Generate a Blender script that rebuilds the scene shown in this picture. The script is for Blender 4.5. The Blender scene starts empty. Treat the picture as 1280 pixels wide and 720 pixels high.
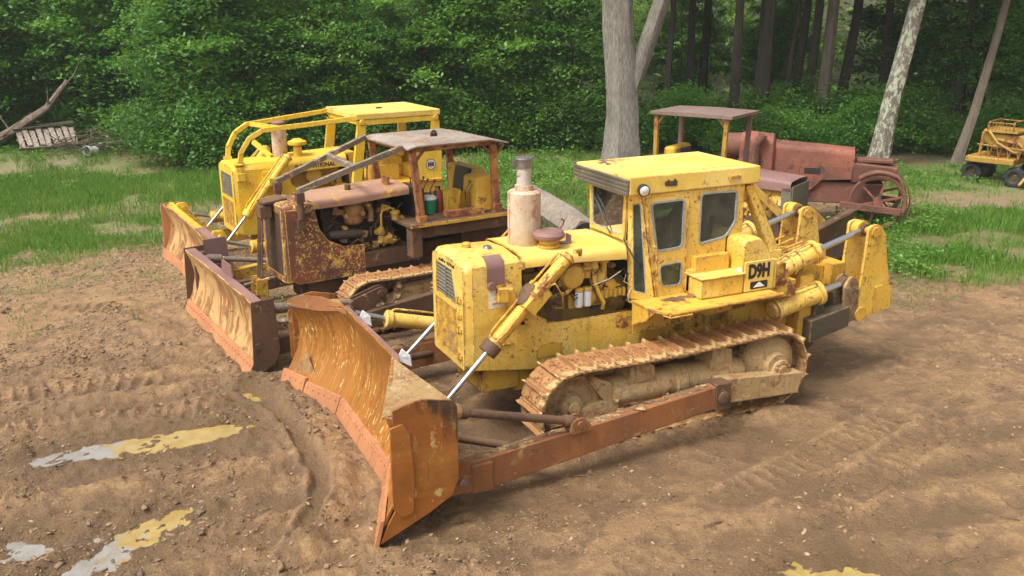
import bpy, bmesh, math, random
import numpy as np
from mathutils import Vector, Matrix, Euler
from mathutils.geometry import tessellate_polygon
R = math.radians
PI = math.pi
scene = bpy.context.scene
COL = scene.collection
rnd = random.Random(11)

# ------------------------------------------------------------------ objects
def tag(o, label=None, cat=None, group=None, kind=None):
    if label: o['label'] = label
    if cat: o['category'] = cat
    if group: o['group'] = group
    if kind: o['kind'] = kind
    return o

def thing(name, label, cat, loc=(0, 0, 0), rz=0, group=None):
    o = bpy.data.objects.new(name, None)
    o.empty_display_size = .3
    COL.objects.link(o)
    o.location = loc
    o.rotation_euler = (0, 0, rz)
    return tag(o, label, cat, group)

def link(name, me, parent=None, mat=None, label=None):
    o = bpy.data.objects.new(name, me)
    COL.objects.link(o)
    if parent is not None: o.parent = parent
    if mat is not None:
        me.materials.clear(); me.materials.append(mat)
    if label: o['label'] = label
    return o

def arrays_mesh(name, V, F):
    """V (n,3), F (m,k) numpy -> mesh"""
    V = np.asarray(V, np.float32); F = np.asarray(F, np.int32)
    me = bpy.data.meshes.new(name)
    m, k = F.shape
    me.vertices.add(len(V)); me.vertices.foreach_set('co', V.ravel())
    me.loops.add(m * k); me.loops.foreach_set('vertex_index', F.ravel())
    me.polygons.add(m)
    me.polygons.foreach_set('loop_start', np.arange(0, m * k, k, dtype=np.int32))
    me.polygons.foreach_set('loop_total', np.full(m, k, np.int32))
    me.update(calc_edges=True)
    return me

def rpoly(pts, r, seg=4):
    """round the corners of a 2-D polygon; r may be a list"""
    out = []
    n = len(pts)
    for i in range(n):
        rr = r[i] if isinstance(r, (list, tuple)) else r
        p = Vector(pts[i]); a = Vector(pts[i - 1]); b = Vector(pts[(i + 1) % n])
        if rr <= 0: out.append(tuple(p)); continue
        da = (a - p).normalized(); db = (b - p).normalized()
        rr = min(rr, (a - p).length * .45, (b - p).length * .45)
        A = p + da * rr; B = p + db * rr
        for k in range(seg + 1):
            t = k / seg
            out.append(tuple(A * (1 - t) ** 2 + p * 2 * t * (1 - t) + B * t * t))
    return out

class G:
    def __init__(s): s.v = []; s.f = []
    def add(s, vs, fs):
        b = len(s.v)
        s.v += [tuple(v) for v in vs]
        s.f += [tuple(i + b for i in f) for f in fs]
        return s
    def hexa(s, p):   # p: 4 bottom ccw, 4 top ccw
        return s.add(p, [(3, 2, 1, 0), (4, 5, 6, 7), (0, 1, 5, 4), (1, 2, 6, 5), (2, 3, 7, 6), (3, 0, 4, 7)])
    def box(s, c, d, rot=None, tx=1, ty=1):
        hx, hy, hz = d[0] / 2, d[1] / 2, d[2] / 2
        p = [(-hx, -hy, -hz), (hx, -hy, -hz), (hx, hy, -hz), (-hx, hy, -hz),
             (-hx * tx, -hy * ty, hz), (hx * tx, -hy * ty, hz), (hx * tx, hy * ty, hz), (-hx * tx, hy * ty, hz)]
        M = Euler([R(a) for a in rot]).to_matrix() if rot is not None else Matrix.Identity(3)
        return s.hexa([Vector(c) + M @ Vector(q) for q in p])
    def bb(s, x0, x1, y0, y1, z0, z1):
        return s.box(((x0 + x1) / 2, (y0 + y1) / 2, (z0 + z1) / 2), (abs(x1 - x0), abs(y1 - y0), abs(z1 - z0)))
    def beam(s, a, b, w, h, w2=None, h2=None, up=(0, 0, 1)):
        a, b = Vector(a), Vector(b)
        d = (b - a).normalized(); u = Vector(up)
        if abs(d.dot(u)) > .98: u = Vector((1, 0, 0))
        sd = d.cross(u).normalized(); u = sd.cross(d).normalized()
        w2 = w if w2 is None else w2; h2 = h if h2 is None else h2
        p = []
        for q, ww, hh in ((a, w, h), (b, w2, h2)):
            p += [q - sd * ww / 2 - u * hh / 2, q + sd * ww / 2 - u * hh / 2, q + sd * ww / 2 + u * hh / 2, q - sd * ww / 2 + u * hh / 2]
        return s.add(p, [(0, 1, 2, 3), (7, 6, 5, 4), (4, 5, 1, 0), (5, 6, 2, 1), (6, 7, 3, 2), (7, 4, 0, 3)])
    def tube(s, a, b, r0, r1=None, n=18):
        return s.lathe([(0, 0), (r0, 0), (r0 if r1 is None else r1, 1), (0, 1)], a, b, n)
    def lathe(s, prof, a, b, n=20):
        """prof (radius, t) where t runs 0..1 from a to b"""
        a, b = Vector(a), Vector(b)
        d = b - a; dn = d.normalized()
        u = Vector((0, 0, 1)) if abs(dn.z) < .9 else Vector((1, 0, 0))
        e1 = dn.cross(u).normalized(); e2 = dn.cross(e1).normalized()
        vs = []; fs = []; rings = []
        for (r, t) in prof:
            c = a + d * t
            if r <= 1e-6:
                vs.append(c); rings.append([len(vs) - 1])
            else:
                st = len(vs)
                for k in range(n):
                    an = 2 * PI * k / n
                    vs.append(c + (e1 * math.cos(an) + e2 * math.sin(an)) * r)
                rings.append(list(range(st, st + n)))
        for i in range(len(rings) - 1):
            A, B = rings[i], rings[i + 1]
            if len(A) == 1 and len(B) == 1: continue
            for k in range(n):
                k2 = (k + 1) % n
                if len(A) == 1: fs.append((A[0], B[k], B[k2]))
                elif len(B) == 1: fs.append((A[k2], A[k], B[0]))
                else: fs.append((A[k2], A[k], B[k], B[k2]))
        return s.add(vs, fs)
    def pipe(s, path, r, n=8):
        P = [Vector(p) for p in path]
        vs = []; fs = []
        up = Vector((.13, .31, .94)).normalized()
        for i, p in enumerate(P):
            d = (P[min(i + 1, len(P) - 1)] - P[max(i - 1, 0)]).normalized()
            e1 = d.cross(up)
            if e1.length < .1: e1 = d.cross(Vector((1, 0, 0)))
            e1.normalize(); e2 = d.cross(e1).normalized()
            rr = r[i] if isinstance(r, (list, tuple)) else r
            for k in range(n):
                an = 2 * PI * k / n
                vs.append(p + (e1 * math.cos(an) + e2 * math.sin(an)) * rr)
        for i in range(len(P) - 1):
            for k in range(n):
                k2 = (k + 1) % n
                fs.append((i * n + k2, i * n + k, (i + 1) * n + k, (i + 1) * n + k2))
        fs.append(tuple(range(n))); fs.append(tuple(reversed(range((len(P) - 1) * n, len(P) * n))))
        return s.add(vs, fs)
    def plate(s, outer, o, u, v, th, holes=()):
        """2-D outline(s) in the frame o + a*u + b*v, thickness th centred on it"""
        o, u, v = Vector(o), Vector(u), Vector(v)
        nrm = u.cross(v).normalized() * th / 2
        loops = [list(outer)] + [list(h) for h in holes]
        flat = [p for L in loops for p in L]
        tri = tessellate_polygon([[Vector((p[0], p[1], 0)) for p in L] for L in loops])
        n = len(flat)
        vs = [o + u * p[0] + v * p[1] + nrm for p in flat] + [o + u * p[0] + v * p[1] - nrm for p in flat]
        fs = []
        for t in tri:
            a, b, c = [Vector(flat[i]) for i in t]
            cr = (b - a).x * (c - a).y - (b - a).y * (c - a).x
            t = tuple(t) if cr > 0 else tuple(reversed(t))
            fs.append(t); fs.append(tuple(i + n for i in reversed(t)))
        st = 0
        for li, L in enumerate(loops):
            k = len(L)
            ar = sum(L[i][0] * L[(i + 1) % k][1] - L[(i + 1) % k][0] * L[i][1] for i in range(k))
            flip = (ar > 0) == (li == 0)
            for i in range(k):
                a, b = st + i, st + (i + 1) % k
                q = (a, a + n, b + n, b)
                fs.append(q if flip else tuple(reversed(q)))
            st += k
        return s.add(vs, fs)
    def xz(s, outer, y0, y1, holes=()):
        return s.plate(outer, (0, (y0 + y1) / 2, 0), (1, 0, 0), (0, 0, 1), abs(y1 - y0), holes)
    def yz(s, outer, x0, x1, holes=()):
        return s.plate(outer, ((x0 + x1) / 2, 0, 0), (0, 1, 0), (0, 0, 1), abs(x1 - x0), holes)
    def xy(s, outer, z0, z1, holes=()):
        return s.plate(outer, (0, 0, (z0 + z1) / 2), (1, 0, 0), (0, 1, 0), abs(z1 - z0), holes)
    def loft(s, sections, close=True, caps=True):
        n = len(sections[0]); vs = [p for S in sections for p in S]; fs = []
        for i in range(len(sections) - 1):
            for k in range(n if close else n - 1):
                k2 = (k + 1) % n
                fs.append((i * n + k, i * n + k2, (i + 1) * n + k2, (i + 1) * n + k))
        if caps:
            fs.append(tuple(reversed(range(n)))); fs.append(tuple(range((len(sections) - 1) * n, len(sections) * n)))
        return s.add(vs, fs)
    def lump(s, c, size, seed=0, sub=2, amp=.25):
        bm = bmesh.new(); bmesh.ops.create_icosphere(bm, subdivisions=sub, radius=1)
        rr = random.Random(seed)
        ph = [(rr.uniform(0, 6), rr.uniform(2, 5), Vector((rr.gauss(0, 1), rr.gauss(0, 1), rr.gauss(0, 1)))) for _ in range(5)]
        vs = []
        for v in bm.verts:
            k = 1 + amp * sum(math.sin(f * d.dot(v.co) + p) for p, f, d in ph) / 2.2
            vs.append((c[0] + v.co.x * size[0] * k, c[1] + v.co.y * size[1] * k, c[2] + v.co.z * size[2] * k))
        fs = [tuple(v.index for v in f.verts) for f in bm.faces]
        bm.free()
        return s.add(vs, fs)
    def mesh(s, name, ang=38):
        me = bpy.data.meshes.new(name)
        me.from_pydata(s.v, [], s.f); me.validate(); me.update()
        bm = bmesh.new(); bm.from_mesh(me)
        bmesh.ops.recalc_face_normals(bm, faces=bm.faces)
        for f in bm.faces: f.smooth = True
        bm.to_mesh(me); bm.free()
        me.set_sharp_from_angle(angle=R(ang))
        return me
    def build(s, name, mat, parent=None, bevel=0, label=None):
        me = s.mesh(name)
        o = link(name, me, parent, mat, label)
        if bevel:
            b = o.modifiers.new('bevel', 'BEVEL')
            b.width = bevel; b.segments = 2; b.limit_method = 'ANGLE'; b.angle_limit = R(40)
            b.harden_normals = True
        return o

def text_mesh(body, size, extrude=.003, bold=.0, sx=1.0):
    c = bpy.data.curves.new('lettering', 'FONT')
    c.body = body; c.size = size; c.extrude = extrude; c.offset = bold
    c.align_x = 'CENTER'; c.align_y = 'CENTER'; c.resolution_u = 3
    o = bpy.data.objects.new('lettering', c)
    COL.objects.link(o)
    dg = bpy.context.evaluated_depsgraph_get()
    me = bpy.data.meshes.new_from_object(o.evaluated_get(dg))
    bpy.data.objects.remove(o)
    for v in me.vertices: v.co.x *= sx
    return me

# ------------------------------------------------------------------ materials
def NT(name):
    m = bpy.data.materials.new(name); m.use_nodes = True
    nt = m.node_tree; nt.nodes.clear()
    out = nt.nodes.new('ShaderNodeOutputMaterial')
    b = nt.nodes.new('ShaderNodeBsdfPrincipled')
    nt.links.new(b.outputs[0], out.inputs[0])
    return m, nt, b
def N(nt, t, **k):
    n = nt.nodes.new('ShaderNode' + t)
    for a, v in k.items():
        if a.startswith('i_'): n.inputs[a[2:].replace('_', ' ')].default_value = v
        else: setattr(n, a, v)
    return n
def noise(nt, vec, scale, detail=8, rough=.6, dist=0):
    n = N(nt, 'TexNoise'); n.inputs['Scale'].default_value = scale
    n.inputs['Detail'].default_value = detail; n.inputs['Roughness'].default_value = rough
    n.inputs['Distortion'].default_value = dist
    nt.links.new(vec, n.inputs['Vector']); return n.outputs['Fac']
def ramp(nt, fac, a, b, lo=0., hi=1.):
    n = N(nt, 'MapRange'); n.clamp = True
    nt.links.new(fac, n.inputs[0])
    n.inputs[1].default_value = a; n.inputs[2].default_value = b
    n.inputs[3].default_value = lo; n.inputs[4].default_value = hi
    return n.outputs[0]
def mixc(nt, fac, A, B, mode='MIX'):
    n = N(nt, 'Mix', data_type='RGBA', blend_type=mode)
    for i, x in ((0, fac), (6, A), (7, B)):
        if isinstance(x, (int, float)): n.inputs[i].default_value = x
        elif isinstance(x, (tuple, list)): n.inputs[i].default_value = tuple(x) + ((1,) if len(x) == 3 else ())
        else: nt.links.new(x, n.inputs[i])
    return n.outputs[2]
def mth(nt, op, a, b=0.):
    n = N(nt, 'Math', operation=op)
    for i, x in ((0, a), (1, b)):
        if isinstance(x, (int, float)): n.inputs[i].default_value = x
        else: nt.links.new(x, n.inputs[i])
    return n.outputs[0]
def mapping(nt, vec, scale=(1, 1, 1), loc=(0, 0, 0), rot=(0, 0, 0)):
    n = N(nt, 'Mapping'); nt.links.new(vec, n.inputs[0])
    n.inputs['Scale'].default_value = scale; n.inputs['Location'].default_value = loc; n.inputs['Rotation'].default_value = rot
    return n.outputs[0]
def bump(nt, b, h, strength=.3, dist=.01):
    n = N(nt, 'Bump'); n.inputs['Strength'].default_value = strength; n.inputs['Distance'].default_value = dist
    nt.links.new(h, n.inputs['Height']); nt.links.new(n.outputs[0], b.inputs['Normal'])

MUD = (.36, .22, .10)
def worn(name, c1, c2, rust=(.13, .045, .018), amt=.3, chips=.3, streak=.35, mud=0., rough=.5, seed=0, mudc=MUD, grime=.35, edge=True, bmp=.35, patch=2.3, metal=0., streakc=(.10, .05, .02)):
    m, nt, b = NT(name)
    tc = N(nt, 'TexCoord').outputs['Object']
    v = mapping(nt, tc, loc=(seed * 3.7, seed * 1.3, seed * 2.1))
    big = noise(nt, v, 1.1, 6, .6)
    col = mixc(nt, ramp(nt, big, .38, .62), c1, c2)
    # soft grime
    g = noise(nt, v, 5.5, 10, .72, .4)
    col = mixc(nt, mth(nt, 'MULTIPLY', ramp(nt, g, .5, .78), grime), col, tuple(x * .42 for x in c1))
    # vertical runs
    vs = mapping(nt, tc, scale=(9, 9, .55), loc=(seed, seed * 2, 0))
    s1 = noise(nt, vs, 1.6, 5, .7)
    col = mixc(nt, mth(nt, 'MULTIPLY', ramp(nt, s1, .54, .74), streak * .6), col, streakc)
    vt = mapping(nt, tc, scale=(22, 22, 2.6), loc=(seed * 5, seed, 0))
    s2 = mth(nt, 'MULTIPLY', ramp(nt, noise(nt, vt, 1.3, 6, .7), .60, .72), ramp(nt, noise(nt, v, 2.3, 4, .6), .48, .62))
    col = mixc(nt, mth(nt, 'MULTIPLY', s2, min(1, streak)), col, tuple(x * .8 for x in rust))
    sk = ramp(nt, noise(nt, v, 70, 3, .6), .62, .68)
    col = mixc(nt, mth(nt, 'MULTIPLY', sk, min(.8, .35 + grime * .6)), col, tuple(x * .9 for x in rust))
    fd = ramp(nt, noise(nt, v, 2.0, 9, .7, .3), .54, .68, 0, .35)
    col = mixc(nt, fd, col, tuple(min(1, x * 1.15 + (.07 if max(c2) > .5 else .015)) for x in c2))
    # rust patches, hard edged
    p = noise(nt, v, patch, 14, .78, .35)
    th = .665 - amt * .36
    rm = ramp(nt, p, th, th + .05)
    # chips
    cp = noise(nt, v, 24, 6, .65)
    cth = .70 - chips * .17
    cm = ramp(nt, cp, cth, cth + .03)
    gate = ramp(nt, noise(nt, v, 2.9, 3, .5), .42, .56)
    cm = mth(nt, 'MULTIPLY', cm, gate)
    rmask = mth(nt, 'MAXIMUM', rm, cm)
    if edge:
        geo = N(nt, 'NewGeometry')
        bv = N(nt, 'Bevel'); bv.samples = 3; bv.inputs[0].default_value = .026
        dt = N(nt, 'VectorMath', operation='DOT_PRODUCT')
        nt.links.new(bv.outputs[0], dt.inputs[0]); nt.links.new(geo.outputs['Normal'], dt.inputs[1])
        e = ramp(nt, dt.outputs['Value'], .998, .965)
        e = mth(nt, 'MULTIPLY', e, ramp(nt, noise(nt, v, 8, 9, .75), .47 - amt * .12, .54))
        rmask = mth(nt, 'MAXIMUM', rmask, e)
    rc = mixc(nt, ramp(nt, noise(nt, v, 14, 6, .7), .35, .65), rust, tuple(min(1, x * 2.4) for x in rust))
    col = mixc(nt, rmask, col, rc)
    rg = ramp(nt, rmask, 0, 1, rough, .85)
    if mud > 0:
        mm = noise(nt, v, 3.1, 10, .72, .5)
        mt = .74 - mud * .5
        mk = ramp(nt, mm, mt, mt + .045)
        mc = mixc(nt, ramp(nt, noise(nt, v, 15, 8, .75), .36, .64), tuple(x * .48 for x in mudc), tuple(min(1, x * 1.3) for x in mudc))
        col = mixc(nt, mk, col, mc)
        rg = mth(nt, 'MAXIMUM', rg, ramp(nt, mk, 0, 1, 0, .9))
        h = mth(nt, 'ADD', mth(nt, 'MULTIPLY', mk, 1.2), mth(nt, 'MULTIPLY', noise(nt, v, 30, 6, .7), .8))
    else:
        h = mth(nt, 'ADD', mth(nt, 'MULTIPLY', rmask, -.7), mth(nt, 'MULTIPLY', noise(nt, v, 26, 8, .7), .5))
    nt.links.new(col, b.inputs['Base Color']); nt.links.new(rg, b.inputs['Roughness'])
    b.inputs['Metallic'].default_value = metal
    bump(nt, b, h, bmp, .012)
    return m

def plain(name, c, rough=.5, metal=0., var=.25, scale=8., bmp=.15, c2=None):
    m, nt, b = NT(name)
    tc = N(nt, 'TexCoord').outputs['Object']
    n1 = noise(nt, tc, scale, 9, .7)
    col = mixc(nt, ramp(nt, n1, .3, .7), tuple(x * (1 - var) for x in c), c2 or tuple(min(1, x * (1 + var)) for x in c))
    nt.links.new(col, b.inputs['Base Color'])
    b.inputs['Roughness'].default_value = rough; b.inputs['Metallic'].default_value = metal
    bump(nt, b, noise(nt, tc, scale * 5, 5, .7), bmp, .006)
    return m

def glassmat(name, tint=(.50, .64, .58), dust=.14):
    m = bpy.data.materials.new(name); m.use_nodes = True
    nt = m.node_tree; nt.nodes.clear()
    out = nt.nodes.new('ShaderNodeOutputMaterial')
    tr = N(nt, 'BsdfTransparent'); tr.inputs[0].default_value = tint + (1,)
    gl = N(nt, 'BsdfGlossy'); gl.inputs['Roughness'].default_value = .04
    fr = N(nt, 'Fresnel'); fr.inputs[0].default_value = 1.5
    m1 = N(nt, 'MixShader'); nt.links.new(fr.outputs[0], m1.inputs[0]); nt.links.new(tr.outputs[0], m1.inputs[1]); nt.links.new(gl.outputs[0], m1.inputs[2])
    df = N(nt, 'BsdfDiffuse'); df.inputs[0].default_value = (.30, .33, .27, 1)
    m2 = N(nt, 'MixShader')
    tc = N(nt, 'TexCoord').outputs['Object']
    f = ramp(nt, noise(nt, tc, 3.5, 8, .65, .4), .35, .75, dust * .3, dust * 1.6)
    nt.links.new(f, m2.inputs[0]); nt.links.new(m1.outputs[0], m2.inputs[1]); nt.links.new(df.outputs[0], m2.inputs[2])
    nt.links.new(m2.outputs[0], out.inputs[0])
    return m

M = {}
YEL = (.70, .43, .055); YEL2 = (.78, .55, .14)
M['yellow'] = worn('yellow_paint', YEL, YEL2, amt=.24, chips=.65, streak=.6, grime=.8, seed=1, rough=.42)
M['yellow_top'] = worn('yellow_paint_sunworn', (.72, .48, .07), (.80, .60, .17), amt=.24, chips=.45, streak=.12, grime=.35, seed=2, rough=.5, rust=(.28, .12, .06), patch=1.6)
M['yellow_worn'] = worn('yellow_paint_rusting', YEL, (.60, .34, .04), amt=.38, chips=.5, streak=.5, grime=.5, seed=3, rough=.55)
M['yellow_mud'] = worn('yellow_paint_muddy', YEL, (.60, .34, .04), amt=.3, chips=.4, streak=.4, mud=.35, seed=4, rough=.6)
M['yellow_ih'] = worn('warm_yellow_paint', (.74, .47, .025), (.78, .54, .07), amt=.13, chips=.4, streak=.35, grime=.35, seed=5, rough=.42)
M['yellow_ih2'] = worn('warm_yellow_paint_worn', (.70, .44, .035), (.66, .37, .04), amt=.25, chips=.5, streak=.4, seed=6, rough=.5)
M['rusty_hood'] = worn('rusted_red_yellow_sheet', (.34, .17, .125), (.40, .24, .15), amt=.4, chips=.4, streak=.5, seed=7, rust=(.30, .17, .05), rough=.62, streakc=(.34, .20, .05))
M['rusty_side'] = worn('rusted_side_sheet', (.24, .070, .035), (.13, .055, .035), amt=.33, chips=.9, streak=.8, seed=8, rust=(.46, .26, .06), rough=.6, streakc=(.07, .03, .02), patch=3.6)
M['canopy_rust'] = worn('rusting_orange_paint', (.55, .28, .05), (.36, .13, .05), amt=.55, chips=.5, streak=.5, seed=9, rough=.6)
M['canopy_roof'] = worn('weathered_grey_roof', (.34, .29, .24), (.22, .17, .13), amt=.35, chips=.4, streak=.1, seed=10, rough=.7, rust=(.16, .08, .04))
M['grey_arm'] = worn('grey_weathered_steel', (.17, .135, .105), (.11, .08, .06), amt=.35, chips=.5, streak=.3, seed=11, rough=.7, rust=(.30, .20, .11))
M['dark_rust'] = worn('dark_rusted_steel', (.095, .050, .026), (.15, .075, .035), amt=.4, chips=.5, streak=.4, seed=12, rough=.75, rust=(.05, .028, .016), mud=.28)
M['blackish'] = worn('black_greasy_steel', (.035, .030, .022), (.07, .055, .035), amt=.2, chips=.3, streak=.3, seed=13, rough=.6, rust=(.16, .09, .04), mud=.12)
M['arm_rust'] = worn('orange_rusted_arm', (.31, .12, .035), (.20, .075, .028), amt=.3, chips=.6, streak=.7, seed=14, rough=.6, rust=(.13, .055, .025), mud=.32, streakc=(.12, .04, .015))
M['edge_salmon'] = worn('pink_rusted_cutting_edge', (.48, .21, .085), (.36, .15, .06), amt=.25, chips=.7, streak=.7, seed=15, rough=.7, rust=(.24, .10, .045), mud=.22, mudc=(.46, .28, .13))
M['mauve'] = worn('mauve_rusted_iron', (.20, .11, .10), (.26, .14, .12), amt=.2, chips=.3, streak=.2, seed=16, rough=.65, rust=(.12, .05, .03))
M['muffler'] = worn('heat_faded_muffler', (.50, .38, .27), (.62, .53, .42), amt=.36, chips=.7, streak=.95, seed=17, rough=.65, rust=(.28, .13, .06), streakc=(.32, .17, .09))
M['pipe_white'] = worn('pale_exhaust_pipe', (.58, .54, .46), (.48, .42, .34), amt=.2, chips=.5, streak=.3, seed=18, rough=.6)
M['track'] = worn('mud_coated_track_steel', (.42, .235, .085), (.32, .15, .055), amt=.4, chips=.7, streak=.2, seed=19, rough=.7, rust=(.14, .055, .022), mud=.45, mudc=(.56, .36, .15), edge=True, bmp=.6)
M['mudcake'] = worn('mud_caked_undercarriage', (.13, .075, .035), (.24, .15, .065), amt=.4, chips=.6, streak=.5, seed=20, rough=.85, rust=(.08, .045, .025), mud=.45, mudc=(.40, .265, .12), bmp=.7, edge=False)
M['hub'] = worn('tan_final_drive_casting', (.36, .225, .09), (.46, .32, .15), amt=.42, chips=.7, streak=1., seed=21, rough=.7, rust=(.17, .085, .035), mud=.45, mudc=(.42, .28, .13), bmp=.5)
M['chrome'] = plain('hydraulic_rod_chrome', (.62, .63, .64), .28, 1., .1, 20, .03)
M['dullrod'] = plain('dull_steel_rod', (.26, .24, .23), .4, .7, .3, 20, .1)
M['black'] = plain('black_rubber', (.025, .025, .026), .55, 0, .4)
M['hose'] = plain('black_hose', (.02, .02, .02), .45, 0, .4)
M['dark'] = plain('dark_opening_metal', (.02, .018, .015), .8, 0, .4)
M['engine'] = worn('oily_ochre_engine', (.30, .20, .05), (.20, .13, .04), amt=.3, chips=.5, streak=.4, seed=22, rough=.5, rust=(.10, .06, .03), edge=False)
M['engine_y'] = worn('yellow_engine_casting', (.60, .37, .06), (.44, .26, .05), amt=.2, chips=.5, streak=.4, seed=23, rough=.5, edge=False)
M['engine_rust'] = worn('rusty_engine_casting', (.26, .12, .045), (.36, .20, .07), amt=.3, chips=.5, streak=.4, seed=24, rough=.7, edge=False)
M['engine_dark'] = worn('dark_oily_engine', (.045, .035, .028), (.08, .055, .04), amt=.25, chips=.5, streak=.3, seed=25, rough=.5, edge=False)
M['white'] = plain('white_enamel', (.72, .74, .76), .4, 0, .08)
M['label_white'] = plain('scuffed_white_label', (.66, .62, .50), .6, 0, .25, 26, .1)
M['decal_black'] = plain('black_decal', (.02, .02, .02), .5, 0, .2)
M['decal_red'] = plain('red_decal', (.55, .03, .03), .5, 0, .15)
M['green'] = plain('green_bucket_plastic', (.02, .26, .13), .4, 0, .2)
M['red'] = plain('red_extinguisher_paint', (.30, .035, .03), .5, 0, .3)
M['rubber_frame'] = plain('grey_window_gasket', (.30, .30, .27), .65, 0, .4, 30)
M['louver'] = worn('dark_louvre', (.09, .08, .06), (.15, .13, .09), amt=.2, chips=.4, streak=.2, seed=26, rough=.7, rust=(.25, .16, .06), edge=False)
M['glass'] = glassmat('cab_glass')
M['lamp'] = plain('headlamp_glass', (.75, .77, .78), .12, .3, .1)
M['seat'] = plain('black_vinyl', (.03, .032, .035), .42, 0, .3)
M['redtractor'] = worn('brick_red_rusted_sheet', (.30, .095, .055), (.17, .065, .042), amt=.40, chips=.8, streak=.8, seed=27, rough=.75, rust=(.065, .032, .02), streakc=(.10, .04, .02))
M['redmetal'] = worn('brown_red_cast_iron', (.19, .07, .045), (.11, .05, .035), amt=.40, chips=.4, streak=.4, seed=28, rough=.75, rust=(.12, .05, .03))
M['brownroof'] = worn('brown_rusted_roof', (.17, .115, .09), (.22, .15, .12), amt=.3, chips=.4, streak=.1, seed=29, rough=.75, rust=(.10, .055, .035))
M['ochre'] = worn('dull_ochre_machine_paint', (.40, .25, .035), (.33, .19, .03), amt=.4, chips=.5, streak=.4, seed=30, rough=.55)

def blade_mat(name, c1, c2, c3, fleck, seed, mudy=False, burnt=None):
    """rust-stained mouldboard: runs follow the fall line (x and z stretched, y kept)"""
    m, nt, b = NT(name)
    tc = N(nt, 'TexCoord').outputs['Object']
    v = mapping(nt, tc, scale=(.06, 6.0, .25), loc=(seed, seed * 2.3, seed))
    vf = mapping(nt, tc, scale=(.1, 24, .9), loc=(seed, seed * 1.3, seed))
    vm = mapping(nt, tc, scale=(.1, 11, .8), loc=(seed * 2, seed * 1.3, seed))
    iso = mapping(nt, tc, loc=(seed, seed, seed))
    a = noise(nt, v, 1.3, 8, .70, .1)
    col = mixc(nt, ramp(nt, a, .36, .62), c1, c2)
    col = mixc(nt, mth(nt, 'MULTIPLY', ramp(nt, noise(nt, vf, 1.2, 8, .75, .1), .47, .66), .6), col, c3)
    col = mixc(nt, mth(nt, 'MULTIPLY', ramp(nt, noise(nt, vm, 1.1, 8, .72, .1), .52, .68), .7), col, tuple(x * .38 for x in c1))
    col = mixc(nt, ramp(nt, noise(nt, iso, 1.3, 7, .65), .50, .70, 0, .6), col, tuple(x * .45 for x in c1))
    f = noise(nt, mapping(nt, tc, scale=(1, 2.4, .55), loc=(seed, 0, 0)), 10, 8, .72)
    fm = mth(nt, 'MULTIPLY', ramp(nt, f, .56, .61), ramp(nt, noise(nt, iso, 2.0, 3), .42, .56))
    if mudy:
        mm = noise(nt, mapping(nt, tc, scale=(1, 1.5, .8), loc=(seed, 0, 0)), 2.4, 11, .70, .9)
        fm = ramp(nt, mm, .45, .50)
    col = mixc(nt, mth(nt, 'MULTIPLY', fm, .9), col, fleck)
    col = mixc(nt, ramp(nt, noise(nt, iso, 38, 6, .7), .55, .75, 0, .5), col, tuple(x * .5 for x in c1))
    if burnt:   # scorched, oil-soaked upper rear corner of the end plate
        sx = N(nt, 'SeparateXYZ'); nt.links.new(tc, sx.inputs[0])
        q = mth(nt, 'ADD', mth(nt, 'ADD', mth(nt, 'MULTIPLY', sx.outputs[0], -1.3), mth(nt, 'MULTIPLY', sx.outputs[2], .8)), mth(nt, 'MULTIPLY', noise(nt, mapping(nt, tc, scale=(2.5, 1, .9)), 2.5, 9, .72, .3), 2.0))
        bm_ = ramp(nt, q, burnt, burnt + .35)
        col = mixc(nt, mth(nt, 'MULTIPLY', bm_, .93), col, mixc(nt, ramp(nt, noise(nt, iso, 9, 6, .7), .5, .7), (.03, .022, .016), (.14, .08, .03)))
    nt.links.new(col, b.inputs['Base Color'])
    nt.links.new(ramp(nt, fm, 0, 1, .45, .85), b.inputs['Roughness'])
    h = mth(nt, 'ADD', mth(nt, 'MULTIPLY', fm, .9 if mudy else .4), mth(nt, 'MULTIPLY', noise(nt, iso, 22, 9, .75), .8))
    bump(nt, b, h, .6 if mudy else .4, .025 if mudy else .012)
    return m
M['blade'] = blade_mat('orange_rusted_mouldboard', (.38, .145, .018), (.21, .075, .014), (.52, .26, .045), (.66, .46, .17), 3)
M['blade_mud'] = blade_mat('mud_smeared_mouldboard', (.36, .165, .05), (.22, .10, .035), (.46, .23, .07), (.52, .31, .12), 7, True)
M['blade_end'] = blade_mat('burnt_orange_end_plate', (.33, .11, .015), (.19, .06, .014), (.44, .20, .035), (.50, .36, .12), 12)
M['end_burnt'] = blade_mat('scorched_orange_end_plate', (.33, .11, .015), (.19, .06, .014), (.44, .20, .035), (.50, .36, .12), 12, burnt=-2.95)
# ------------------------------------------------------------------ camera
fwv = Vector((-0.40415137, -0.86702146, -0.29143689)); rtv = Vector((-0.90562914, 0.42403349, -0.0056097)); upv = rtv.cross(fwv)
cd = bpy.data.cameras.new('camera'); cam = bpy.data.objects.new('camera', cd); COL.objects.link(cam)
cd.sensor_width = 36; cd.lens = 1174.06 * 36 / 1280; cd.clip_end = 1000; cd.clip_start = .1
Mx = Matrix.Identity(4)
for i in range(3):
    Mx[i][0] = rtv[i]; Mx[i][1] = upv[i]; Mx[i][2] = -fwv[i]
Mx.translation = Vector((6.937, 11.034, 5.581))
cam.matrix_world = Mx
scene.camera = cam

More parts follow.
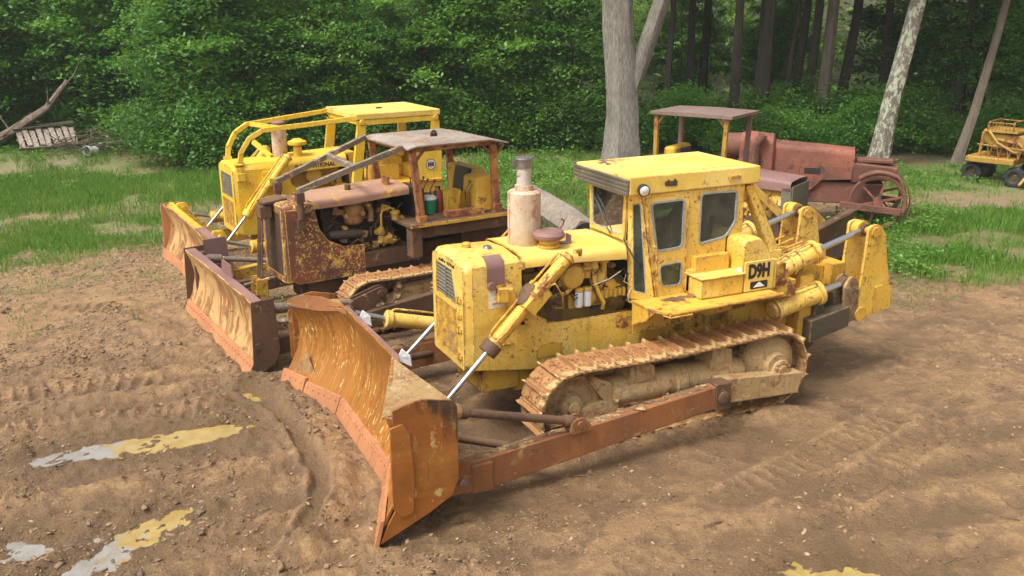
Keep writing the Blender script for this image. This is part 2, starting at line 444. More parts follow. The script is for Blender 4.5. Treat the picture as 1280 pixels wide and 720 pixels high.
# ------------------------------------------------------------------ light
SUN_EL, SUN_AZ = 58, 15        # azimuth of the sun measured from +x towards +y
w = bpy.data.worlds.new('World'); scene.world = w; w.use_nodes = True
nt = w.node_tree
bg = nt.nodes['Background']
sky = nt.nodes.new('ShaderNodeTexSky'); sky.sky_type = 'NISHITA'; sky.sun_disc = False
sky.sun_elevation = R(SUN_EL); sky.sun_rotation = R(90 - SUN_AZ)
sky.air_density = 1.0; sky.dust_density = 6.0; sky.ozone_density = .6
bw = nt.nodes.new('ShaderNodeRGBToBW'); nt.links.new(sky.outputs[0], bw.inputs[0])
wm = nt.nodes.new('ShaderNodeMix'); wm.data_type = 'RGBA'; wm.inputs[0].default_value = .85   # thin high cloud: most of the blue is gone
nt.links.new(sky.outputs[0], wm.inputs[6]); nt.links.new(bw.outputs[0], wm.inputs[7])
nt.links.new(wm.outputs[2], bg.inputs[0]); bg.inputs[1].default_value = .14
sd = bpy.data.lights.new('sun', 'SUN'); sd.energy = 1.45; sd.angle = R(15); sd.color = (1, .95, .87)
so = bpy.data.objects.new('sun', sd); COL.objects.link(so)
dv = Vector((math.cos(R(SUN_EL)) * math.cos(R(SUN_AZ)), math.cos(R(SUN_EL)) * math.sin(R(SUN_AZ)), math.sin(R(SUN_EL))))
so.rotation_euler = dv.to_track_quat('Z', 'Y').to_euler(); so.location = (0, 0, 30)
scene.view_settings.view_transform = 'Standard'; scene.view_settings.look = 'None'
scene.view_settings.exposure = .93; scene.view_settings.gamma = 1
scene.render.engine = 'CYCLES'
scene.cycles.max_bounces = 6; scene.cycles.transparent_max_bounces = 12
scene.cycles.use_denoising = True

# ------------------------------------------------------------------ noise in numpy
def _h(ix, iy, s):
    n = (ix.astype(np.int64) * 374761393 + iy.astype(np.int64) * 668265263 + s * 1442695041) & 0x7fffffff
    n = ((n ^ (n >> 13)) * 1274126177) & 0x7fffffff
    return ((n ^ (n >> 16)) & 0xffff) / 65535.
def vnoise(x, y, s=0):
    ix = np.floor(x); iy = np.floor(y); fx = x - ix; fy = y - iy
    ux = fx * fx * (3 - 2 * fx); uy = fy * fy * (3 - 2 * fy)
    a = _h(ix, iy, s); b = _h(ix + 1, iy, s); c = _h(ix, iy + 1, s); d = _h(ix + 1, iy + 1, s)
    return (a * (1 - ux) + b * ux) * (1 - uy) + (c * (1 - ux) + d * ux) * uy
def fbm(x, y, f, o=4, s=0, g=.5):
    t = 0; a = 1; n = 0
    for k in range(o):
        t = t + a * vnoise(x * f * 2 ** k + 17.3 * k, y * f * 2 ** k - 9.1 * k, s + k); n += a; a *= g
    return t / n
def seg_dist(x, y, P):
    """distance to a polyline and signed side"""
    best = np.full(x.shape, 1e9); side = np.zeros(x.shape)
    for (ax, ay), (bx, by) in zip(P[:-1], P[1:]):
        dx, dy = bx - ax, by - ay; L = dx * dx + dy * dy
        t = np.clip(((x - ax) * dx + (y - ay) * dy) / L, 0, 1)
        ex, ey = x - (ax + t * dx), y - (ay + t * dy)
        d = np.hypot(ex, ey); m = d < best
        best = np.where(m, d, best); side = np.where(m, np.sign(ex * dy - ey * dx), side)
    return best, side
def seg_along(x, y, P):
    best = np.full(x.shape, 1e9); u = np.zeros(x.shape); acc = 0
    for (ax, ay), (bx, by) in zip(P[:-1], P[1:]):
        dx, dy = bx - ax, by - ay; L = math.hypot(dx, dy)
        t = np.clip(((x - ax) * dx + (y - ay) * dy) / L ** 2, 0, 1); d = np.hypot(x - (ax + t * dx), y - (ay + t * dy)); m = d < best
        best = np.where(m, d, best); u = np.where(m, acc + t * L, u); acc += L
    return best, u
CLEATS = [[(9.9, -3.9), (7.4, -3.9), (5.7, -3.3)], [(9.9, -2.5), (7.2, -2.7), (5.6, -2.2)], [(9.6, .1), (7.6, -.35), (5.3, -.45)], [(9.4, 3.1), (7.2, 2.3), (5.5, 2.3)],
          [(4.0, 6.4), (.0, 4.0), (-4, 2.6), (-11, 1.0)], [(4.2, 5.0), (1.0, 3.35), (-3, 2.35)], [(3, 8), (-2, 5.6), (-7, 4.2), (-14, 3)], [(8.5, -8.5), (6.4, -7.6), (5.6, -6.2)]]
def in_poly(x, y, P):
    c = np.zeros(x.shape, bool); n = len(P)
    for i in range(n):
        x1, y1 = P[i]; x2, y2 = P[(i + 1) % n]
        m = ((y1 > y) != (y2 > y)) & (x < (x2 - x1) * (y - y1) / (y2 - y1 + 1e-12) + x1)
        c ^= m
    return c
def poly_soft(x, y, P, w):
    d, _ = seg_dist(x, y, list(P) + [P[0]])
    s = np.where(in_poly(x, y, P), d, -d)
    return np.clip(s / w * .5 + .5, 0, 1)

STRIP_A = [(15, -23.8), (5.88, -23.6), (2.0, -21.9), (1.0, -17.9), (3.07, -17.2), (5.27, -17.7), (7.19, -18.0), (15, -17.0)]
STRIP_B = [(14, -15.3), (7.8, -16.3), (5.99, -16.8), (4.3, -16.3), (4.2, -13.6), (6.2, -12.9), (7.78, -12.2), (14, -11.4)]
BANK = [(16, -31), (5.72, -27.5), (3.5, -23.6), (16, -22.9)]
GR_R = [(-9.2, -2.9), (-11.15, -5.3), (-13.6, -7.3), (-16.69, -6.0), (-17, -4.4), (-11.69, -2.0), (-10.0, -1.9)]
GR_FAR = [(-15.0, -16.), (-21.5, -12.2), (-27, -8), (-22, -5.5), (-18.37, -7.2), (-14.6, -9.2), (-10.5, -11.5), (-9, -16)]
WEED_R = [(-8.2, -2.6), (-8.0, -5.2), (-12.2, -7.5), (-13.9, -7.4), (-12.6, -4.6), (-9.6, -2.5)]
WEED_M = [(-9.0, -21.2), (-12.0, -18.2), (-6.2, -8.8), (-4.2, -8.6), (-2.6, -9.8), (-2.2, -14), (-4, -20)]
WOODS = [(24, -31), (6, -27.5), (2.5, -24.4), (-2.06, -24.2), (-10.64, -21.0), (-15.63, -16.6), (-22.68, -10.9), (-45, 2), (-110, -10), (-60, -120), (60, -120), (50, -30)]
RUTS = [([(9.5, -1.15), (7.92, -1.42), (7.07, -1.46), (6.17, -1.45), (5.34, -1.38), (4.9, -1.8)], .24, .065),
        ([(9.8, 1.0), (8.2, .72), (7.6, .68), (6.8, .62), (6.1, .42), (5.4, .3)], .20, .06),
        ([(9.2, 2.0), (7.88, 1.5), (7.35, 1.34), (6.79, 1.16), (6.40, .88)], .24, .06),
        ([(5.06, -2.65), (4.74, -1.84), (4.66, -.63), (4.67, .49), (4.86, 1.16), (5.26, 1.87)], .10, .10),
        ([(9.5, -4.6), (7.2, -4.9), (5.8, -4.4)], .3, .03), ([(9.8, -3.0), (7.6, -3.1), (6.0, -2.6)], .22, .035)]
# puddles: (world outline, water level)
PUDDLES = [
    ('a', [(7.95, -1.33), (7.80, -1.66), (7.3, -1.84), (7.05, -1.74), (6.7, -1.80), (6.3, -1.74), (5.8, -1.68), (5.38, -1.62), (5.28, -1.2), (5.6, -1.06), (6.0, -1.04), (6.5, -1.14), (6.9, -1.16), (7.28, -1.32), (7.6, -1.26)]),
    ('b', [(8.3, .66), (8.2, .45), (7.95, .46), (7.78, .62), (7.86, .86), (8.1, .86)]),
    ('c', [(7.95, 1.62), (7.62, 1.28), (7.3, 1.2), (7.12, .95), (6.9, .76), (6.5, .60), (6.3, .66), (6.42, .9), (6.62, 1.12), (6.98, 1.4), (7.2, 1.66), (7.6, 1.82)]),
    ('d', [(5.15, -2.42), (5.04, -2.54), (4.96, -2.40), (5.08, -2.30)]),
    ('e', [(1.1, 4.75), (.6, 4.58), (.1, 4.8), (-.15, 5.2), (.4, 5.4), (.95, 5.15)]),
]
def height(x, y, detail=True):
    edge = -21.5 - .12 * x
    far = np.clip((-y - 33 - .5 * np.abs(x) * 0) / 45., 0, 1)
    z = far ** 1.5 * 16 + .10 * (fbm(x, y, .10, 2, 5) - .5)
    z = z * 1.0
    west = np.clip((-x - 34) / 40., 0, 1); z = z + west ** 1.5 * 14
    # low bank on the left where the brush lies
    z = z + .55 * np.exp(-((x - 7.5) ** 2 / 18 + (y + 27.5) ** 2 / 5))
    near_m = np.exp(-((np.abs(y) - 1.2).clip(0) ** 2 + (np.abs(x) - 3).clip(0) ** 2))
    if detail:
        m = 1 - .6 * near_m
        z = z + m * .07 * (fbm(x, y, .9, 3, 9) - .5)
        rough = .35 + .65 * np.clip((x - 2) / 2.5, 0, 1) * np.clip((7 - np.abs(y + .5)) / 3, 0, 1)
        c = fbm(x, y, 5.0, 4, 21, .6)
        c2 = 1 - 2 * np.abs(fbm(x, y, 3.4, 4, 35, .62) - .5)
        z = z + .13 * rough * (c - .5) + .10 * rough * (c2 - .85) + .05 * rough * np.abs(fbm(x, y, 16, 3, 33) - .5)
        # soil shoved up ahead of the three cutting edges
        for P in ([(4.62, -2.5), (4.12, -1.1), (4.12, 1.07), (4.62, 2.45)], [(5.45, -7.0), (5.0, -3.05)], [(5.35, -11.3), (5.0, -7.4)]):
            d, _ = seg_dist(x, y, P); z = z + .07 * np.exp(-(d / .13) ** 2) * (.2 + fbm(x, y, 4, 3, 58))
        # thrown up clods beside the curved groove
        d, sd_ = seg_dist(x, y, RUTS[3][0])
        z = z + .17 * np.exp(-((d - .28) / .17) ** 2) * (sd_ < 0) * (.3 + fbm(x, y, 6, 3, 41)) + .02 * np.exp(-((d - .16) / .05) ** 2)
        nz = fbm(x, y, 5, 3, 88)
        for yy in (1.53, .80, -1.53, -.80):
            z = z + (.06 + .14 * nz) * np.exp(-((y - yy) / .13) ** 2) * np.clip((2.2 - np.abs(x + .05)) / .5, 0, 1)
        yr = y + .35 * (fbm(x, y, .5, 2, 91) - .5) + .06 * x
        rg_ = np.clip((x - 3.8) / 2, 0, 1) * np.clip((5 - np.abs(y + .8)) / 2, 0, 1)
        z = z + rg_ * .05 * (np.sin(yr * 8.5) * (.4 + fbm(x, y, 1.2, 3, 93)))
        rr_ = np.clip((2 - x) / 2, 0, 1) * np.clip((y - 2.6) / .6, 0, 1)
        z = z + rr_ * .02 * np.sin((y + .25 * x + .3 * fbm(x, y, .6, 2, 95)) * 7)
        for P, wd, dp in RUTS:
            jx = .05 * (fbm(x, y, 2.5, 3, 61) - .5); jy = .10 * (fbm(x, y, 2.5, 3, 77) - .5)
            d, _ = seg_dist(x + jx, y + jy, P)
            z = z - dp * np.exp(-(d / wd) ** 4) + dp * .45 * np.exp(-((d - wd * 1.5) / (wd * .5)) ** 2)
        # grouser prints across the ground ahead of the blades
        pr = np.clip(1 - np.abs(y + .0) / 5, 0, 1) * np.clip((x - 5) / 1, 0, 1)
        z = z + .012 * pr * np.sin((x * .3 + y) * 19 + 3 * fbm(x, y, .8, 2, 3)) * (fbm(x, y, .7, 2, 8) > .5)
        z = np.where((np.abs(x) < 12) & (np.abs(y) < 9), np.maximum(z, -.070), z)
        for P in CLEATS:
            d, u = seg_along(x, y, P)
            m_ = np.clip((.25 - d) / .04, 0, 1) * np.clip(fbm(x, y, .9, 2, 66) * 3.5 - .9, 0, 1)
            z = z + m_ * (-.030 + .055 * np.clip(np.abs(((u + .02 * fbm(x, y, 5, 2, 3)) / .21) % 1 - .5) * 6 - 1.6, 0, 1)) + .035 * np.exp(-((d - .31) / .05) ** 2) * np.clip(m_ + .6, 0, 1)
        for kind, P in PUDDLES:
            s = poly_soft(x + .34 * (fbm(x, y, 3.2, 4, 50, .65) - .5), y + .34 * (fbm(x, y, 3.2, 4, 70, .65) - .5), P, .40)
            k = np.clip((s - .05) / .75, 0, 1); k = k * k * (3 - 2 * k)
            z = z * (1 - k) + k * (-.108 + .15 * (fbm(x, y, 7, 4, 90, .65) - .5))
    return z
def hz(x, y): return float(height(np.array([float(x)]), np.array([float(y)]))[0])

def axis(parts):
    out = []
    for a, b, st in parts:
        n = max(1, int(round((b - a) / st))); out += list(np.linspace(a, b, n, endpoint=False))
    out.append(parts[-1][1]); return np.array(out)
gx = axis([(-160, -60, 10), (-60, -26, 1.5), (-26, -13, .3), (-13, -3, .08), (-3, 3.4, .05), (3.4, 9.2, .035), (9.2, 12, .2), (12, 60, 3), (60, 160, 20)])
gy = axis([(-200, -100, 10), (-100, -42, 2), (-42, -26, .5), (-26, -14, .2), (-14, -5, .1), (-5, 3.2, .035), (3.2, 7, .05), (7, 14, .3), (14, 60, 3), (60, 160, 20)])
X, Y = np.meshgrid(gx, gy); Z = height(X, Y)
nx, ny = len(gx), len(gy)
idx = np.arange(nx * ny).reshape(ny, nx)
F = np.stack([idx[:-1, :-1], idx[:-1, 1:], idx[1:, 1:], idx[1:, :-1]], -1).reshape(-1, 4)
me = arrays_mesh('ground', np.stack([X, Y, Z], -1).reshape(-1, 3), F)
gr = np.zeros_like(X)
for P in (STRIP_A, STRIP_B, BANK, GR_R, GR_FAR, WEED_R, WEED_M):
    gr = np.maximum(gr, poly_soft(X + 1.2 * (fbm(X, Y, 1.2, 3, 2) - .5), Y + 1.2 * (fbm(X, Y, 1.2, 3, 4) - .5), P, .9))
gr = np.maximum(gr, .38 * np.clip((-Y - 7.5) / 5, 0, 1) * np.clip((X - 3.5) / 2, 0, 1) * (fbm(X, Y, .9, 3, 12) > .46))
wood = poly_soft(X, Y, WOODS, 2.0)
wet = np.zeros_like(X)
for kind, P in PUDDLES:
    wet = np.maximum(wet, np.clip(poly_soft(X + .2 * (fbm(X, Y, 3, 3, 5) - .5), Y + .2 * (fbm(X, Y, 3, 3, 6) - .5), P, .95) * 2.4, 0, 1))
low = np.clip((-.008 - Z) / .030, 0, 1) * (np.abs(X) < 14) * (Y > -16)
wet = np.maximum(wet, .8 * low)
for P, wd, dp in RUTS:
    d, _ = seg_dist(X, Y, P); wet = np.maximum(wet, .55 * np.exp(-(d / (wd * 1.5)) ** 2))
path = np.clip(poly_soft(X, Y, [(-14.57, -8.6), (-20, -6.6), (-19, -5.2), (-13.75, -7.0)], .8) + poly_soft(X, Y, [(9.8, -17.5), (3.2, -17.2), (2, -16.6), (9.8, -15.6)], .8) + poly_soft(X, Y, [(9.2, -25.2), (7.6, -26.4), (6.7, -26.2), (6.6, -24.2), (8.2, -23.4)], .8), 0, 1)
ca = me.color_attributes.new('zone', 'FLOAT_COLOR', 'POINT')
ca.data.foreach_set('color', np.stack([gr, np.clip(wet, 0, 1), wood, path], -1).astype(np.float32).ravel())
for p in (me,): p.polygons.foreach_set('use_smooth', np.ones(len(F), bool))

m, nt, b = NT('churned_mud')
tc = N(nt, 'NewGeometry').outputs['Position']
at = N(nt, 'Attribute', attribute_name='zone')
sp = N(nt, 'SeparateColor'); nt.links.new(at.outputs['Color'], sp.inputs[0])
gM, wM, woM, pM = sp.outputs[0], sp.outputs[1], sp.outputs[2], at.outputs['Alpha']
n1 = noise(nt, tc, .55, 9, .6); n2 = noise(nt, tc, 4.5, 10, .68, .3); n3 = noise(nt, tc, 26, 8, .7); n4 = noise(nt, tc, 95, 4, .6)
col = mixc(nt, ramp(nt, n1, .36, .64), (.36, .205, .090), (.24, .138, .066))
col = mixc(nt, ramp(nt, n2, .46, .60, 0, .7), col, (.47, .285, .125))
col = mixc(nt, ramp(nt, noise(nt, tc, 1.7, 10, .7, .6), .50, .60, 0, .75), col, (.17, .10, .055))
col = mixc(nt, ramp(nt, n3, .50, .70, 0, .6), col, (.16, .10, .06))
col = mixc(nt, ramp(nt, n3, .42, .30, 0, .5), col, (.50, .33, .18))
# pale bits: chips and gravel in the mud
vo = N(nt, 'TexVoronoi', feature='F1'); vo.inputs['Scale'].default_value = 30; nt.links.new(tc, vo.inputs['Vector'])
sel = ramp(nt, vo.outputs['Distance'], .16, .10)
rc = N(nt, 'SeparateColor'); nt.links.new(vo.outputs['Color'], rc.inputs[0])
sel = mth(nt, 'MULTIPLY', sel, ramp(nt, rc.outputs[0], .80, .86))
col = mixc(nt, mth(nt, 'MULTIPLY', sel, .5), col, mixc(nt, rc.outputs[1], (.16, .10, .06), (.62, .50, .38)))
# litter tone under grass, forest floor, paths, wet
lit = mixc(nt, ramp(nt, n2, .4, .6), (.09, .19, .035), (.15, .19, .06))
lit = mixc(nt, ramp(nt, n3, .45, .62), lit, (.24, .23, .10))
col = mixc(nt, mth(nt, 'MULTIPLY', gM, .85), col, lit)
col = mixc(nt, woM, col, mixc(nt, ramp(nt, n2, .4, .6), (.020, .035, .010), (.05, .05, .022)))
pc = mixc(nt, ramp(nt, n2, .4, .6), (.26, .19, .12), (.36, .27, .18))
col = mixc(nt, mth(nt, 'MULTIPLY', pM, .8), col, mixc(nt, ramp(nt, n3, .4, .6), pc, (.20, .16, .10)))
wf = mth(nt, 'MULTIPLY', wM, ramp(nt, n2, .3, .6, .7, 1))
col = mixc(nt, mth(nt, 'MULTIPLY', wf, .85), col, (.125, .072, .032))
col = mixc(nt, ramp(nt, n4, .52, .68, 0, .5), col, (.10, .06, .035))
col = mixc(nt, ramp(nt, n4, .46, .34, 0, .35), col, (.55, .38, .20))
nt.links.new(col, b.inputs['Base Color'])
nt.links.new(ramp(nt, wf, .2, .9, .85, .28), b.inputs['Roughness'])
hh = mth(nt, 'ADD', mth(nt, 'MULTIPLY', n2, 1.6), mth(nt, 'ADD', mth(nt, 'MULTIPLY', n3, 1.0), mth(nt, 'MULTIPLY', n4, .35)))
hh = mth(nt, 'ADD', hh, mth(nt, 'MULTIPLY', sel, .5))
bump(nt, b, hh, 1.0, .045)
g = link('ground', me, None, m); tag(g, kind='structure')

m, nt, b = NT('muddy_water_painted_sky')
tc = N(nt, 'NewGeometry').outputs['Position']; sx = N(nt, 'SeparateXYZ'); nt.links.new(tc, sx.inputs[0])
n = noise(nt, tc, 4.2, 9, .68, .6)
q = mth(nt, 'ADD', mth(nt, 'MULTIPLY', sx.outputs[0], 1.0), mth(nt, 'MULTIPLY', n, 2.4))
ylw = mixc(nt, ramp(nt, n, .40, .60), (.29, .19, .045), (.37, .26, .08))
nt.links.new(mixc(nt, ramp(nt, q, 8.12, 8.26), ylw, mixc(nt, ramp(nt, n, .4, .6), (.20, .18, .15), (.27, .25, .22))), b.inputs['Base Color'])  # greyer towards +x: white sky reflection put into the water colour
b.inputs['Roughness'].default_value = .03; b.inputs['IOR'].default_value = 1.6
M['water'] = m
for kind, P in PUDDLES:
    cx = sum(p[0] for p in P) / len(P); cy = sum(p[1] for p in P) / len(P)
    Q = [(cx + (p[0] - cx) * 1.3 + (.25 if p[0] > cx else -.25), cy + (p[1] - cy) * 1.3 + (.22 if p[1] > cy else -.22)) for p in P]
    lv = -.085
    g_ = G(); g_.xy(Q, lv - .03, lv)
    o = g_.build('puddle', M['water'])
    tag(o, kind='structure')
hzm = bpy.data.materials.new('haze'); hzm.use_nodes = True; nt = hzm.node_tree; nt.nodes.clear()
out = nt.nodes.new('ShaderNodeOutputMaterial'); pv = nt.nodes.new('ShaderNodeVolumePrincipled')
pv.inputs['Color'].default_value = (.90, .95, .92, 1); pv.inputs['Density'].default_value = .0007; pv.inputs['Anisotropy'].default_value = .2
nt.links.new(pv.outputs[0], out.inputs['Volume'])
g_ = G(); g_.bb(-165, 165, -205, 165, -2.5, 34)
ho = g_.build('haze', hzm); tag(ho, 'thin pale haze hanging in the air between the yard and the woods', 'haze', None, 'stuff')
# ------------------------------------------------------------------ shared undercarriage
def track_path(xs, zs, xi, zi, Rr, Rf, sag=.03, n=400):
    """closed pin line, travelling forward along the top; returns list of (x, z)"""
    pts = []
    d = xi - xs; dz = zi - zs; L = math.hypot(d, dz); al = math.atan2(dz, d); be = math.asin((Rr - Rf) / L)
    a_top = al + PI / 2 - be; a_bot = al - PI / 2 + be
    pr = (xs + Rr * math.cos(a_top), zs + Rr * math.sin(a_top)); pf = (xi + Rf * math.cos(a_top), zi + Rf * math.sin(a_top))
    qf = (xi + Rf * math.cos(a_bot), zi + Rf * math.sin(a_bot)); qr = (xs + Rr * math.cos(a_bot), zs + Rr * math.sin(a_bot))
    for k in range(60):
        t = k / 60; s = sag * 4 * t * (1 - t)
        pts.append((pr[0] + (pf[0] - pr[0]) * t, pr[1] + (pf[1] - pr[1]) * t - s))
    for k in range(60):
        a = a_top + (a_bot - a_top) * k / 60; pts.append((xi + Rf * math.cos(a), zi + Rf * math.sin(a)))
    for k in range(60):
        t = k / 60; pts.append((qf[0] + (qr[0] - qf[0]) * t, qf[1] + (qr[1] - qf[1]) * t))
    for k in range(60):
        a = a_bot - (2 * PI - (a_top - a_bot)) * k / 60; pts.append((xs + Rr * math.cos(a), zs + Rr * math.sin(a)))
    return pts

def shoe_mesh(pitch, w, gh, seed):
    g = G()
    p = pitch
    # plate with turned lip and a single tapered grouser
    prof = [(-p * .52, -.006), (-p * .50, .012), (-p * .40, .016), (-p * .385, gh), (-p * .30, gh), (-p * .27, .018), (p * .40, .014), (p * .50, -.010), (p * .46, -.022), (-p * .40, -.012)]
    rr = random.Random(seed)
    n = 9; secs = []
    for i in range(n + 1):
        y = -w / 2 + w * i / n
        e = .012 if i in (0, n) else 0
        wob = [rr.uniform(-.004, .004) for _ in prof]
        secs.append([(x + wob[k] + (e if x < 0 else -e) * .5, y, z - (rr.uniform(0, .010) if z == gh else 0)) for k, (x, z) in enumerate(prof)])
    g.loft(secs)
    for s in (-1, 1):
        for q in (-1, 1):
            g.tube((p * .12 + q * .035, s * w * .16, .01), (p * .12 + q * .035, s * w * .16, .034), .016, n=6)
    # mud packed against the grouser
    for k in range(5):
        g.lump((rr.uniform(-p * .2, p * .3), rr.uniform(-w * .42, w * .42), .014), (rr.uniform(.02, .05), rr.uniform(.03, .09), rr.uniform(.008, .024)), seed * 9 + k, 1, .3)
    return g.mesh('track_shoe')

def make_track(root, y, side, p):
    pts = track_path(p['xs'], p['zs'], p['xi'], p['zi'], p['Rr'], p['Rf'], p.get('sag', .03))
    cum = [0]
    for i in range(len(pts)):
        a = pts[i]; b_ = pts[(i + 1) % len(pts)]; cum.append(cum[-1] + math.hypot(b_[0] - a[0], b_[1] - a[1]))
    L = cum[-1]; n = int(round(L / p['pitch'])); pitch = L / n
    def at(s):
        s %= L
        for i in range(len(pts)):
            if cum[i + 1] >= s:
                t = (s - cum[i]) / max(1e-9, cum[i + 1] - cum[i]); a = pts[i]; b_ = pts[(i + 1) % len(pts)]
                return a[0] + (b_[0] - a[0]) * t, a[1] + (b_[1] - a[1]) * t
    g = G()
    frames = []
    for k in range(n):
        a = at((k + .02) * pitch); b_ = at((k + .98) * pitch)
        frames.append((a, b_))
        dx, dz = b_[0] - a[0], b_[1] - a[1]; l = math.hypot(dx, dz); ux, uz = dx / l, dz / l; nx_, nz_ = -uz, ux
        for s in (-1, 1):
            for (o, e0, e1) in ((.085, -.02, .62), (.115, .42, 1.06)):
                q = [(a[0] + ux * pitch * e0 - nx_ * .11, 0, a[1] + uz * pitch * e0 - nz_ * .11), (a[0] + ux * pitch * e1 - nx_ * .11, 0, a[1] + uz * pitch * e1 - nz_ * .11),
                     (a[0] + ux * pitch * e1, 0, a[1] + uz * pitch * e1), (a[0] + ux * pitch * e0, 0, a[1] + uz * pitch * e0)]
                y0 = y + s * o - .014; y1 = y + s * o + .014
                g.hexa([(c[0], y0, c[2]) for c in q] + [(c[0], y1, c[2]) for c in q])
        g.tube((a[0] - nx_ * .055, y - .14, a[1] - nz_ * .055), (a[0] - nx_ * .055, y + .14, a[1] - nz_ * .055), .03, n=8)
    tr = g.build('track', M['mudcake'], root)
    metas = [shoe_mesh(pitch, p['w'], p['gh'], 3 + q) for q in range(4)]
    for me in metas: me.materials.append(M['track'])
    for k, (a, b_) in enumerate(frames):
        o = bpy.data.objects.new('track_shoe', metas[k % 4]); COL.objects.link(o); o.parent = tr
        dx, dz = b_[0] - a[0], b_[1] - a[1]
        ang = math.atan2(dz, dx) + rnd.uniform(-.012, .012)
        # local z points outwards (left-hand normal of the travel direction)
        X_ = Vector((math.cos(ang), 0, math.sin(ang))); Z_ = Vector((-math.sin(ang), 0, math.cos(ang))); Y_ = Z_.cross(X_)
        Mt = Matrix((X_, Y_, Z_)).transposed().to_4x4()
        Mt.translation = Vector(((a[0] + b_[0]) / 2, y + rnd.uniform(-.004, .004), (a[1] + b_[1]) / 2)) + Z_ * .012
        o.matrix_local = Mt
    return tr

def wheel_disc(g, c, r, w, s, n=40):
    """idler disc facing sideways, s = outward sign"""
    x, y, z = c
    a = (x, y - s * w / 2, z); b_ = (x, y + s * w / 2, z)
    g.lathe([(0, 0), (r * .9, 0), (r, .12), (r, .88), (r * .9, 1), (r * .84, .93), (r * .78, .72), (r * .42, .66), (r * .36, 1.15), (r * .2, 1.25), (r * .18, 1.45), (0, 1.45)], a, b_, n)

def sprocket(g, c, r, w, n=27):
    x, y, z = c
    pts = []
    for k in range(n * 4):
        a = 2 * PI * k / (n * 4); rr = r if k % 4 in (0, 1) else r * .90
        pts.append((x + rr * math.cos(a), z + rr * math.sin(a)))
    g.xz(pts, y - w / 2, y + w / 2)

def curved_blade(plan, tops, prof, thick=.03, nsub=8, zlow=.12):
    """plan: [(x, y)] polyline of the lower edge; tops: top height at each plan point; prof: [(t, dx)]"""
    g = G(); front = []
    P = []
    for i in range(len(plan) - 1):
        for k in range(nsub):
            t = k / nsub
            P.append((plan[i][0] * (1 - t) + plan[i + 1][0] * t, plan[i][1] * (1 - t) + plan[i + 1][1] * t, tops[i] * (1 - t) + tops[i + 1] * t))
    P.append((plan[-1][0], plan[-1][1], tops[-1]))
    m_ = 16
    def off(t):
        for (t0, d0), (t1, d1) in zip(prof[:-1], prof[1:]):
            if t <= t1:
                u = (t - t0) / (t1 - t0); return d0 + (d1 - d0) * u
        return prof[-1][1]
    cols = []
    for (x, y, zt) in P:
        c = []
        for k in range(m_ + 1):
            t = k / m_
            # smooth the profile a little
            o = (off(max(0, t - .06)) + off(t) * 2 + off(min(1, t + .06))) / 4
            dn = .010 * (math.sin(y * 3.1 + t * 7) + math.sin(y * 7.7 - t * 4 + 1)) * math.sin(PI * t) + .003 * math.sin(y * 23 + t * 31)
            c.append((x + o + dn, y, zlow + (zt - zlow) * t + (.006 * math.sin(y * 5.3) + .004 * math.sin(y * 17) if k == m_ else 0)))
        cols.append(c)
    secs = []
    for c in cols:
        secs.append(c + [(q[0] - thick, q[1], q[2]) for q in reversed(c)])
    g.loft(secs)
    return g

def add_sub(name, g, mat, parent, bevel=0): return g.build(name, mat, parent, bevel)
def hyd(root, a, gl, rod_end, r, rr, mat, name='hydraulic_cylinder', rings=(), lines=True, seed=0):
    """cylinder barrel a->gland, chrome rod gland->rod_end (rod is a sub-part)"""
    a, gl, e = Vector(a), Vector(gl), Vector(rod_end)
    g = G(); L = (gl - a).length; d = (gl - a) / L
    g.lathe([(0, -.02), (r * .75, -.02), (r * .98, .03), (r, .05), (r, .90), (r * 1.25, .905), (r * 1.25, .985), (r * 1.0, 1.0), (rr * 1.3, 1.0), (0, 1.0)], a, gl, 24)
    for t in rings: g.lathe([(r * .9, 0), (r * 1.18, 0), (r * 1.18, 1), (r * .9, 1)], a + d * L * t, a + d * (L * t + .05), 24)
    if lines:
        sd = d.cross(Vector((0, 0, 1))).normalized(); u = sd.cross(d).normalized()
        g.pipe([a + d * .05 + u * r * 1.35 + sd * r * .5, a + d * L * .4 + u * r * 1.45 + sd * r * .5, a + d * L * .85 + u * r * 1.4 + sd * r * .5, a + d * L * .95 + u * r * .9 + sd * r * .3], .016, 8)
    c = g.build(name, mat, root, .004)
    q = G(); q.tube(gl - d * .03, e, rr, n=18)
    q.build('piston_rod', M['chrome'], c)
    k = G(); sd = d.cross(Vector((0, 0, 1))).normalized()
    k.lathe([(rr * 1.0, 0), (rr * 2.0, 0), (rr * 2.0, 1), (rr * 1.0, 1)], e - sd * rr * 1.4, e + sd * rr * 1.4, 18)
    k.build('rod_eye', M['dark_rust'], c, .003)
    return c

def hood_section(x, hw, zt, r=.12, zb=1.0, crown=.03):
    """half-round-cornered cross-section across y"""
    p = []
    p.append((x, hw, zb))
    for k in range(7):
        a = (PI / 2) * k / 6
        p.append((x, hw - r + r * math.cos(a), zt - r + r * math.sin(a)))
    for t in (.5, 0, -.5): p.append((x, t * (hw - r), zt + crown * (1 - abs(t))))
    for k in range(7):
        a = PI / 2 + (PI / 2) * k / 6
        p.append((x, -hw + r + r * math.cos(a), zt - r + r * math.sin(a)))
    p.append((x, -hw, zb))
    return p
def shell(secs, th=.012, close_front=False):
    """open arch loft with thickness"""
    g = G(); n = len(secs[0])
    cen = lambda S: Vector((S[0][0], 0, sum(q[2] for q in S) / n - .3))
    full = []
    for S in secs:
        inn = []
        for q in S:
            c = cen(S); v = Vector(q) - Vector((q[0], 0, c.z)); L = max(v.length, .01)
            inn.append(tuple(Vector(q) - v / L * th))
        full.append(list(S) + list(reversed(inn)))
    g.loft(full, close=True, caps=True)
    return g

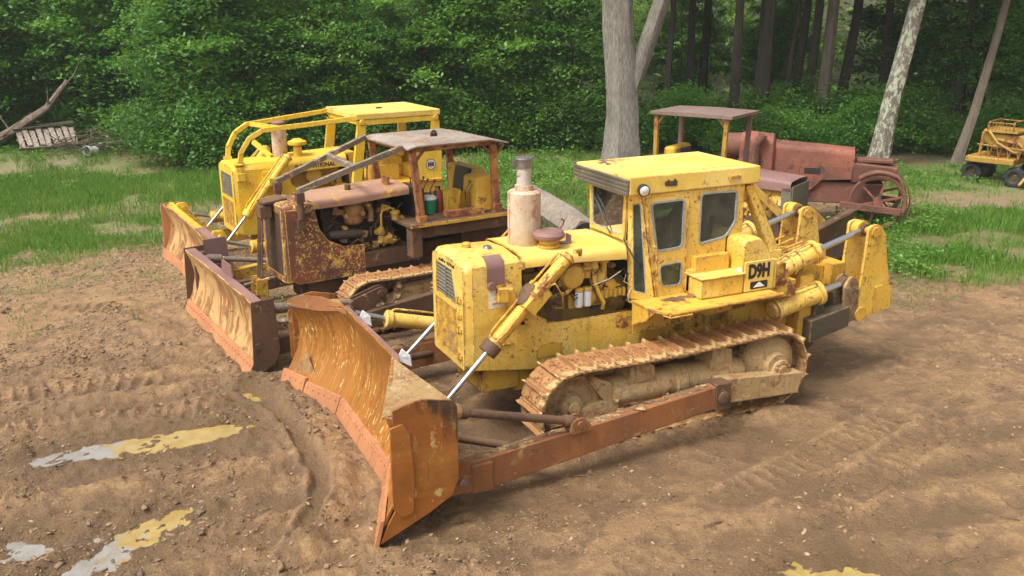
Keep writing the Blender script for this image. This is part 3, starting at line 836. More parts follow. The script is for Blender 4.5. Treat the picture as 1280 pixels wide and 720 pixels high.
def grille_bars(g, x, y0, y1, z0, z1, n, d=.02, tilt=0, horizontal=True, top=None):
    for k in range(n):
        t = (k + .5) / n
        if horizontal:
            z = z0 + (z1 - z0) * t
            g.box((x, (y0 + y1) / 2, z), (d, y1 - y0, (z1 - z0) / n * .5), (0, tilt, 0))
        else:
            y = y0 + (y1 - y0) * t
            g.box((x, y, (z0 + z1) / 2), (d, (y1 - y0) / n * .35, z1 - z0))

# ================================================================== big cab bulldozer (in front)
D = thing('bulldozer', 'large yellow bulldozer with glazed cab, D9H on its tank and a big orange-rusted blade', 'bulldozer', (0, 0, 0), 0, 'yellow bulldozers parked in a row on the mud')

TP = dict(xs=-1.63, zs=.62, xi=1.56, zi=.60, Rr=.525, Rf=.515, pitch=.262, w=.60, gh=.085, sag=.035)
for s in (1, -1): make_track(D, s * 1.17, s, TP)

for s in (1, -1):
    yc = s * 1.17; yo = s * 1.30
    g = G(); wheel_disc(g, (1.56, yc, .60), .43, .24, s)
    wd = g.build('idler', M['hub'], D, .006)
    h = G()
    for k in range(20):
        q = rnd.uniform(.02, .055)
        h.lump((1.56 + rnd.uniform(-.20, .20), yc + s * .13, .46 + rnd.uniform(-.16, .12)), (q * 1.3, .05, q), 40 + k, 2, .4)
    h.build('packed_mud', M['mudcake'], wd)
    g = G(); sprocket(g, (-1.63, yc, .62), .50, .09)
    g.build('sprocket', M['mudcake'], D, .004)
    # final drive dome with bolted bearing cap
    g = G()
    g.lathe([(0, 0), (.46, 0), (.46, .30), (.44, .55), (.36, .85), (.20, .98), (.18, 1.25), (.0, 1.25)], (-1.63, s * 1.10, .66), (-1.63, s * 1.40, .66), 40)
    g.bb(-1.98, -1.2, s * 1.22, s * 1.36, .18, .62)
    fd = g.build('final_drive', M['hub'], D, .01)
    g = G()
    cx, cz = -1.68, .60
    g.lathe([(0, 0), (.15, 0), (.16, .25), (.15, .55), (.09, .6), (.085, 1), (0, 1)], (cx, s * 1.45, cz), (cx, s * 1.56, cz), 28)
    for k in range(12):
        a = 2 * PI * k / 12
        g.tube((cx + .125 * math.cos(a), s * 1.48, cz + .125 * math.sin(a)), (cx + .125 * math.cos(a), s * 1.535, cz + .125 * math.sin(a)), .017, n=6)
    g.build('hub_cap', M['hub'], fd, .004)
    # track roller frame
    g = G()
    g.hexa([(-1.9, yc - .16, .20), (1.25, yc - .16, .20), (1.25, yc + .16, .20), (-1.9, yc + .16, .20), (-1.9, yc - .14, .44), (1.15, yc - .14, .50), (1.15, yc + .14, .50), (-1.9, yc + .14, .44)])
    g.lathe([(0, 0), (.17, 0), (.21, .06), (.21, .44), (.235, .45), (.235, .52), (.21, .53), (.20, .95), (.13, 1), (0, 1)], (-1.15, yc + s * .03, .62), (1.05, yc + s * .03, .66), 26)
    g.xz([(-.95, .42), (-.88, 1.02), (-.62, 1.10), (-.56, 1.06), (-.50, .45)], s * 1.02, s * 1.38)
    g.xz([(.28, .45), (.36, .98), (.56, 1.08), (.72, 1.02), (.80, .50)], s * 1.02, s * 1.36)
    g.xz([(.95, .60), (1.02, .86), (1.18, .93), (1.30, 1.0), (1.34, .92), (1.12, .62)], s * 1.26, s * 1.36)
    g.hexa([(.9, s * 1.20, .42), (1.9, s * 1.20, .40), (1.9, s * 1.38, .40), (.9, s * 1.38, .42), (.9, s * 1.22, .66), (1.75, s * 1.22, .50), (1.75, s * 1.36, .50), (.9, s * 1.36, .66)])
    for k in range(34):
        q = rnd.uniform(.015, .045)
        g.lump((rnd.uniform(-1.1, 1.3), yc + s * rnd.uniform(.12, .24), rnd.uniform(.36, .62)), (q * rnd.uniform(1, 1.8), q, q * rnd.uniform(.7, 1.2)), 70 + k, 2, .4)
    tf = g.build('track_frame', M['hub'], D, .012)
    h = G()
    h.hexa([(-1.92, s * 1.40, .26), (-.55, s * 1.40, .34), (-.55, s * 1.60, .34), (-1.92, s * 1.60, .26), (-1.98, s * 1.40, .56), (-.55, s * 1.40, .70), (-.55, s * 1.60, .70), (-1.98, s * 1.60, .56)])
    h.build('roller_guard', M['hub'], tf, .012)
    h = G()
    for k in range(6):
        x = -1.0 + k * .40
        h.lathe([(0, 0), (.12, 0), (.14, .2), (.12, .3), (.12, .7), (.14, .8), (.12, 1), (0, 1)], (x, yc - .16, .24), (x, yc + .16, .24), 18)
    h.build('track_rollers', M['mudcake'], tf)
    # carrier rollers
    for x in (-.72, .54):
        h = G(); h.lathe([(0, 0), (.10, 0), (.12, .3), (.10, .4), (.10, 1), (0, 1)], (x, yc - .14, .99), (x, yc + .13, .99), 16)
        h.build('carrier_roller', M['mudcake'], tf)

# --- main hull, belly and rear case
g = G()
g.bb(-2.25, 1.95, -.42, .42, .55, 1.42)
g.bb(-2.55, -1.4, -.60, .60, .60, 1.55)
g.bb(-2.75, -2.5, -.85, .85, .75, 1.70)
g.bb(1.9, 2.45, -.45, .45, .62, 1.1)
g.build('main_frame', M['yellow_mud'], D, .02)
# side panels with the swept cut-out over the engine
side = [(2.62, 1.02), (2.62, 2.40), (1.93, 2.40), (1.93, 2.16)] + [(1.93 - .60 * (1 - math.cos(a * PI / 16)), 2.16 - .65 * math.sin(a * PI / 16)) for a in range(1, 9)] + [(.10, 1.50), (.10, .96), (1.8, .90)]
for s in (1, -1):
    g = G(); g.xz(side, s * .578, s * .592)
    g.bb(.105, .125, s * .56, s * .59, .98, 1.50)
    for zz in (1.9, 1.32):
        g.bb(2.05, 2.35, s * .590, s * .61, zz - .012, zz + .012)
    sp_ = g.build('side_panel', M['yellow'], D, .006)
    if s == 1:
        h = G(); h.xz([(2.40, 1.83), (2.40, 2.08), (2.12, 2.10), (2.12, 1.85)], .5935, .5965)
        h.build('maintenance_label', M['label_white'], sp_)
        h = G(); h.xz([(1.72, 1.05), (1.72, 1.16), (1.66, 1.22), (1.50, 1.24), (1.34, 1.20), (1.34, 1.05)], .5935, .615)
        h.build('inspection_plate', M['yellow_worn'], sp_, .004)
        for cx, cz in ((2.45, 2.32), (2.0, 2.30)):
            pass
# nose (radiator guard) : rounded shell and front frame
xs_ = [(1.93, 2.44), (2.3, 2.455), (2.55, 2.46), (2.66, 2.45)]
secs = [hood_section(x, .575, z, .13, 1.05) for x, z in xs_]
secs.append(hood_section(2.72, .545, 2.40, .12, 1.08))
g = shell(secs, .02)
front = rpoly([(-.545, 1.02), (.545, 1.02), (.545, 2.40), (-.545, 2.40)], [.03, .03, .12, .12])
up_op = [(-.40, 1.86), (.30, 1.86), (.16, 2.28), (-.40, 2.28)]
lo_op = [(-.44, 1.12), (.34, 1.12), (.34, 1.78), (-.44, 1.78)]
g.plate(front, (2.715, 0, 0), (0, 1, 0), (0, 0, 1), .03, [up_op, lo_op])
rg = g.build('radiator_guard', M['yellow'], D, .008)
h = G(); grille_bars(h, 2.70, -.42, .32, 1.86, 2.30, 9, .05, 35)
h.bb(2.69, 2.725, -.075, -.045, 1.86, 2.29); h.build('upper_grille', M['louver'], rg)
h = G(); h.bb(2.60, 2.61, -.5, .5, 1.1, 2.35); h.build('radiator_core', M['dark'], rg)
h = G()
for k in range(26): h.bb(2.702, 2.722, -.44, .34, 1.125 + k * .0255, 1.137 + k * .0255)
for k in range(14): h.bb(2.696, 2.708, -.44 + k * .058, -.425 + k * .058, 1.12, 1.78)
h.build('lower_grille', M['yellow_mud'], rg)
h = G()
for zz in (1.18, 1.55, 1.74, 1.95): 
    h.tube((2.745, .40, zz - .05), (2.745, .40, zz + .05), .024, n=10); h.bb(2.725, 2.75, .34, .50, zz - .03, zz + .03)
h.build('grille_hinges', M['yellow_worn'], rg, .004)
# peeled black lettering above the grille: only ragged remnants are left in the photo
h = G(); rr = random.Random(5)
yy = -.34
while yy < .26:
    wv = rr.uniform(.02, .055); z0 = 2.345 + rr.uniform(-.008, .008)
    pts = [(yy, z0 - rr.uniform(.01, .035)), (yy + wv * .5, z0 - rr.uniform(.015, .035)), (yy + wv, z0 - rr.uniform(.005, .03)), (yy + wv * .9, z0 + rr.uniform(.01, .03)), (yy + wv * .4, z0 + rr.uniform(.0, .03)), (yy, z0 + rr.uniform(.01, .03))]
    if rr.random() < .8: h.plate(pts, (2.7325, 0, 0), (0, 1, 0), (0, 0, 1), .002)
    yy += wv + rr.uniform(.0, .02)
h.build('peeled_lettering', M['decal_black'], rg)
h = G(); h.lathe([(0, 0), (.06, 0), (.06, .5), (.045, .6), (.06, .7), (.05, 1), (0, 1)], (2.40, -.12, 2.46), (2.40, -.12, 2.55), 16); h.build('radiator_cap', M['yellow_worn'], rg, .003)
h = G(); h.lathe([(0, 0), (.07, 0), (.05, 1), (0, 1)], (2.16, .02, 2.47), (2.16, .02, 2.51), 16); h.build('lifting_boss', M['dullrod'], rg)
# bent steel band over the nose corner
h = G(); band = []
for k in range(9):
    a = (PI / 2) * k / 8
    band.append([(x, .43 + .165 * math.sin(a) + (0 if k < 8 else .0), 2.335 + .155 * math.cos(a)) for x in (2.18, 2.42)])
band.append([(2.18, .597, 2.14), (2.42, .597, 2.14)])
h.loft([[b_[0], b_[1], (b_[1][0], b_[1][1] + .012, b_[1][2] + .012), (b_[0][0], b_[0][1] + .012, b_[0][2] + .012)] for b_ in band])
h.lathe([(.0, 0), (.055, 0), (.055, 1), (0, 1)], (2.37, .6, 2.14), (2.37, .66, 2.14), 14)
h.build('steel_band', M['mauve'], rg, .003)
# hood over the engine
secs = [hood_section(x, .60, z, .11, zb, .02) for x, z, zb in ((1.925, 2.465, 2.31), (1.5, 2.46, 2.31), (1.0, 2.45, 2.29), (.36, 2.44, 2.25))]
g = shell(secs, .016)
hd = g.build('hood', M['yellow_top'], D, .005)
g = G(); g.bb(1.90, 1.93, -.61, .61, 2.30, 2.40)
g.pipe([(1.93, .6, 2.33), (1.93, .55, 2.45), (1.93, .4, 2.485), (1.93, 0, 2.495), (1.93, -.4, 2.485)], .012); g.build('hood_seam', M['yellow_worn'], hd)
# muffler and stack
g = G(); g.lathe([(0, 0), (.215, 0), (.222, .02), (.222, .96), (.19, 1), (.11, 1), (0, 1)], (1.60, -.02, 2.45), (1.60, -.02, 3.20), 32)
g.bb(1.81, 1.83, -.03, .0, 2.5, 3.18)
g.lathe([(.10, 0), (.125, .0), (.125, 1), (.10, 1)], (1.60, -.02, 3.20), (1.60, -.02, 3.27), 22)
mf = g.build('muffler', M['muffler'], D, .004)
g = G(); g.lathe([(0, 0), (.098, 0), (.098, 1), (.08, 1), (0, .9)], (1.60, -.02, 3.26), (1.60, -.02, 3.56), 22); g.build('exhaust_pipe', M['pipe_white'], mf)
g = G(); g.lathe([(.1, 0), (.112, 0), (.112, 1), (.1, 1)], (1.60, -.02, 3.50), (1.60, -.02, 3.61), 22); g.bb(1.71, 1.76, -.04, .0, 3.53, 3.60)
g.lathe([(0, 0), (.125, 0), (.12, 1), (0, 1)], (1.60, -.02, 3.612), (1.60, -.02, 3.632), 22)
g.build('rain_cap', M['dullrod'], mf)
# pre-cleaner ring
g = G(); c0 = (1.38, .27, 2.47); g.lathe([(0, 0), (.155, 0), (.155, .3), (.13, .38), (.13, 1), (0, 1)], c0, (1.38, .27, 2.60), 26)
pc_ = g.build('air_intake', M['yellow_worn'], D, .004)
g = G(); g.lathe([(.10, .1), (.17, 0), (.215, .25), (.22, .55), (.185, .9), (.12, 1), (.10, .85), (.0, .8)], (1.38, .27, 2.57), (1.38, .27, 2.70), 30)
g.pipe([(1.2, .2, 2.66), (1.12, .18, 2.72), (1.10, .18, 2.78), (1.15, .18, 2.80)], .015)
g.build('intake_cap', M['mauve'], pc_)
g = G(); g.bb(1.02, 1.18, .10, .24, 2.465, 2.475); g.bb(1.02, 1.035, .10, .24, 2.47, 2.58); g.lump((1.3, .02, 2.46), (.10, .05, .01), 3)
g.build('hood_bracket', M['mauve'], hd, .002)

# --- engine in the open bay
eng = G()
eng.bb(.35, 1.80, -.36, .34, 1.40, 1.78)
eng.bb(.50, 1.75, -.28, .26, 1.78, 2.12)
for k in range(6): eng.bb(.55 + k * .2, .70 + k * .2, -.22, .20, 2.12, 2.24)
eng.lathe([(0, 0), (.27, 0), (.30, .1), (.30, .8), (.24, 1), (0, 1)], (.20, .12, 1.68), (.58, .12, 1.68), 26)
EN = eng.build('engine', M['engine'], D, .012)
h = G()
for k in range(10):
    a = 2 * PI * k / 10
    h.tube((.50, .12 + .25 * math.cos(a), 1.68 + .25 * math.sin(a)), (.60, .12 + .25 * math.cos(a), 1.68 + .25 * math.sin(a)), .02, n=6)
h.build('flywheel_housing', M['engine_y'], EN, .004)
h = G(); h.lump((.66, .40, 1.95), (.12, .1, .16), 2); h.lump((.85, .40, 1.76), (.16, .1, .12), 4); h.lump((.52, .40, 1.84), (.14, .08, .12), 6)
h.tube((.62, .42, 1.85), (.62, .42, 2.22), .05, n=14); h.tube((.62, .42, 2.2), (.62, .42, 2.26), .08, n=14)
h.bb(.60, 1.15, .30, .42, 1.60, 1.80); h.build('fuel_pump', M['engine_y'], EN, .006)
h = G(); h.tube((.88, .42, 2.02), (.88, .42, 2.24), .06, n=14); h.lathe([(.04, 0), (.09, .2), (.09, .8), (.04, 1)], (.88, .42, 2.1), (.88, .42, 2.2), 16); h.build('breather', M['engine_y'], EN)
h = G(); h.bb(.28, .70, .43, .47, 1.70, 1.80)
for k in range(6): h.bb(.30 + .07 * k, .34 + .07 * k, .44, .50, 1.70 + .03 * (k % 2), 1.82)
h.build('bolted_flange', M['engine_y'], EN, .008)
h = G()
h.lathe([(0, 0), (.17, 0), (.19, .06), (.19, .8), (.15, .95), (.0, 1)], (1.12, .10, 2.07), (1.12, .54, 2.07), 28)
h.lathe([(.19, 0), (.21, 0), (.21, 1), (.19, 1)], (1.12, .36, 2.07), (1.12, .40, 2.07), 28)
h.build('air_filter', M['engine_y'], EN, .004)
for i, x in enumerate((1.03, .90)):
    h = G(); h.lathe([(0, 0), (.05, .0), (.055, .08), (.055, .96), (0, 1)], (x, .49, 1.64), (x, .49, 1.86), 18)
    f_ = h.build('oil_filter', M['white'], EN)
    h = G(); h.tube((x, .49, 1.86), (x, .49, 1.90), .06, n=18); h.build('filter_head', M['engine_y'], f_)
h = G()
h.pipe([(1.45, .44, 1.80), (1.2, .47, 1.86), (1.0, .46, 2.02), (.92, .42, 2.08)], .032, 10)
h.pipe([(.80, .47, 2.18), (.80, .50, 1.98), (.74, .52, 1.80), (.66, .52, 1.66), (.66, .5, 1.56)], .03, 10)
h.lathe([(.05, 0), (.075, .3), (.06, .7), (.075, 1)], (.80, .47, 2.12), (.80, .47, 2.26), 14)
h.build('coolant_pipe', M['engine_y'], EN)
rq = random.Random(31)
for k in range(26):
    h = G()
    x = rq.uniform(.25, 1.75); z = rq.uniform(1.56, 2.2); y = rq.uniform(.34, .46)
    if rq.random() < .5: h.tube((x, y - .05, z), (x + rq.uniform(-.02, .02), y + .06, z), rq.uniform(.02, .06), n=12)
    else: h.box((x, y, z), (rq.uniform(.05, .16), .08, rq.uniform(.04, .12)), (0, rq.uniform(-20, 20), 0))
    h.build('engine_fitting', M['engine' if k % 3 else 'engine_dark'], EN, .004)
h = G(); rr = random.Random(8)
for k in range(16):
    x = rr.uniform(.2, 1.7); y = rr.uniform(.36, .52); z = rr.uniform(1.6, 2.25); P = [(x, y, z)]
    for q in range(5):
        x += rr.uniform(-.14, .14); y = min(.53, max(.3, y + rr.uniform(-.05, .05))); z += rr.uniform(-.13, .07); P.append((x, y, max(1.52, z)))
    h.pipe(P, .008, 6)
h.pipe([(.75, .52, 1.92), (.55, .54, 2.0), (.38, .55, 2.10), (.30, .54, 2.02)], .009, 6)
h.build('loose_wiring', M['hose'], EN)
h = G(); h.pipe([(.32, .53, 2.02), (.36, .54, 1.92), (.22, .55, 1.84), (.30, .55, 1.72), (.26, .54, 1.6)], .006, 6)
h.pipe([(.84, .54, 1.93), (.6, .55, 1.99), (.42, .55, 2.08)], .006, 6); h.build('broken_wire', M['label_white'], EN)
h = G(); h.bb(.12, .16, -.55, .55, 1.45, 2.3); h.bb(.12, 1.9, -.56, -.54, 1.5, 2.3); h.build('firewall', M['dark'], EN)
h = G(); h.lathe([(0, 0), (.05, 0), (.07, .1), (.36, .14), (.36, .18), (.07, .2), (0, .2)], (1.85, .1, 1.85), (1.95, .1, 1.85), 10)
for k in range(8):
    a = 2 * PI * k / 8; c, s2 = math.cos(a), math.sin(a)
    h.hexa([(1.84, .1 + .06 * c - .05 * s2, 1.85 + .06 * s2 + .05 * c), (1.84, .1 + .06 * c + .05 * s2, 1.85 + .06 * s2 - .05 * c), (1.88, .1 + .06 * c + .05 * s2, 1.85 + .06 * s2 - .05 * c), (1.88, .1 + .06 * c - .05 * s2, 1.85 + .06 * s2 + .05 * c),
            (1.84, .1 + .42 * c - .06 * s2, 1.85 + .42 * s2 + .06 * c), (1.84, .1 + .42 * c + .06 * s2, 1.85 + .42 * s2 - .06 * c), (1.88, .1 + .42 * c + .06 * s2, 1.85 + .42 * s2 - .06 * c), (1.88, .1 + .42 * c - .06 * s2, 1.85 + .42 * s2 + .06 * c)])
h.build('cooling_fan', M['engine_dark'], EN)
h = G()
for k in range(14): h.pipe([(1.62 - k * .018, .60, 1.90 + .015 * (k % 3)), (1.60 - k * .020, .612, 1.72), (1.56 - k * .016, .605, 1.52 + .02 * (k % 2))], .006, 5)
h.build('fan_guard_mesh', M['dark_rust'], EN)

# --- lift cylinders and yokes
for s in (1, -1):
    cy = hyd(D, (1.34, s * .74, 2.44), (2.50, s * .80, 1.36), (3.42, s * .84, .48), .088, .034, M['yellow_worn'], 'lift_cylinder', (.0, .38))
    h = G(); h.beam((2.0, s * .79, 1.83), (1.72, s * .76, 2.09), .30, .20); h.beam((1.86, s * .60, 2.00), (1.86, s * .92, 1.99), .13, .13)
    h.beam((2.15, s * .62, 2.06), (2.05, s * .62, 1.78), .09, .16)
    h.build('trunnion_yoke', M['yellow_worn'], cy, .012)
    h = G(); h.lathe([(0, 0), (.12, 0), (.14, .2), (.14, .8), (.12, 1), (0, 1)], (1.80, s * .68, 2.06), (1.99, s * .79, 1.84), 18)
    h.build('pivot_collar', M['dark_rust'], cy, .006)
    h = G(); h.lathe([(.1, 0), (.125, 0), (.125, 1), (.1, 1)], (2.42, s * .795, 1.435), (2.53, s * .80, 1.33), 20)
    h.build('gland_collar', M['dark_rust'], cy, .004)
    h = G(); h.pipe([(1.80, s * .90, 2.10), (1.62, s * .93, 2.16), (1.5, s * .90, 1.98), (1.44, s * .82, 1.78), (1.45, s * .62, 1.72)], .012, 6)
    h.pipe([(2.46, s * .93, 1.50), (2.3, s * .93, 1.62), (1.95, s * .90, 1.98), (1.5, s * .86, 2.36), (1.36, s * .66, 2.36)], .017, 8)
    h.pipe([(1.30, s * .84, 2.52), (1.16, s * .74, 2.50), (1.12, s * .66, 2.42)], .03, 8)
    h.build('hydraulic_line', M['yellow_worn'] , cy)
    # tube bracket from the side panel to the yoke
    h = G(); h.bb(2.16, 2.30, s * .575, s * .70, 1.92, 2.10); h.bb(1.9, 2.10, s * .58, s * .74, 1.60, 1.66); h.bb(1.95, 2.02, s * .60, s * .74, 1.6, 1.9)
    h.build('cylinder_bracket', M['yellow_worn'], D, .01)

# --- blade
PLAN = [(4.46, -2.41), (3.95, -1.10), (3.95, 1.07), (4.46, 2.41)]
PROF = [(0, 0), (.18, -.13), (.4, -.23), (.6, -.25), (.8, -.20), (1, -.08)]
BL = curved_blade(PLAN, [1.34, 1.58, 1.61, 1.46], PROF, .03, 10, .22).build('blade', M['blade'], D)
# raised spill plate at the far end of the top edge
h = G(); h.loft([[(4.36 - .03, -2.40, 1.30), (4.36, -2.40, 1.30), (4.36, -2.40, 1.36), (4.33, -2.40, 1.36)],
                 [(4.24, -2.1, 1.33), (4.27, -2.1, 1.33), (4.25, -2.1, 1.52), (4.22, -2.1, 1.52)],
                 [(4.06, -1.6, 1.40), (4.09, -1.6, 1.40), (4.05, -1.6, 1.61), (4.02, -1.6, 1.61)],
                 [(3.86, -1.22, 1.48), (3.89, -1.22, 1.48), (3.86, -1.22, 1.585), (3.83, -1.22, 1.585)],
                 [(3.82, -.95, 1.50), (3.85, -.95, 1.50), (3.85, -.95, 1.56), (3.82, -.95, 1.56)]])
h.build('spill_plate', M['arm_rust'], BL, .004)
# top rail and stiffeners on the back
h = G()
def along(P, f):
    return [f(*p) for p in P]
for (a, b_, za, zb_) in ((PLAN[0], PLAN[1], 1.34, 1.58), (PLAN[1], PLAN[2], 1.58, 1.61), (PLAN[2], PLAN[3], 1.61, 1.46)):
    h.beam((a[0] - .42, a[1] * .985, .78), (b_[0] - .44, b_[1], .80), .18, .26)
    h.beam((a[0] - .20, a[1] * .985, .30), (b_[0] - .21, b_[1], .30), .14, .16)
for y in (-1.9, -1.4, -1.0, -.5, 0, .5, 1.0, 1.5, 2.0):
    x = 3.95 + max(0, abs(y) - 1.08) * .38
    h.xz([(x - .09, .24), (x - .46, .6), (x - .50, .95), (x - .22, 1.36), (x - .275, 1.3), (x - .31, 1.05), (x - .30, .75), (x - .21, .45)], y - .012, y + .012)
h.build('back_stiffeners', M['arm_rust'], BL, .006)
h = G()
for (a, b_, za, zb_) in ((PLAN[0], PLAN[1], 1.34, 1.58), (PLAN[1], PLAN[2], 1.58, 1.61), (PLAN[2], PLAN[3], 1.61, 1.46)):
    h.beam((a[0] - .15, a[1], za - .045), (b_[0] - .15, b_[1], zb_ - .045), .07, .075)
h.build('top_rail', M['mauve'], BL, .006)
# near wing: tan mud-filled triangular top web
h = G(); h.add([(3.86, 1.09, 1.60), (4.40, 2.38, 1.47), (3.60, 2.38, 1.50), (3.62, 1.5, 1.36), (3.86, 1.09, 1.57), (4.40, 2.38, 1.44), (3.60, 2.38, 1.44), (3.62, 1.5, 1.30)],
              [(0, 3, 2, 1), (4, 5, 6, 7), (0, 1, 5, 4), (1, 2, 6, 5), (2, 3, 7, 6), (3, 0, 4, 7)])
h.build('top_web', M['hub'], BL, .004)
h = G(); h.add([(3.86, -1.12, 1.57), (4.36, -2.38, 1.34), (3.60, -2.38, 1.30), (3.62, -1.5, 1.30), (3.86, -1.12, 1.53), (4.36, -2.38, 1.31), (3.60, -2.38, 1.27), (3.62, -1.5, 1.26)],
              [(0, 1, 2, 3), (7, 6, 5, 4), (0, 4, 5, 1), (1, 5, 6, 2), (2, 6, 7, 3), (3, 7, 4, 0)])
h.build('top_web', M['hub'], BL, .004)
for s in (1, -1):
    zt = 1.56 if s > 0 else 1.40
    h = G(); h.xz([(4.50, .02), (4.40, .24), (4.30, .40), (4.30, zt - .02), (4.20, zt + .01), (3.98, zt + .05), (3.62, zt - .03), (3.58, zt - .10), (3.58, .62), (3.66, .42), (3.95, .26)], s * 2.40, s * 2.435)
    ep = h.build('end_plate', M['end_burnt'], BL, .006)
    h = G(); h.xz(rpoly([(4.345, .42), (4.345, zt - .20), (4.20, zt - .17), (4.13, zt - .30), (4.10, .80), (4.12, .34), (4.25, .30)], .03, 3), s * 2.436, s * 2.466)
    h.build('wear_plate', M['blade_end'], ep, .006)
    h = G(); h.xz([(3.80, .60), (3.30, .60), (3.28, .20), (3.55, .2)], s * 2.02, s * 2.10); h.xz([(3.80, .60), (3.35, .60), (3.35, .20), (3.55, .2)], s * 1.78, s * 1.84)
    h.build('arm_bracket', M['arm_rust'], BL, .01)
# cutting edge: bolted segments
def edge_piece(a, b_, z1, name, holes=False, lip=.11):
    a = Vector(a + (0,)); b_ = Vector(b_ + (0,)); d = (b_ - a).normalized(); nn = Vector((-d.y, d.x, 0)); nn = nn if nn.x > 0 else -nn
    h = G(); q = []
    for p in (a, b_):
        q.append([p + Vector((lip, 0, .0)) - nn * .004, p + Vector((lip - .03, 0, 0)) - nn * .03, p + Vector((-.03, 0, z1)), p + Vector((.012, 0, z1))])
    h.loft(q)
    L = (b_ - a).length; n = max(3, int(L / .13))
    for k in range(n):
        for t in ((.34, .72) if holes else (.72,)):
            c = a + d * L * (k + .5) / n + Vector((lip * (1 - t) + .012 * t, 0, z1 * t))
            h.tube(c - Vector((.01, 0, .004)), c + Vector((.010, 0, .004)), .016, n=8)
    return h.build(name, M['edge_salmon'], BL, .004)
def lerp2(a, b_, t): return (a[0] + (b_[0] - a[0]) * t, a[1] + (b_[1] - a[1]) * t)
for a, b_, cuts in ((PLAN[1], PLAN[2], (0, .25, .5, .75, 1)),):
    for t0, t1 in zip(cuts[:-1], cuts[1:]): edge_piece(lerp2(a, b_, t0 + .003), lerp2(a, b_, t1 - .003), .25, 'cutting_edge')
for a, b_ in ((PLAN[1], PLAN[0]), (PLAN[2], PLAN[3])):
    edge_piece(lerp2(a, b_, .01), lerp2(a, b_, .60), .25, 'cutting_edge')
    edge_piece(lerp2(a, b_, .61), lerp2(a, b_, 1.02), .30, 'end_bit', True)
# worn corner gusset where wing meets floor (far side)
h = G(); h.add([(4.12, -1.75, .26), (4.37, -2.30, .26), (4.20, -2.02, .66), (4.1, -1.75, .22)], [(0, 1, 2), (0, 2, 3), (1, 3, 2), (0, 3, 1)])
h.build('corner_gusset', M['hub'], BL)

# --- push arms, braces
for s in (1, -1):
    h = G()
    h.hexa([(-.30, s * 1.66, .42), (3.32, s * 1.86, .12), (3.32, s * 2.04, .12), (-.30, s * 1.84, .42), (-.30, s * 1.66, .74), (3.30, s * 1.86, .53), (3.30, s * 2.04, .53), (-.30, s * 1.84, .74)])
    h.bb(3.0, 3.28, s * 1.84, s * 2.06, .14, .50)
    pa = h.build('push_arm', M['arm_rust'], D, .018)
    h = G(); h.hexa([(-.56, s * 1.62, .38), (-.29, s * 1.64, .40), (-.29, s * 1.86, .40), (-.56, s * 1.84, .38), (-.54, s * 1.62, .76), (-.29, s * 1.64, .77), (-.29, s * 1.86, .77), (-.54, s * 1.84, .76)])
    h.lathe([(0, 0), (.10, 0), (.10, .7), (.085, 1), (0, 1)], (-.42, s * 1.84, .56), (-.42, s * 1.875, .56), 24)
    h.build('trunnion_block', M['dark_rust'], pa, .012)
    h = G()
    for dy in (-.07, .07): h.xz(rpoly([(1.98, .60), (1.95, .76), (1.80, .80), (1.70, .72), (1.66, .60)], .06), s * 1.93 + dy - .014, s * 1.93 + dy + .014)
    h.tube((1.83, s * 1.93 - .11, .71), (1.83, s * 1.93 + .11, .71), .045, n=16)
    h.build('brace_lug', M['arm_rust'], pa, .006)
    h = G()
    for k in range(4): h.lathe([(.02, 0), (.05, .1), (.055, .5), (.05, .9), (.02, 1)], (3.34 + .015 * k, s * 2.02, .22 + .09 * k), (3.34 + .015 * k, s * 2.08, .22 + .09 * k), 14)
    h.tube((3.40, s * 1.80, .35), (3.40, s * 2.12, .35), .05, n=14)
    h.build('shackle', M['dullrod'], pa, .003)
    h = G(); rq = random.Random(61)
    for k in range(90):
        t = rq.random(); x = -.2 + 3.3 * t; q = rq.uniform(.02, .06)
        yy = 1.75 + (x + .3) / 3.62 * .20; zz = .74 - (x + .3) / 3.6 * .21
        h.lump((x, s * (yy + rq.uniform(-.05, .05)), zz + .002), (q * 2, min(.05, q), q * .28), 800 + k, 1, .3)
    h.build('mud_layer', M['mudcake'], pa)
    # inner diagonal brace
    h = G(); h.tube((3.62, s * 1.15, .62), (2.35, s * 1.80, .40), .055, n=16); h.build('diagonal_brace', M['dark_rust'], D)
h = G(); h.tube((3.54, 2.02, 1.22), (3.30, 2.0, 1.15), .085, .075, n=20); h.tube((3.30, 2.0, 1.15), (1.90, 1.93, .735), .052, n=18)
h.lathe([(.05, 0), (.075, .3), (.075, .7), (.05, 1)], (2.05, 1.935, .78), (1.86, 1.93, .72), 18)
tb = h.build('tilt_brace', M['dark_rust'], D, .004)
h = G(); h.lathe([(.05, 0), (.10, 0), (.105, .5), (.09, 1), (.05, 1)], (3.56, 2.02, 1.225), (3.40, 2.01, 1.18), 20); h.build('brace_socket', M['hub'], tb, .004)
hyd(D, (2.05, -1.84, .80), (3.02, -1.88, 1.04), (3.56, -1.92, 1.22), .11, .045, M['yellow'], 'tilt_cylinder', (.02,))
# small pale guards bolted to the top rail
for y in (-1.06, .62):
    h = G(); h.add([(3.66, y, 1.38), (3.50, y + .10, 1.30), (3.52, y + .12, 1.44), (3.60, y + .04, 1.52), (3.66, y + .012, 1.37), (3.50, y + .112, 1.29), (3.52, y + .132, 1.43), (3.60, y + .052, 1.51)],
                  [(0, 1, 2, 3), (7, 6, 5, 4), (0, 4, 5, 1), (1, 5, 6, 2), (2, 6, 7, 3), (3, 7, 4, 0)]); h.build('cylinder_guard', M['white'], BL)

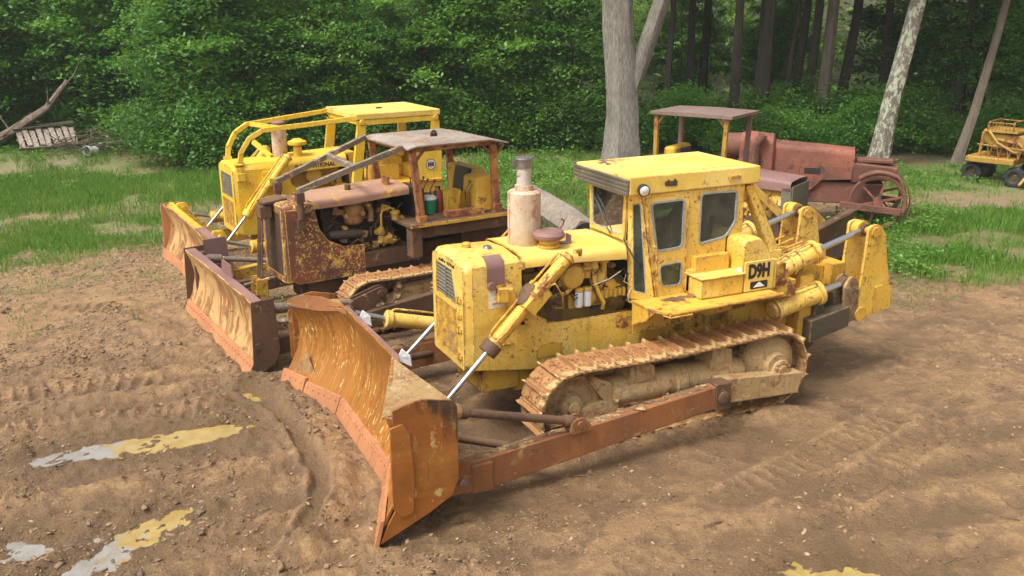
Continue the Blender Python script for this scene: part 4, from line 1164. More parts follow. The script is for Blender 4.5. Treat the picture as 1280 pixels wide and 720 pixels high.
# --- cab
cab = G()
R0 = .71
CABY = .70
def side_plate(s):
    outer = [(-.05 - .005, 1.62), (.235, 3.14), (-1.45, 3.14), (-1.45, 2.44), (-1.18, 2.44), (-1.18, 1.70), (-.60, 1.70), (-.60, 1.62)]
    door_hole = [(.185, 3.08), (-.07, 1.68), (-.50, 1.70), (-.475, 3.09)]
    win = rpoly([(-.72, 3.07), (-1.33, 3.06), (-1.33, 2.62), (-1.18, 2.42), (-.72, 2.36)], [.07, .07, .05, .07, .07])
    cab.xz(outer, s * (CABY - .02), s * (CABY + .02), [door_hole, win])
side_plate(1); side_plate(-1)
# front corner plates (chamfered) and windshield wall
def quadwall(p, hole, th=.035):
    """p: 4 corners (BL, BR, TR, TL) ; hole polygon in unit uv -> plate by bilinear map"""
    BLc, BRc, TRc, TLc = [Vector(q) for q in p]
    def mp(u, v): return (BLc * (1 - u) + BRc * u) * (1 - v) + (TLc * (1 - u) + TRc * u) * v
    nrm = (BRc - BLc).cross(TLc - BLc).normalized() * th / 2
    outer = [(0, 0), (1, 0), (1, 1), (0, 1)]
    loops = [outer] + ([hole] if hole else [])
    flat = [q for L in loops for q in L]
    tri = tessellate_polygon([[Vector((q[0], q[1], 0)) for q in L] for L in loops])
    n = len(flat); vs = [mp(*q) + nrm for q in flat] + [mp(*q) - nrm for q in flat]; fs = []
    for t in tri:
        a, b_, c = [Vector(flat[i]) for i in t]
        cr = (b_ - a).x * (c - a).y - (b_ - a).y * (c - a).x
        t = tuple(t) if cr > 0 else tuple(reversed(t)); fs.append(t); fs.append(tuple(i + n for i in reversed(t)))
    st = 0
    for L in loops:
        k = len(L)
        for i in range(k): fs.append((st + i, st + i + n, st + (i + 1) % k + n, st + (i + 1) % k))
        st += k
    return vs, fs, mp
wsh = rpoly([(.07, .10), (.93, .10), (.93, .93), (.07, .93)], [.07, .10, .05, .05])
fr_c = [(.315, -.47, 2.47), (.315, .47, 2.47), (.315, .50, 3.14), (.315, -.50, 3.14)]
vs, fs, mp_ws = quadwall(fr_c, wsh); cab.add(vs, fs)
corner_hole = rpoly([(.22, .08), (.70, .06), (.88, .92), (.35, .90)], .06)
corners = {}
for s in (1, -1):
    c = [(.27, s * .50, 1.66), (-.045, s * .705, 1.62), (.235, s * .705, 3.14), (.315, s * .50, 3.14)]
    vs, fs, mp = quadwall(c, corner_hole); cab.add(vs, fs); corners[s] = mp
cab.bb(.27, .31, -.50, .50, 2.20, 2.47)
# rear wall
rear_hole = rpoly([(-.52, 2.45), (.52, 2.45), (.52, 3.05), (-.52, 3.05)], .06)
cab.plate(rpoly([(-.70, 1.7), (.70, 1.7), (.70, 3.14), (-.70, 3.14)], 0), (-1.44, 0, 0), (0, 1, 0), (0, 0, 1), .04, [rear_hole])
cab.bb(-1.45, .25, -.68, .68, 1.60, 1.64)
CB = cab.build('cab', M['yellow'], D, .006)
def glass(poly, o, u, v, parent, th=.006):
    h = G(); h.plate(poly, o, u, v, th); x = h.build('window_glass', M['glass'], parent); return x
def gasket(poly, o, u, v, parent, wd=.03, th=.055):
    cx = sum(p[0] for p in poly) / len(poly); cy = sum(p[1] for p in poly) / len(poly)
    def sc(d):
        out = []
        n = len(poly)
        for i in range(n):
            a, p, c = Vector(poly[i - 1]), Vector(poly[i]), Vector(poly[(i + 1) % n])
            t = (c - a).normalized(); nn = Vector((t.y, -t.x))
            if nn.dot(p - Vector((cx, cy))) < 0: nn = -nn
            out.append(tuple(p + nn * d))
        return out
    h = G(); h.plate(sc(wd * .45), o, u, v, th, [sc(-wd * .55)]); return h.build('window_gasket', M['rubber_frame'], parent, .004)
for s in (1, -1):
    win = rpoly([(-.72, 3.07), (-1.33, 3.06), (-1.33, 2.62), (-1.18, 2.42), (-.72, 2.36)], [.07, .07, .05, .07, .07], 5)
    o_ = (0, s * CABY, 0)
    gk = gasket(win, o_, (1, 0, 0), (0, 0, 1), CB); glass(win, o_, (1, 0, 0), (0, 0, 1), CB)
    # door
    h = G()
    outer = rpoly([(.195, 3.09), (-.08, 1.67), (-.52, 1.69), (-.492, 3.10)], .03)
    up_ = rpoly([(.10, 3.02), (-.02, 2.34), (-.44, 2.36), (-.435, 3.03)], .075, 5)
    lo_ = rpoly([(-.075, 2.14), (-.12, 1.84), (-.44, 1.82), (-.44, 2.16)], .08, 5)
    oy = (0, s * (CABY + .022), 0)
    h.plate(outer, oy, (1, 0, 0), (0, 0, 1), .035, [up_, lo_])
    h.bb(-.50, -.49, s * (CABY + .03), s * (CABY + .05), 1.75, 3.05)
    dr = h.build('door', M['yellow'], CB, .005)
    gasket(up_, oy, (1, 0, 0), (0, 0, 1), dr); glass(up_, oy, (1, 0, 0), (0, 0, 1), dr)
    gasket(lo_, oy, (1, 0, 0), (0, 0, 1), dr, .02); glass(lo_, oy, (1, 0, 0), (0, 0, 1), dr)
    h = G()
    h.pipe([(.14, s * .74, 2.72), (.15, s * .80, 2.72), (.20, s * .80, 3.0), (.19, s * .74, 3.0)], .012)
    h.pipe([(.02, s * .72, 2.42), (.03, s * .80, 2.42), (.0, s * .80, 2.0), (-.09, s * .82, 1.80), (-.12, s * .76, 1.80)], .013)
    h.build('grab_handle', M['yellow'], dr)
    # corner pane
    mp = corners[s]; P3 = [mp(*q) for q in corner_hole]
    n = len(P3); c0 = sum(P3, Vector()) / n
    h = G(); h.add(P3 + [p + Vector((.004, s * .004, 0)) for p in P3], [tuple(range(n)), tuple(range(2 * n - 1, n - 1, -1))]); h.build('window_glass', M['glass'], CB)
    h = G(); h.pipe(P3 + [P3[0]], .014, 6); h.build('window_gasket', M['rubber_frame'], CB)
P3 = [mp_ws(*q) for q in wsh]; n = len(P3)
h = G(); h.add(P3 + [p + Vector((.005, 0, 0)) for p in P3], [tuple(range(n)), tuple(range(2 * n - 1, n - 1, -1))]); h.build('windscreen_glass', M['glass'], CB)
h = G(); h.pipe(P3 + [P3[0]], .016, 6); h.build('window_gasket', M['rubber_frame'], CB)
h = G(); h.pipe([(.345, .12, 2.50), (.35, -.05, 2.66), (.35, -.22, 2.84)], .008); h.pipe([(.35, -.10, 2.76), (.35, -.34, 2.95)], .012)
h.build('wiper', M['black'], CB)
h = G(); h.pipe([(.34, .46, 2.50), (.28, .60, 2.30), (.20, .66, 2.1)], .008); h.build('wiper', M['black'], CB)
glass(rear_hole, (-1.44, 0, 0), (0, 1, 0), (0, 0, 1), CB)
# roof
h = G()
h.hexa([(-1.70, -.745, 3.14), (.44, -.745, 3.14), (.44, .745, 3.14), (-1.70, .745, 3.14), (-1.70, -.735, 3.385), (.43, -.735, 3.385), (.43, .735, 3.385), (-1.70, .735, 3.385)])
h.hexa([(-1.5, -.6, 3.385), (.2, -.6, 3.385), (.2, .6, 3.385), (-1.5, .6, 3.385), (-1.42, -.5, 3.40), (.1, -.5, 3.40), (.1, .5, 3.40), (-1.42, .5, 3.40)])
rf = h.build('cab_roof', M['yellow_top'], CB, .02)
h = G()
for k in range(4): h.box((.448, 0, 3.165 + k * .055), (.03, 1.46, .045), (0, 14, 0))
h.bb(.44, .455, -.745, -.70, 3.14, 3.385)
h.build('roof_louvre', M['louver'], rf, .003)
h = G(); h.lathe([(0, 0), (.05, 0), (.078, .35), (.082, .9), (.07, .95), (0, .95)], (.26, .745, 3.235), (.29, .87, 3.22), 22)
lm = h.build('work_lamp', M['black'], rf, .003)
h = G(); h.lathe([(0, 0), (.066, 0), (.05, .6), (0, 1)], (.2885, .866, 3.2205), (.293, .89, 3.217), 22); h.build('lamp_lens', M['lamp'], lm)
h = G(); h.bb(-1.32, -1.14, .745, .765, 3.245, 3.262); h.bb(-1.32, -1.30, .745, .79, 3.24, 3.30); h.bb(-1.16, -1.14, .745, .79, 3.24, 3.30); h.pipe([(-1.31, .79, 3.285), (-1.15, .79, 3.285)], .01)
h.build('roof_handle', M['yellow_worn'], rf)
h = G(); rr = random.Random(9)
for k in range(9): h.lump((rr.uniform(-.02, .25), rr.uniform(-.62, -.2), 3.392), (rr.uniform(.03, .10), rr.uniform(.02, .07), .012), k)
h.build('rust_scab', M['mauve'], rf)
h = G(); h.beam((-.12, .7475, 3.265), (-.30, .7475, 3.255), .003, .07); 
for k in range(5): h.lump((-.12 - k * .035, .75, 3.27 + .02 * math.sin(k * 2)), (.022, .003, .03), 50 + k)
h.build('rust_scab', M['dark_rust'], rf)
# cab interior
h = G(); h.bb(-1.15, -.65, -.26, .26, 1.64, 1.95); h.hexa([(-1.15, -.27, 1.95), (-.60, -.27, 1.98), (-.60, .27, 1.98), (-1.15, .27, 1.95), (-1.15, -.27, 2.10), (-.60, -.27, 2.10), (-.60, .27, 2.10), (-1.15, .27, 2.10)])
h.hexa([(-1.25, -.25, 2.08), (-1.10, -.25, 2.08), (-1.10, .25, 2.08), (-1.25, .25, 2.08), (-1.36, -.23, 2.62), (-1.24, -.23, 2.64), (-1.24, .23, 2.64), (-1.36, .23, 2.62)])
h.build('driver_seat', M['seat'], CB, .03)
h = G(); h.bb(.02, .22, -.5, .5, 1.64, 2.42); h.bb(-.55, -.1, -.62, -.42, 1.64, 2.12)
h.build('dashboard', M['blackish'], CB, .02)
h = G()
for x, y in ((-.25, .30), (-.2, .2), (-.3, -.48), (-.42, -.50)): h.pipe([(x, y, 1.7), (x - .05, y, 2.15), (x - .12, y, 2.35)], .012); h.lump((x - .12, y, 2.37), (.03, .03, .035), 1, 1, 0)
h.pipe([(-.06, -.05, 2.05), (-.20, .35, 2.62), (-.26, .40, 2.72)], .018)
h.build('control_levers', M['dullrod'], CB)

# --- platform, boxes, tank
for s in (1, -1):
    h = G()
    h.xy(rpoly([(.34, s * .74), (.34, s * 1.20), (.22, s * 1.42), (-1.66, s * 1.40), (-1.66, s * .74)], .04), 1.675, 1.70)
    h.hexa([(.30, s * .72, 1.34), (.33, s * .72, 1.34), (.33, s * 1.10, 1.52), (.30, s * 1.10, 1.52), (.30, s * .72, 1.674), (.33, s * .72, 1.674), (.33, s * 1.26, 1.674), (.30, s * 1.26, 1.674)])
    h.xz([(.30, 1.20), (.30, 1.674), (-1.7, 1.674), (-1.7, 1.34)], s * .69, s * .72)
    h.pipe([(.20, s * 1.43, 1.685), (-1.0, s * 1.42, 1.70), (-1.68, s * 1.40, 1.70)], .03, 10)
    h.pipe([(.26, s * 1.36, 1.66), (.20, s * 1.46, 1.65), (-.12, s * 1.47, 1.655), (-.12, s * 1.42, 1.66)], .012)
    pf = h.build('platform', M['yellow_worn'], D, .006)
    # battery / tool box and fuel tank steps
    h = G(); h.bb(-1.16, -.60, s * .72, s * .86, 1.98, 2.22); h.build('panel_box', M['yellow_worn'], D, .012)
    h = G(); h.bb(-1.20, -.50, s * .76, s * 1.14, 1.705, 1.98); h.bb(-.64, -.50, s * .73, s * .86, 1.72, 2.04)
    bx = h.build('tool_box', M['yellow'], D, .022)
    h = G(); h.bb(-1.22, -.48, s * .74, s * 1.16, 1.981, 1.995); h.build('box_lid', M['yellow_top'], bx, .004)
    secs = []
    for yy in (.66, .72, 1.02, 1.08):
        e = .03 if yy in (.66, 1.08) else 0
        secs.append([(x, s * yy, z) for x, z in rpoly([(-1.20 - e, 1.705), (-1.20 - e, 2.44 - e), (-1.50, 2.47 - e), (-1.74 + e, 2.22), (-1.76 + e, 1.705)], [.02, .08, .1, .12, .02], 6)])
    h = G(); h.loft(secs); tk = h.build('hydraulic_tank', M['yellow'], D, .012)
    if s > 0:
        h = G(); h.lump((-1.212, 1.0, 1.96), (.02, .09, .12), 5, 2, .15); h.build('white_patch', M['label_white'], tk)
    h = G(); h.bb(-1.72, -1.22, s * 1.10, s * 1.135, 1.71, 2.14); h.bb(-1.78, -1.73, s * .98, s * 1.12, 1.71, 2.12)
    pl = h.build('number_plate', M['yellow_top'], D, .008)
    h = G(); h.xz(rpoly([(-1.32, 1.74), (-1.62, 1.74), (-1.62, 1.85), (-1.32, 1.85)], .02), s * 1.1355, s * 1.1385); h.build('badge', M['decal_black'], pl)
    h = G(); h.xz([(-1.37, 1.765), (-1.57, 1.765), (-1.47, 1.84)], s * 1.1390, s * 1.142); h.build('badge_triangle', M['white'], pl)
    me = text_mesh('D9H', .27, .002, .014, .70); me.materials.append(M['decal_black'])
    t_ = bpy.data.objects.new('model_number', me); COL.objects.link(t_); t_.parent = pl
    if s > 0: t_.matrix_local = Matrix.Translation((-1.46, 1.139, 1.99)) @ Matrix.Rotation(PI, 4, 'Z') @ Matrix.Rotation(PI / 2, 4, 'X')
    else: t_.matrix_local = Matrix.Translation((-1.46, -1.139, 1.99)) @ Matrix.Rotation(PI / 2, 4, 'X')
    # roof strut behind the cab
    h = G(); h.beam((-1.56, s * .63, 3.12), (-2.05, s * .66, 2.12), .14, .13, .16, .17); h.xz([(-1.45, 3.13), (-1.46, 2.86), (-1.72, 2.92), (-1.62, 3.13)], s * .60, s * .63)
    h.bb(-2.16, -1.95, s * .55, s * .77, 1.75, 2.14)
    h.build('roof_strut', M['yellow'], D, .014)
    h = G(); h.bb(-2.25, -1.78, s * .55, s * 1.02, 1.50, 1.74); h.bb(-2.02, -1.80, s * .70, s * 1.04, 1.74, 2.02); h.bb(-2.12, -2.04, s * .80, s * .98, 1.74, 1.90)
    for k in range(4): h.tube((-1.84 - k * .0, s * 1.045, 1.77 + k * .07), (-1.84, s * 1.06, 1.77 + k * .07), .014, n=6)
    h.build('rear_bracket', M['yellow_worn'], D, .01)
h = G(); h.box((-.52, .92, 1.712), (.16, .12, .05), (5, 4, 30)); h.build('loose_brick', M['arm_rust'], D, .012)
h = G()
for k in range(10): h.lump((-.05 - .05 * k, .9 + .03 * (k % 3), 1.705), (.05, .05, .012), k + 3)
h.build('dirt_pile', M['mudcake'], D)

# --- ripper
rp = G()
rp.bb(-2.95, -2.75, -.9, .9, .70, 1.35)
rp.bb(-3.75, -3.35, -.85, .85, .92, 1.30)
RP = rp.build('ripper_beam', M['blackish'], D, .03)
for s in (1, -1):
    h = G(); h.hexa([(-3.35, s * .78, .85), (-2.60, s * .78, .70), (-2.60, s * 1.02, .70), (-3.35, s * 1.02, .85), (-3.35, s * .78, 1.18), (-2.60, s * .78, 1.05), (-2.60, s * 1.02, 1.05), (-3.35, s * 1.02, 1.18)])
    h.build('lower_link', M['blackish'], D, .02)
    c = .74 if s > 0 else -.72
    for q, yy in enumerate((c - .20, c + .20)):
        h = G()
        prof = rpoly([(-3.62, 2.18), (-3.62, 2.36), (-3.84, 2.38), (-3.96, 2.20), (-4.06, 1.75), (-4.16, 1.42), (-4.17, 1.04), (-3.80, .95), (-3.52, .93), (-3.42, 1.06), (-3.56, 1.28)], [.08, .11, .11, .03, .03, .02, .05, .05, .12, .12, .05], 5)
        h.xz(prof, yy - .028, yy + .028)
        h.build('ripper_tower', M['yellow'], D, .008)
    h = G()
    h.lathe([(0, 0), (.085, 0), (.085, .06), (.055, .08), (.055, .92), (.085, .94), (.085, 1), (0, 1)], (-3.74, c - .27, 2.26), (-3.74, c + .27, 2.26), 22)
    h.lathe([(.05, 0), (.125, 0), (.125, 1), (.05, 1)], (-3.74, c - .15, 2.26), (-3.74, c + .0, 2.26), 26)
    h.build('tower_pin', M['yellow_worn'], D, .006)
    h = G(); h.bb(-4.14, -3.55, c - .17, c + .17, 1.02, 1.36)
    h.lathe([(0, 0), (.11, 0), (.12, .1), (.12, .9), (.11, 1), (0, 1)], (-3.60, c - .255, 1.0), (-3.60, c + .255, 1.0), 22)
    h.build('tower_foot', M['yellow_mud'], D, .006)
    h = G(); h.xz(rpoly([(-3.84, .97), (-3.84, 1.40), (-4.19, 1.45), (-4.20, 1.02)], .04), c + s * .232, c + s * .252)
    h.build('tower_guard', M['yellow_mud'], D, .006)
    hyd(D, (-1.90, c, 1.74), (-2.82, c, 2.03), (-3.74, c, 2.26), .145, .045, M['yellow'], 'ripper_cylinder', (.02, .45, .62))
    c2 = c + s * .12
    hyd(D, (-1.98, c2, 1.26), (-2.86, c2, 1.42), (-3.34, c2, 1.50), .15, .05, M['yellow'], 'ripper_cylinder', (.02,))
    h = G()
    h.xz(rpoly([(-3.28, .86), (-3.24, 1.5), (-3.36, 1.64), (-3.50, 1.55), (-3.56, .95)], [.03, .1, .1, .1, .05]), c2 - .12, c2 - .07)
    h.xz(rpoly([(-3.28, .86), (-3.24, 1.5), (-3.36, 1.64), (-3.50, 1.55), (-3.56, .95)], [.03, .1, .1, .1, .05]), c2 + .07, c2 + .12)
    h.build('link_ear', M['mudcake'], D, .01)
h = G(); h.bb(-2.7, -2.35, -.62, .62, 1.5, 1.85); h.bb(-3.6, -3.3, -.4, .4, 1.25, 1.45)
h.tube((-2.62, -.42, 1.78), (-2.62, .42, 1.78), .13, n=20); h.bb(-3.2, -2.6, .30, .42, 1.42, 1.62); h.bb(-3.2, -2.6, -.42, -.30, 1.42, 1.62)
h.hexa([(-3.5, .30, 1.30), (-2.6, .34, 1.62), (-2.6, .44, 1.62), (-3.5, .40, 1.30), (-3.5, .30, 1.62), (-2.6, .34, 1.84), (-2.6, .44, 1.84), (-3.5, .40, 1.62)])
h.hexa([(-3.5, -.40, 1.30), (-2.6, -.44, 1.62), (-2.6, -.34, 1.62), (-3.5, -.30, 1.30), (-3.5, -.40, 1.62), (-2.6, -.44, 1.84), (-2.6, -.34, 1.84), (-3.5, -.30, 1.62)])
h.bb(-3.62, -3.34, -.56, .58, 1.30, 1.72); h.hexa([(-3.5, .10, 1.5), (-2.7, .10, 1.5), (-2.7, .30, 1.5), (-3.5, .30, 1.5), (-3.45, .10, 1.95), (-2.8, .10, 1.8), (-2.8, .30, 1.8), (-3.45, .30, 1.95)]); h.bb(-2.95, -2.72, .05, .25, 1.6, 1.95); h.bb(-3.1, -2.5, -.2, -.02, 1.7, 1.86)
h.build('ripper_frame', M['yellow_worn'], D, .02)
h = G(); rr = random.Random(4)
for s in (.15, .25, .35, .45, -.05, -.25):
    h.pipe([(-1.9, s, 1.9), (-2.2, s + .1, 2.02), (-2.5, s + .15, 1.95), (-2.9, s + .22, 2.08)], .02, 8)
h.build('hydraulic_hoses', M['yellow_worn'], D)
h = G(); h.xz([(-3.46, 1.35), (-3.70, 1.40), (-3.72, .6), (-3.60, .2), (-3.40, .02), (-3.22, -.02), (-3.40, .35), (-3.46, .7)], -.04, .04)
h.build('ripper_shank', M['dark_rust'], D, .012)
# ================================================================== rusted canopy bulldozer (middle of the row)
C2 = thing('bulldozer', 'rusted bulldozer with grey canopy roof, open engine bay and bundled cables over its blade', 'bulldozer', (1.67, -5.48, 0), R(7.45), 'yellow bulldozers parked in a row on the mud')
TP2 = dict(xs=-1.45, zs=.58, xi=1.12, zi=.55, Rr=.46, Rf=.44, pitch=.215, w=.52, gh=.055, sag=.05)
for s in (1, -1):
    yc = s * 1.10
    make_track(C2, yc, s, TP2)
    g = G(); wheel_disc(g, (1.12, yc, .55), .37, .2, s); g.build('idler', M['mudcake'], C2)
    g = G(); sprocket(g, (-1.45, yc, .58), .43, .08, 25); g.lathe([(0, 0), (.30, 0), (.30, .5), (.14, 1), (0, 1)], (-1.45, s * 1.0, .58), (-1.45, s * 1.36, .58), 30); g.build('sprocket', M['mudcake'], C2)
    g = G(); g.bb(-1.5, 1.0, yc - .14, yc + .14, .22, .50)
    g.hexa([(-1.0, yc + s * .08, .4), (.9, yc + s * .08, .4), (.9, yc + s * .24, .4), (-1.0, yc + s * .24, .4), (-.9, yc + s * .08, .86), (.55, yc + s * .08, .80), (.55, yc + s * .2, .72), (-.9, yc + s * .2, .80)])
    for k in range(26): g.lump((rnd.uniform(-1.1, 1.0), yc + s * rnd.uniform(.12, .24), rnd.uniform(.42, .84)), (rnd.uniform(.05, .13), .07, rnd.uniform(.04, .10)), 200 + k, 2, .35)
    g.build('track_frame', M['hub'], C2)
    g = G(); g.hexa([(-.9, s * 1.48, .45), (2.95, s * 1.62, .18), (2.95, s * 1.78, .18), (-.9, s * 1.64, .45), (-.9, s * 1.48, .78), (2.95, s * 1.62, .46), (2.95, s * 1.78, .46), (-.9, s * 1.64, .78)])
    pa = g.build('push_arm', M['dark_rust'], C2, .015)
    g = G()
    for dy in (-.07, .07): g.plate(rpoly([(1.75, .60), (1.62, .82), (1.05, .98), (.92, .90), (1.05, .72), (1.4, .58)], .07), (0, s * 1.56 + dy, 0), (1, 0, 0), (0, 0, 1), .03)
    g.tube((1.60, s * 1.44, .76), (1.60, s * 1.68, .76), .055, n=16); g.tube((1.08, s * 1.44, .86), (1.08, s * 1.68, .86), .055, n=16)
    g.build('brace_lug', M['dark_rust'], pa, .006)
    g = G(); g.tube((1.60, s * 1.56, .78), (3.20, s * 1.86, 1.02), .05, n=16); g.lathe([(.05, 0), (.085, .1), (.085, .8), (.05, 1)], (2.75, s * 1.78, .95), (3.15, s * 1.85, 1.01), 16); g.build('tilt_brace', M['grey_arm'], C2)
    g = G(); g.tube((3.25, s * .9, .55), (1.9, s * 1.5, .50), .045, n=14); g.build('diagonal_brace', M['grey_arm'], C2)
# straight blade, mud smeared
PR2 = [(0, 0), (.2, -.10), (.5, -.17), (.8, -.12), (1, -.02)]
B2 = curved_blade([(3.42, -1.98), (3.42, 0), (3.42, 1.98)], [1.17, 1.20, 1.18], PR2, .03, 12, .16).build('blade', M['blade_mud'], C2)
g = G(); g.bb(3.20, 3.37, -1.97, 1.97, 1.14, 1.185); g.build('top_rail', M['mauve'], B2, .006)
g = G(); g.bb(3.02, 3.20, -1.9, 1.9, .5, .75); g.bb(3.16, 3.30, -1.9, 1.9, .16, .30)
for k in range(9): g.bb(3.05, 3.22, -1.8 + .45 * k - .012, -1.8 + .45 * k + .012, .2, 1.10)
g.build('back_stiffeners', M['dark_rust'], B2)
for s in (1, -1):
    g = G(); g.xz([(3.55, .0), (3.44, .2), (3.40, 1.20), (3.04, 1.22), (3.00, .35), (3.10, .14), (3.4, .0)], s * 1.985, s * 2.015); ep = g.build('end_plate', M['dark_rust'], B2, .006)
    g = G(); g.bb(3.02, 3.3, s * 1.70, s * 1.78, .2, .9); g.lathe([(0, 0), (.09, 0), (.09, 1), (0, 1)], (3.1, s * 1.80, 1.03), (3.1, s * 1.97, 1.03), 16); g.build('arm_bracket', M['dark_rust'], B2)
g = G(); g.plate([(-.12, 1.19), (.50, 1.19), (.44, 1.40), (-.06, 1.40)], (3.22, 0, 0), (0, 1, 0), (0, 0, 1), .03); g.build('spill_plate', M['mauve'], B2, .005)
g = G()
for k in range(5):
    a = -1.98 + k * .792
    q = []
    for y in (a + .006, a + .786): q.append([(3.53, y, -.02), (3.50, y, -.03), (3.40, y, .22), (3.432, y, .22)])
    g = G(); g.loft(q)
    for j in range(5): g.tube((3.46, a + .1 + j * .15, .15), (3.475, a + .1 + j * .15, .155), .015, n=8)
    g.build('cutting_edge', M['edge_salmon'], B2, .004)
# chassis
g = G(); g.bb(-1.9, 1.9, -.40, .40, .50, 1.30); g.bb(-2.2, -1.1, -.60, .60, .6, 1.60); g.build('main_frame', M['dark_rust'], C2, .02)
for s in (1, -1):
    g = G()
    side2 = [(2.10, .90), (2.24, 1.0), (2.26, 2.22), (1.74, 2.22), (1.66, 1.82), (1.50, 1.60), (1.23, 1.47), (.84, 1.45), (.84, .90)]
    g.xz(side2, s * .505, s * .525); g.build('side_panel', M['rusty_side'], C2, .005)
    g = G(); g.bb(-.25, .84, s * .49, s * .52, 1.0, 1.29); g.bb(-.28, -.20, s * .44, s * .56, 1.0, 2.30); g.build('side_sill', M['dark_rust'], C2, .008)
secs = [hood_section(x, .51, z, .10, .95) for x, z in ((1.74, 2.30), (2.1, 2.33), (2.28, 2.31))]
secs.append(hood_section(2.32, .49, 2.28, .10, .96))
g = shell(secs, .02)
g.plate(rpoly([(-.50, .95), (.50, .95), (.50, 2.29), (-.50, 2.29)], .04), (2.312, 0, 0), (0, 1, 0), (0, 0, 1), .02, [[(-.42, 1.05), (.42, 1.05), (.42, 2.16), (-.42, 2.16)]])
rg = g.build('radiator_guard', M['rusty_side'], C2, .005)
g = G()
for k in range(32): g.bb(2.300, 2.312, -.43 + k * .0268, -.422 + k * .0268, 1.05, 2.16)
for k in range(40): g.bb(2.306, 2.318, -.43, .43, 1.06 + k * .0278, 1.068 + k * .0278)
g.build('grille_mesh', M['dark_rust'], rg)
g = G(); g.bb(2.22, 2.24, -.45, .45, 1.0, 2.2); g.build('radiator_core', M['dark'], rg)
secs = [hood_section(x, .53, z, .08, zb, .025) for x, z, zb in ((1.76, 2.325, 2.19), (1.0, 2.36, 2.20), (.4, 2.39, 2.24), (-.08, 2.41, 2.26))]
hd = shell(secs, .014).build('hood', M['rusty_hood'], C2, .004)
g = G(); g.tube((.93, .1, 2.36), (.93, .1, 2.47), .055, n=16); g.build('filler_cap', M['blackish'], hd)
g = G(); g.lathe([(.06, 0), (.075, 0), (.075, 1), (.06, 1), (.055, .3), (0, .3)], (.22, .18, 2.38), (.22, .18, 2.56), 18); g.build('exhaust_stub', M['canopy_rust'], hd)
g = G(); g.bb(1.72, 1.76, -.51, -.46, 1.0, 2.2); g.bb(-.2, 1.75, -.50, -.485, 1.3, 2.3); g.bb(-.22, -.18, -.5, .5, 1.2, 2.35); g.build('firewall', M['dark'], C2)
# its engine
g = G(); g.bb(.1, 1.6, -.30, .20, 1.25, 1.60); g.bb(.1, 1.45, -.25, .12, 1.6, 2.05)
for k in range(5): g.bb(.2 + .25 * k, .38 + .25 * k, -.18, .14, 2.05, 2.18)
EN2 = g.build('engine', M['engine_dark'], C2, .01)
rq = random.Random(17)
for mt_ in ('engine_rust', 'engine_y', 'dullrod'):
    for k in range(12 if mt_ != 'dullrod' else 7):
        h = G()
        x = rq.uniform(.0, 1.55); z = rq.uniform(1.36, 2.15); y = rq.uniform(.26, .42)
        if rq.random() < .5: h.tube((x, y - .05, z), (x + rq.uniform(-.02, .02), y + .06, z), rq.uniform(.02, .06), n=12)
        else: h.box((x, y, z), (rq.uniform(.05, .16), .08, rq.uniform(.04, .12)), (0, rq.uniform(-20, 20), 0))
        h.build('engine_fitting', M[mt_], EN2, .004)
g = G(); g.lathe([(0, 0), (.12, 0), (.17, .10), (.17, .36), (.16, .38), (.17, .42), (.17, .78), (.13, .95), (0, 1)], (.94, .30, 1.80), (.94, .30, 2.20), 26); g.build('oil_bath_cleaner', M['engine_rust'], EN2)
g = G(); g.pipe([(.74, .34, 2.16), (.66, .36, 2.12), (.62, .36, 2.0), (.63, .36, 1.82)], [.05, .055, .05, .06], 12); g.build('intake_pipe', M['engine_rust'], EN2)
g = G(); g.pipe([(.45, .42, 1.62), (.45, .42, 1.92), (.42, .42, 1.99), (.28, .42, 2.03), (.20, .42, 2.0), (.19, .42, 1.9)], .022, 10); g.build('fuel_pipe', M['engine_y'], EN2)
g = G(); g.lathe([(.03, 0), (.07, .1), (.07, .6), (.09, .65), (.09, .9), (0, 1)], (.17, .42, 1.78), (.17, .42, 1.98), 18); g.build('fuel_bowl', M['engine_y'], EN2)
g = G()
for k in range(9): g.lump((.38 + rnd.uniform(-.15, .15), .40, 1.52 + rnd.uniform(-.12, .12)), (.08, .06, .07), 300 + k, 2, .35)
g.build('injection_pump', M['engine_y'], EN2)
g = G(); g.lathe([(0, 0), (.07, 0), (.085, .1), (.085, .8), (.05, 1), (0, 1)], (1.45, .38, 1.66), (.75, .38, 1.62), 18); g.build('starter_motor', M['engine_dark'], EN2)
g = G(); rr = random.Random(3)
for k in range(26):
    x = rr.uniform(-.05, 1.5); y = rr.uniform(.30, .47); z = rr.uniform(1.4, 2.2); P = [(x, y, z)]
    for q in range(5): x += rr.uniform(-.16, .16); y = min(.48, max(.28, y + rr.uniform(-.05, .05))); z += rr.uniform(-.16, .08); P.append((min(1.55, max(-.1, x)), y, max(1.33, z)))
    g.pipe(P, rr.choice([.006, .01, .015]), 6)
g.build('loose_wiring', M['dark_rust'], EN2)
# sweep post brackets
for s in (1, -1):
    g = G(); g.bb(1.92, 2.06, s * .44, s * .60, 1.88, 2.06); g.tube((1.99, s * .56, 2.05), (1.99, s * .56, 2.40), .06, n=16); g.bb(1.92, 2.06, s * .50, s * .62, 2.36, 2.52)
    g.tube((1.99, s * .56, 2.16), (1.80, s * .56, 2.18), .05, n=14)
    g.build('guard_bracket', M['dark_rust'], C2, .006)
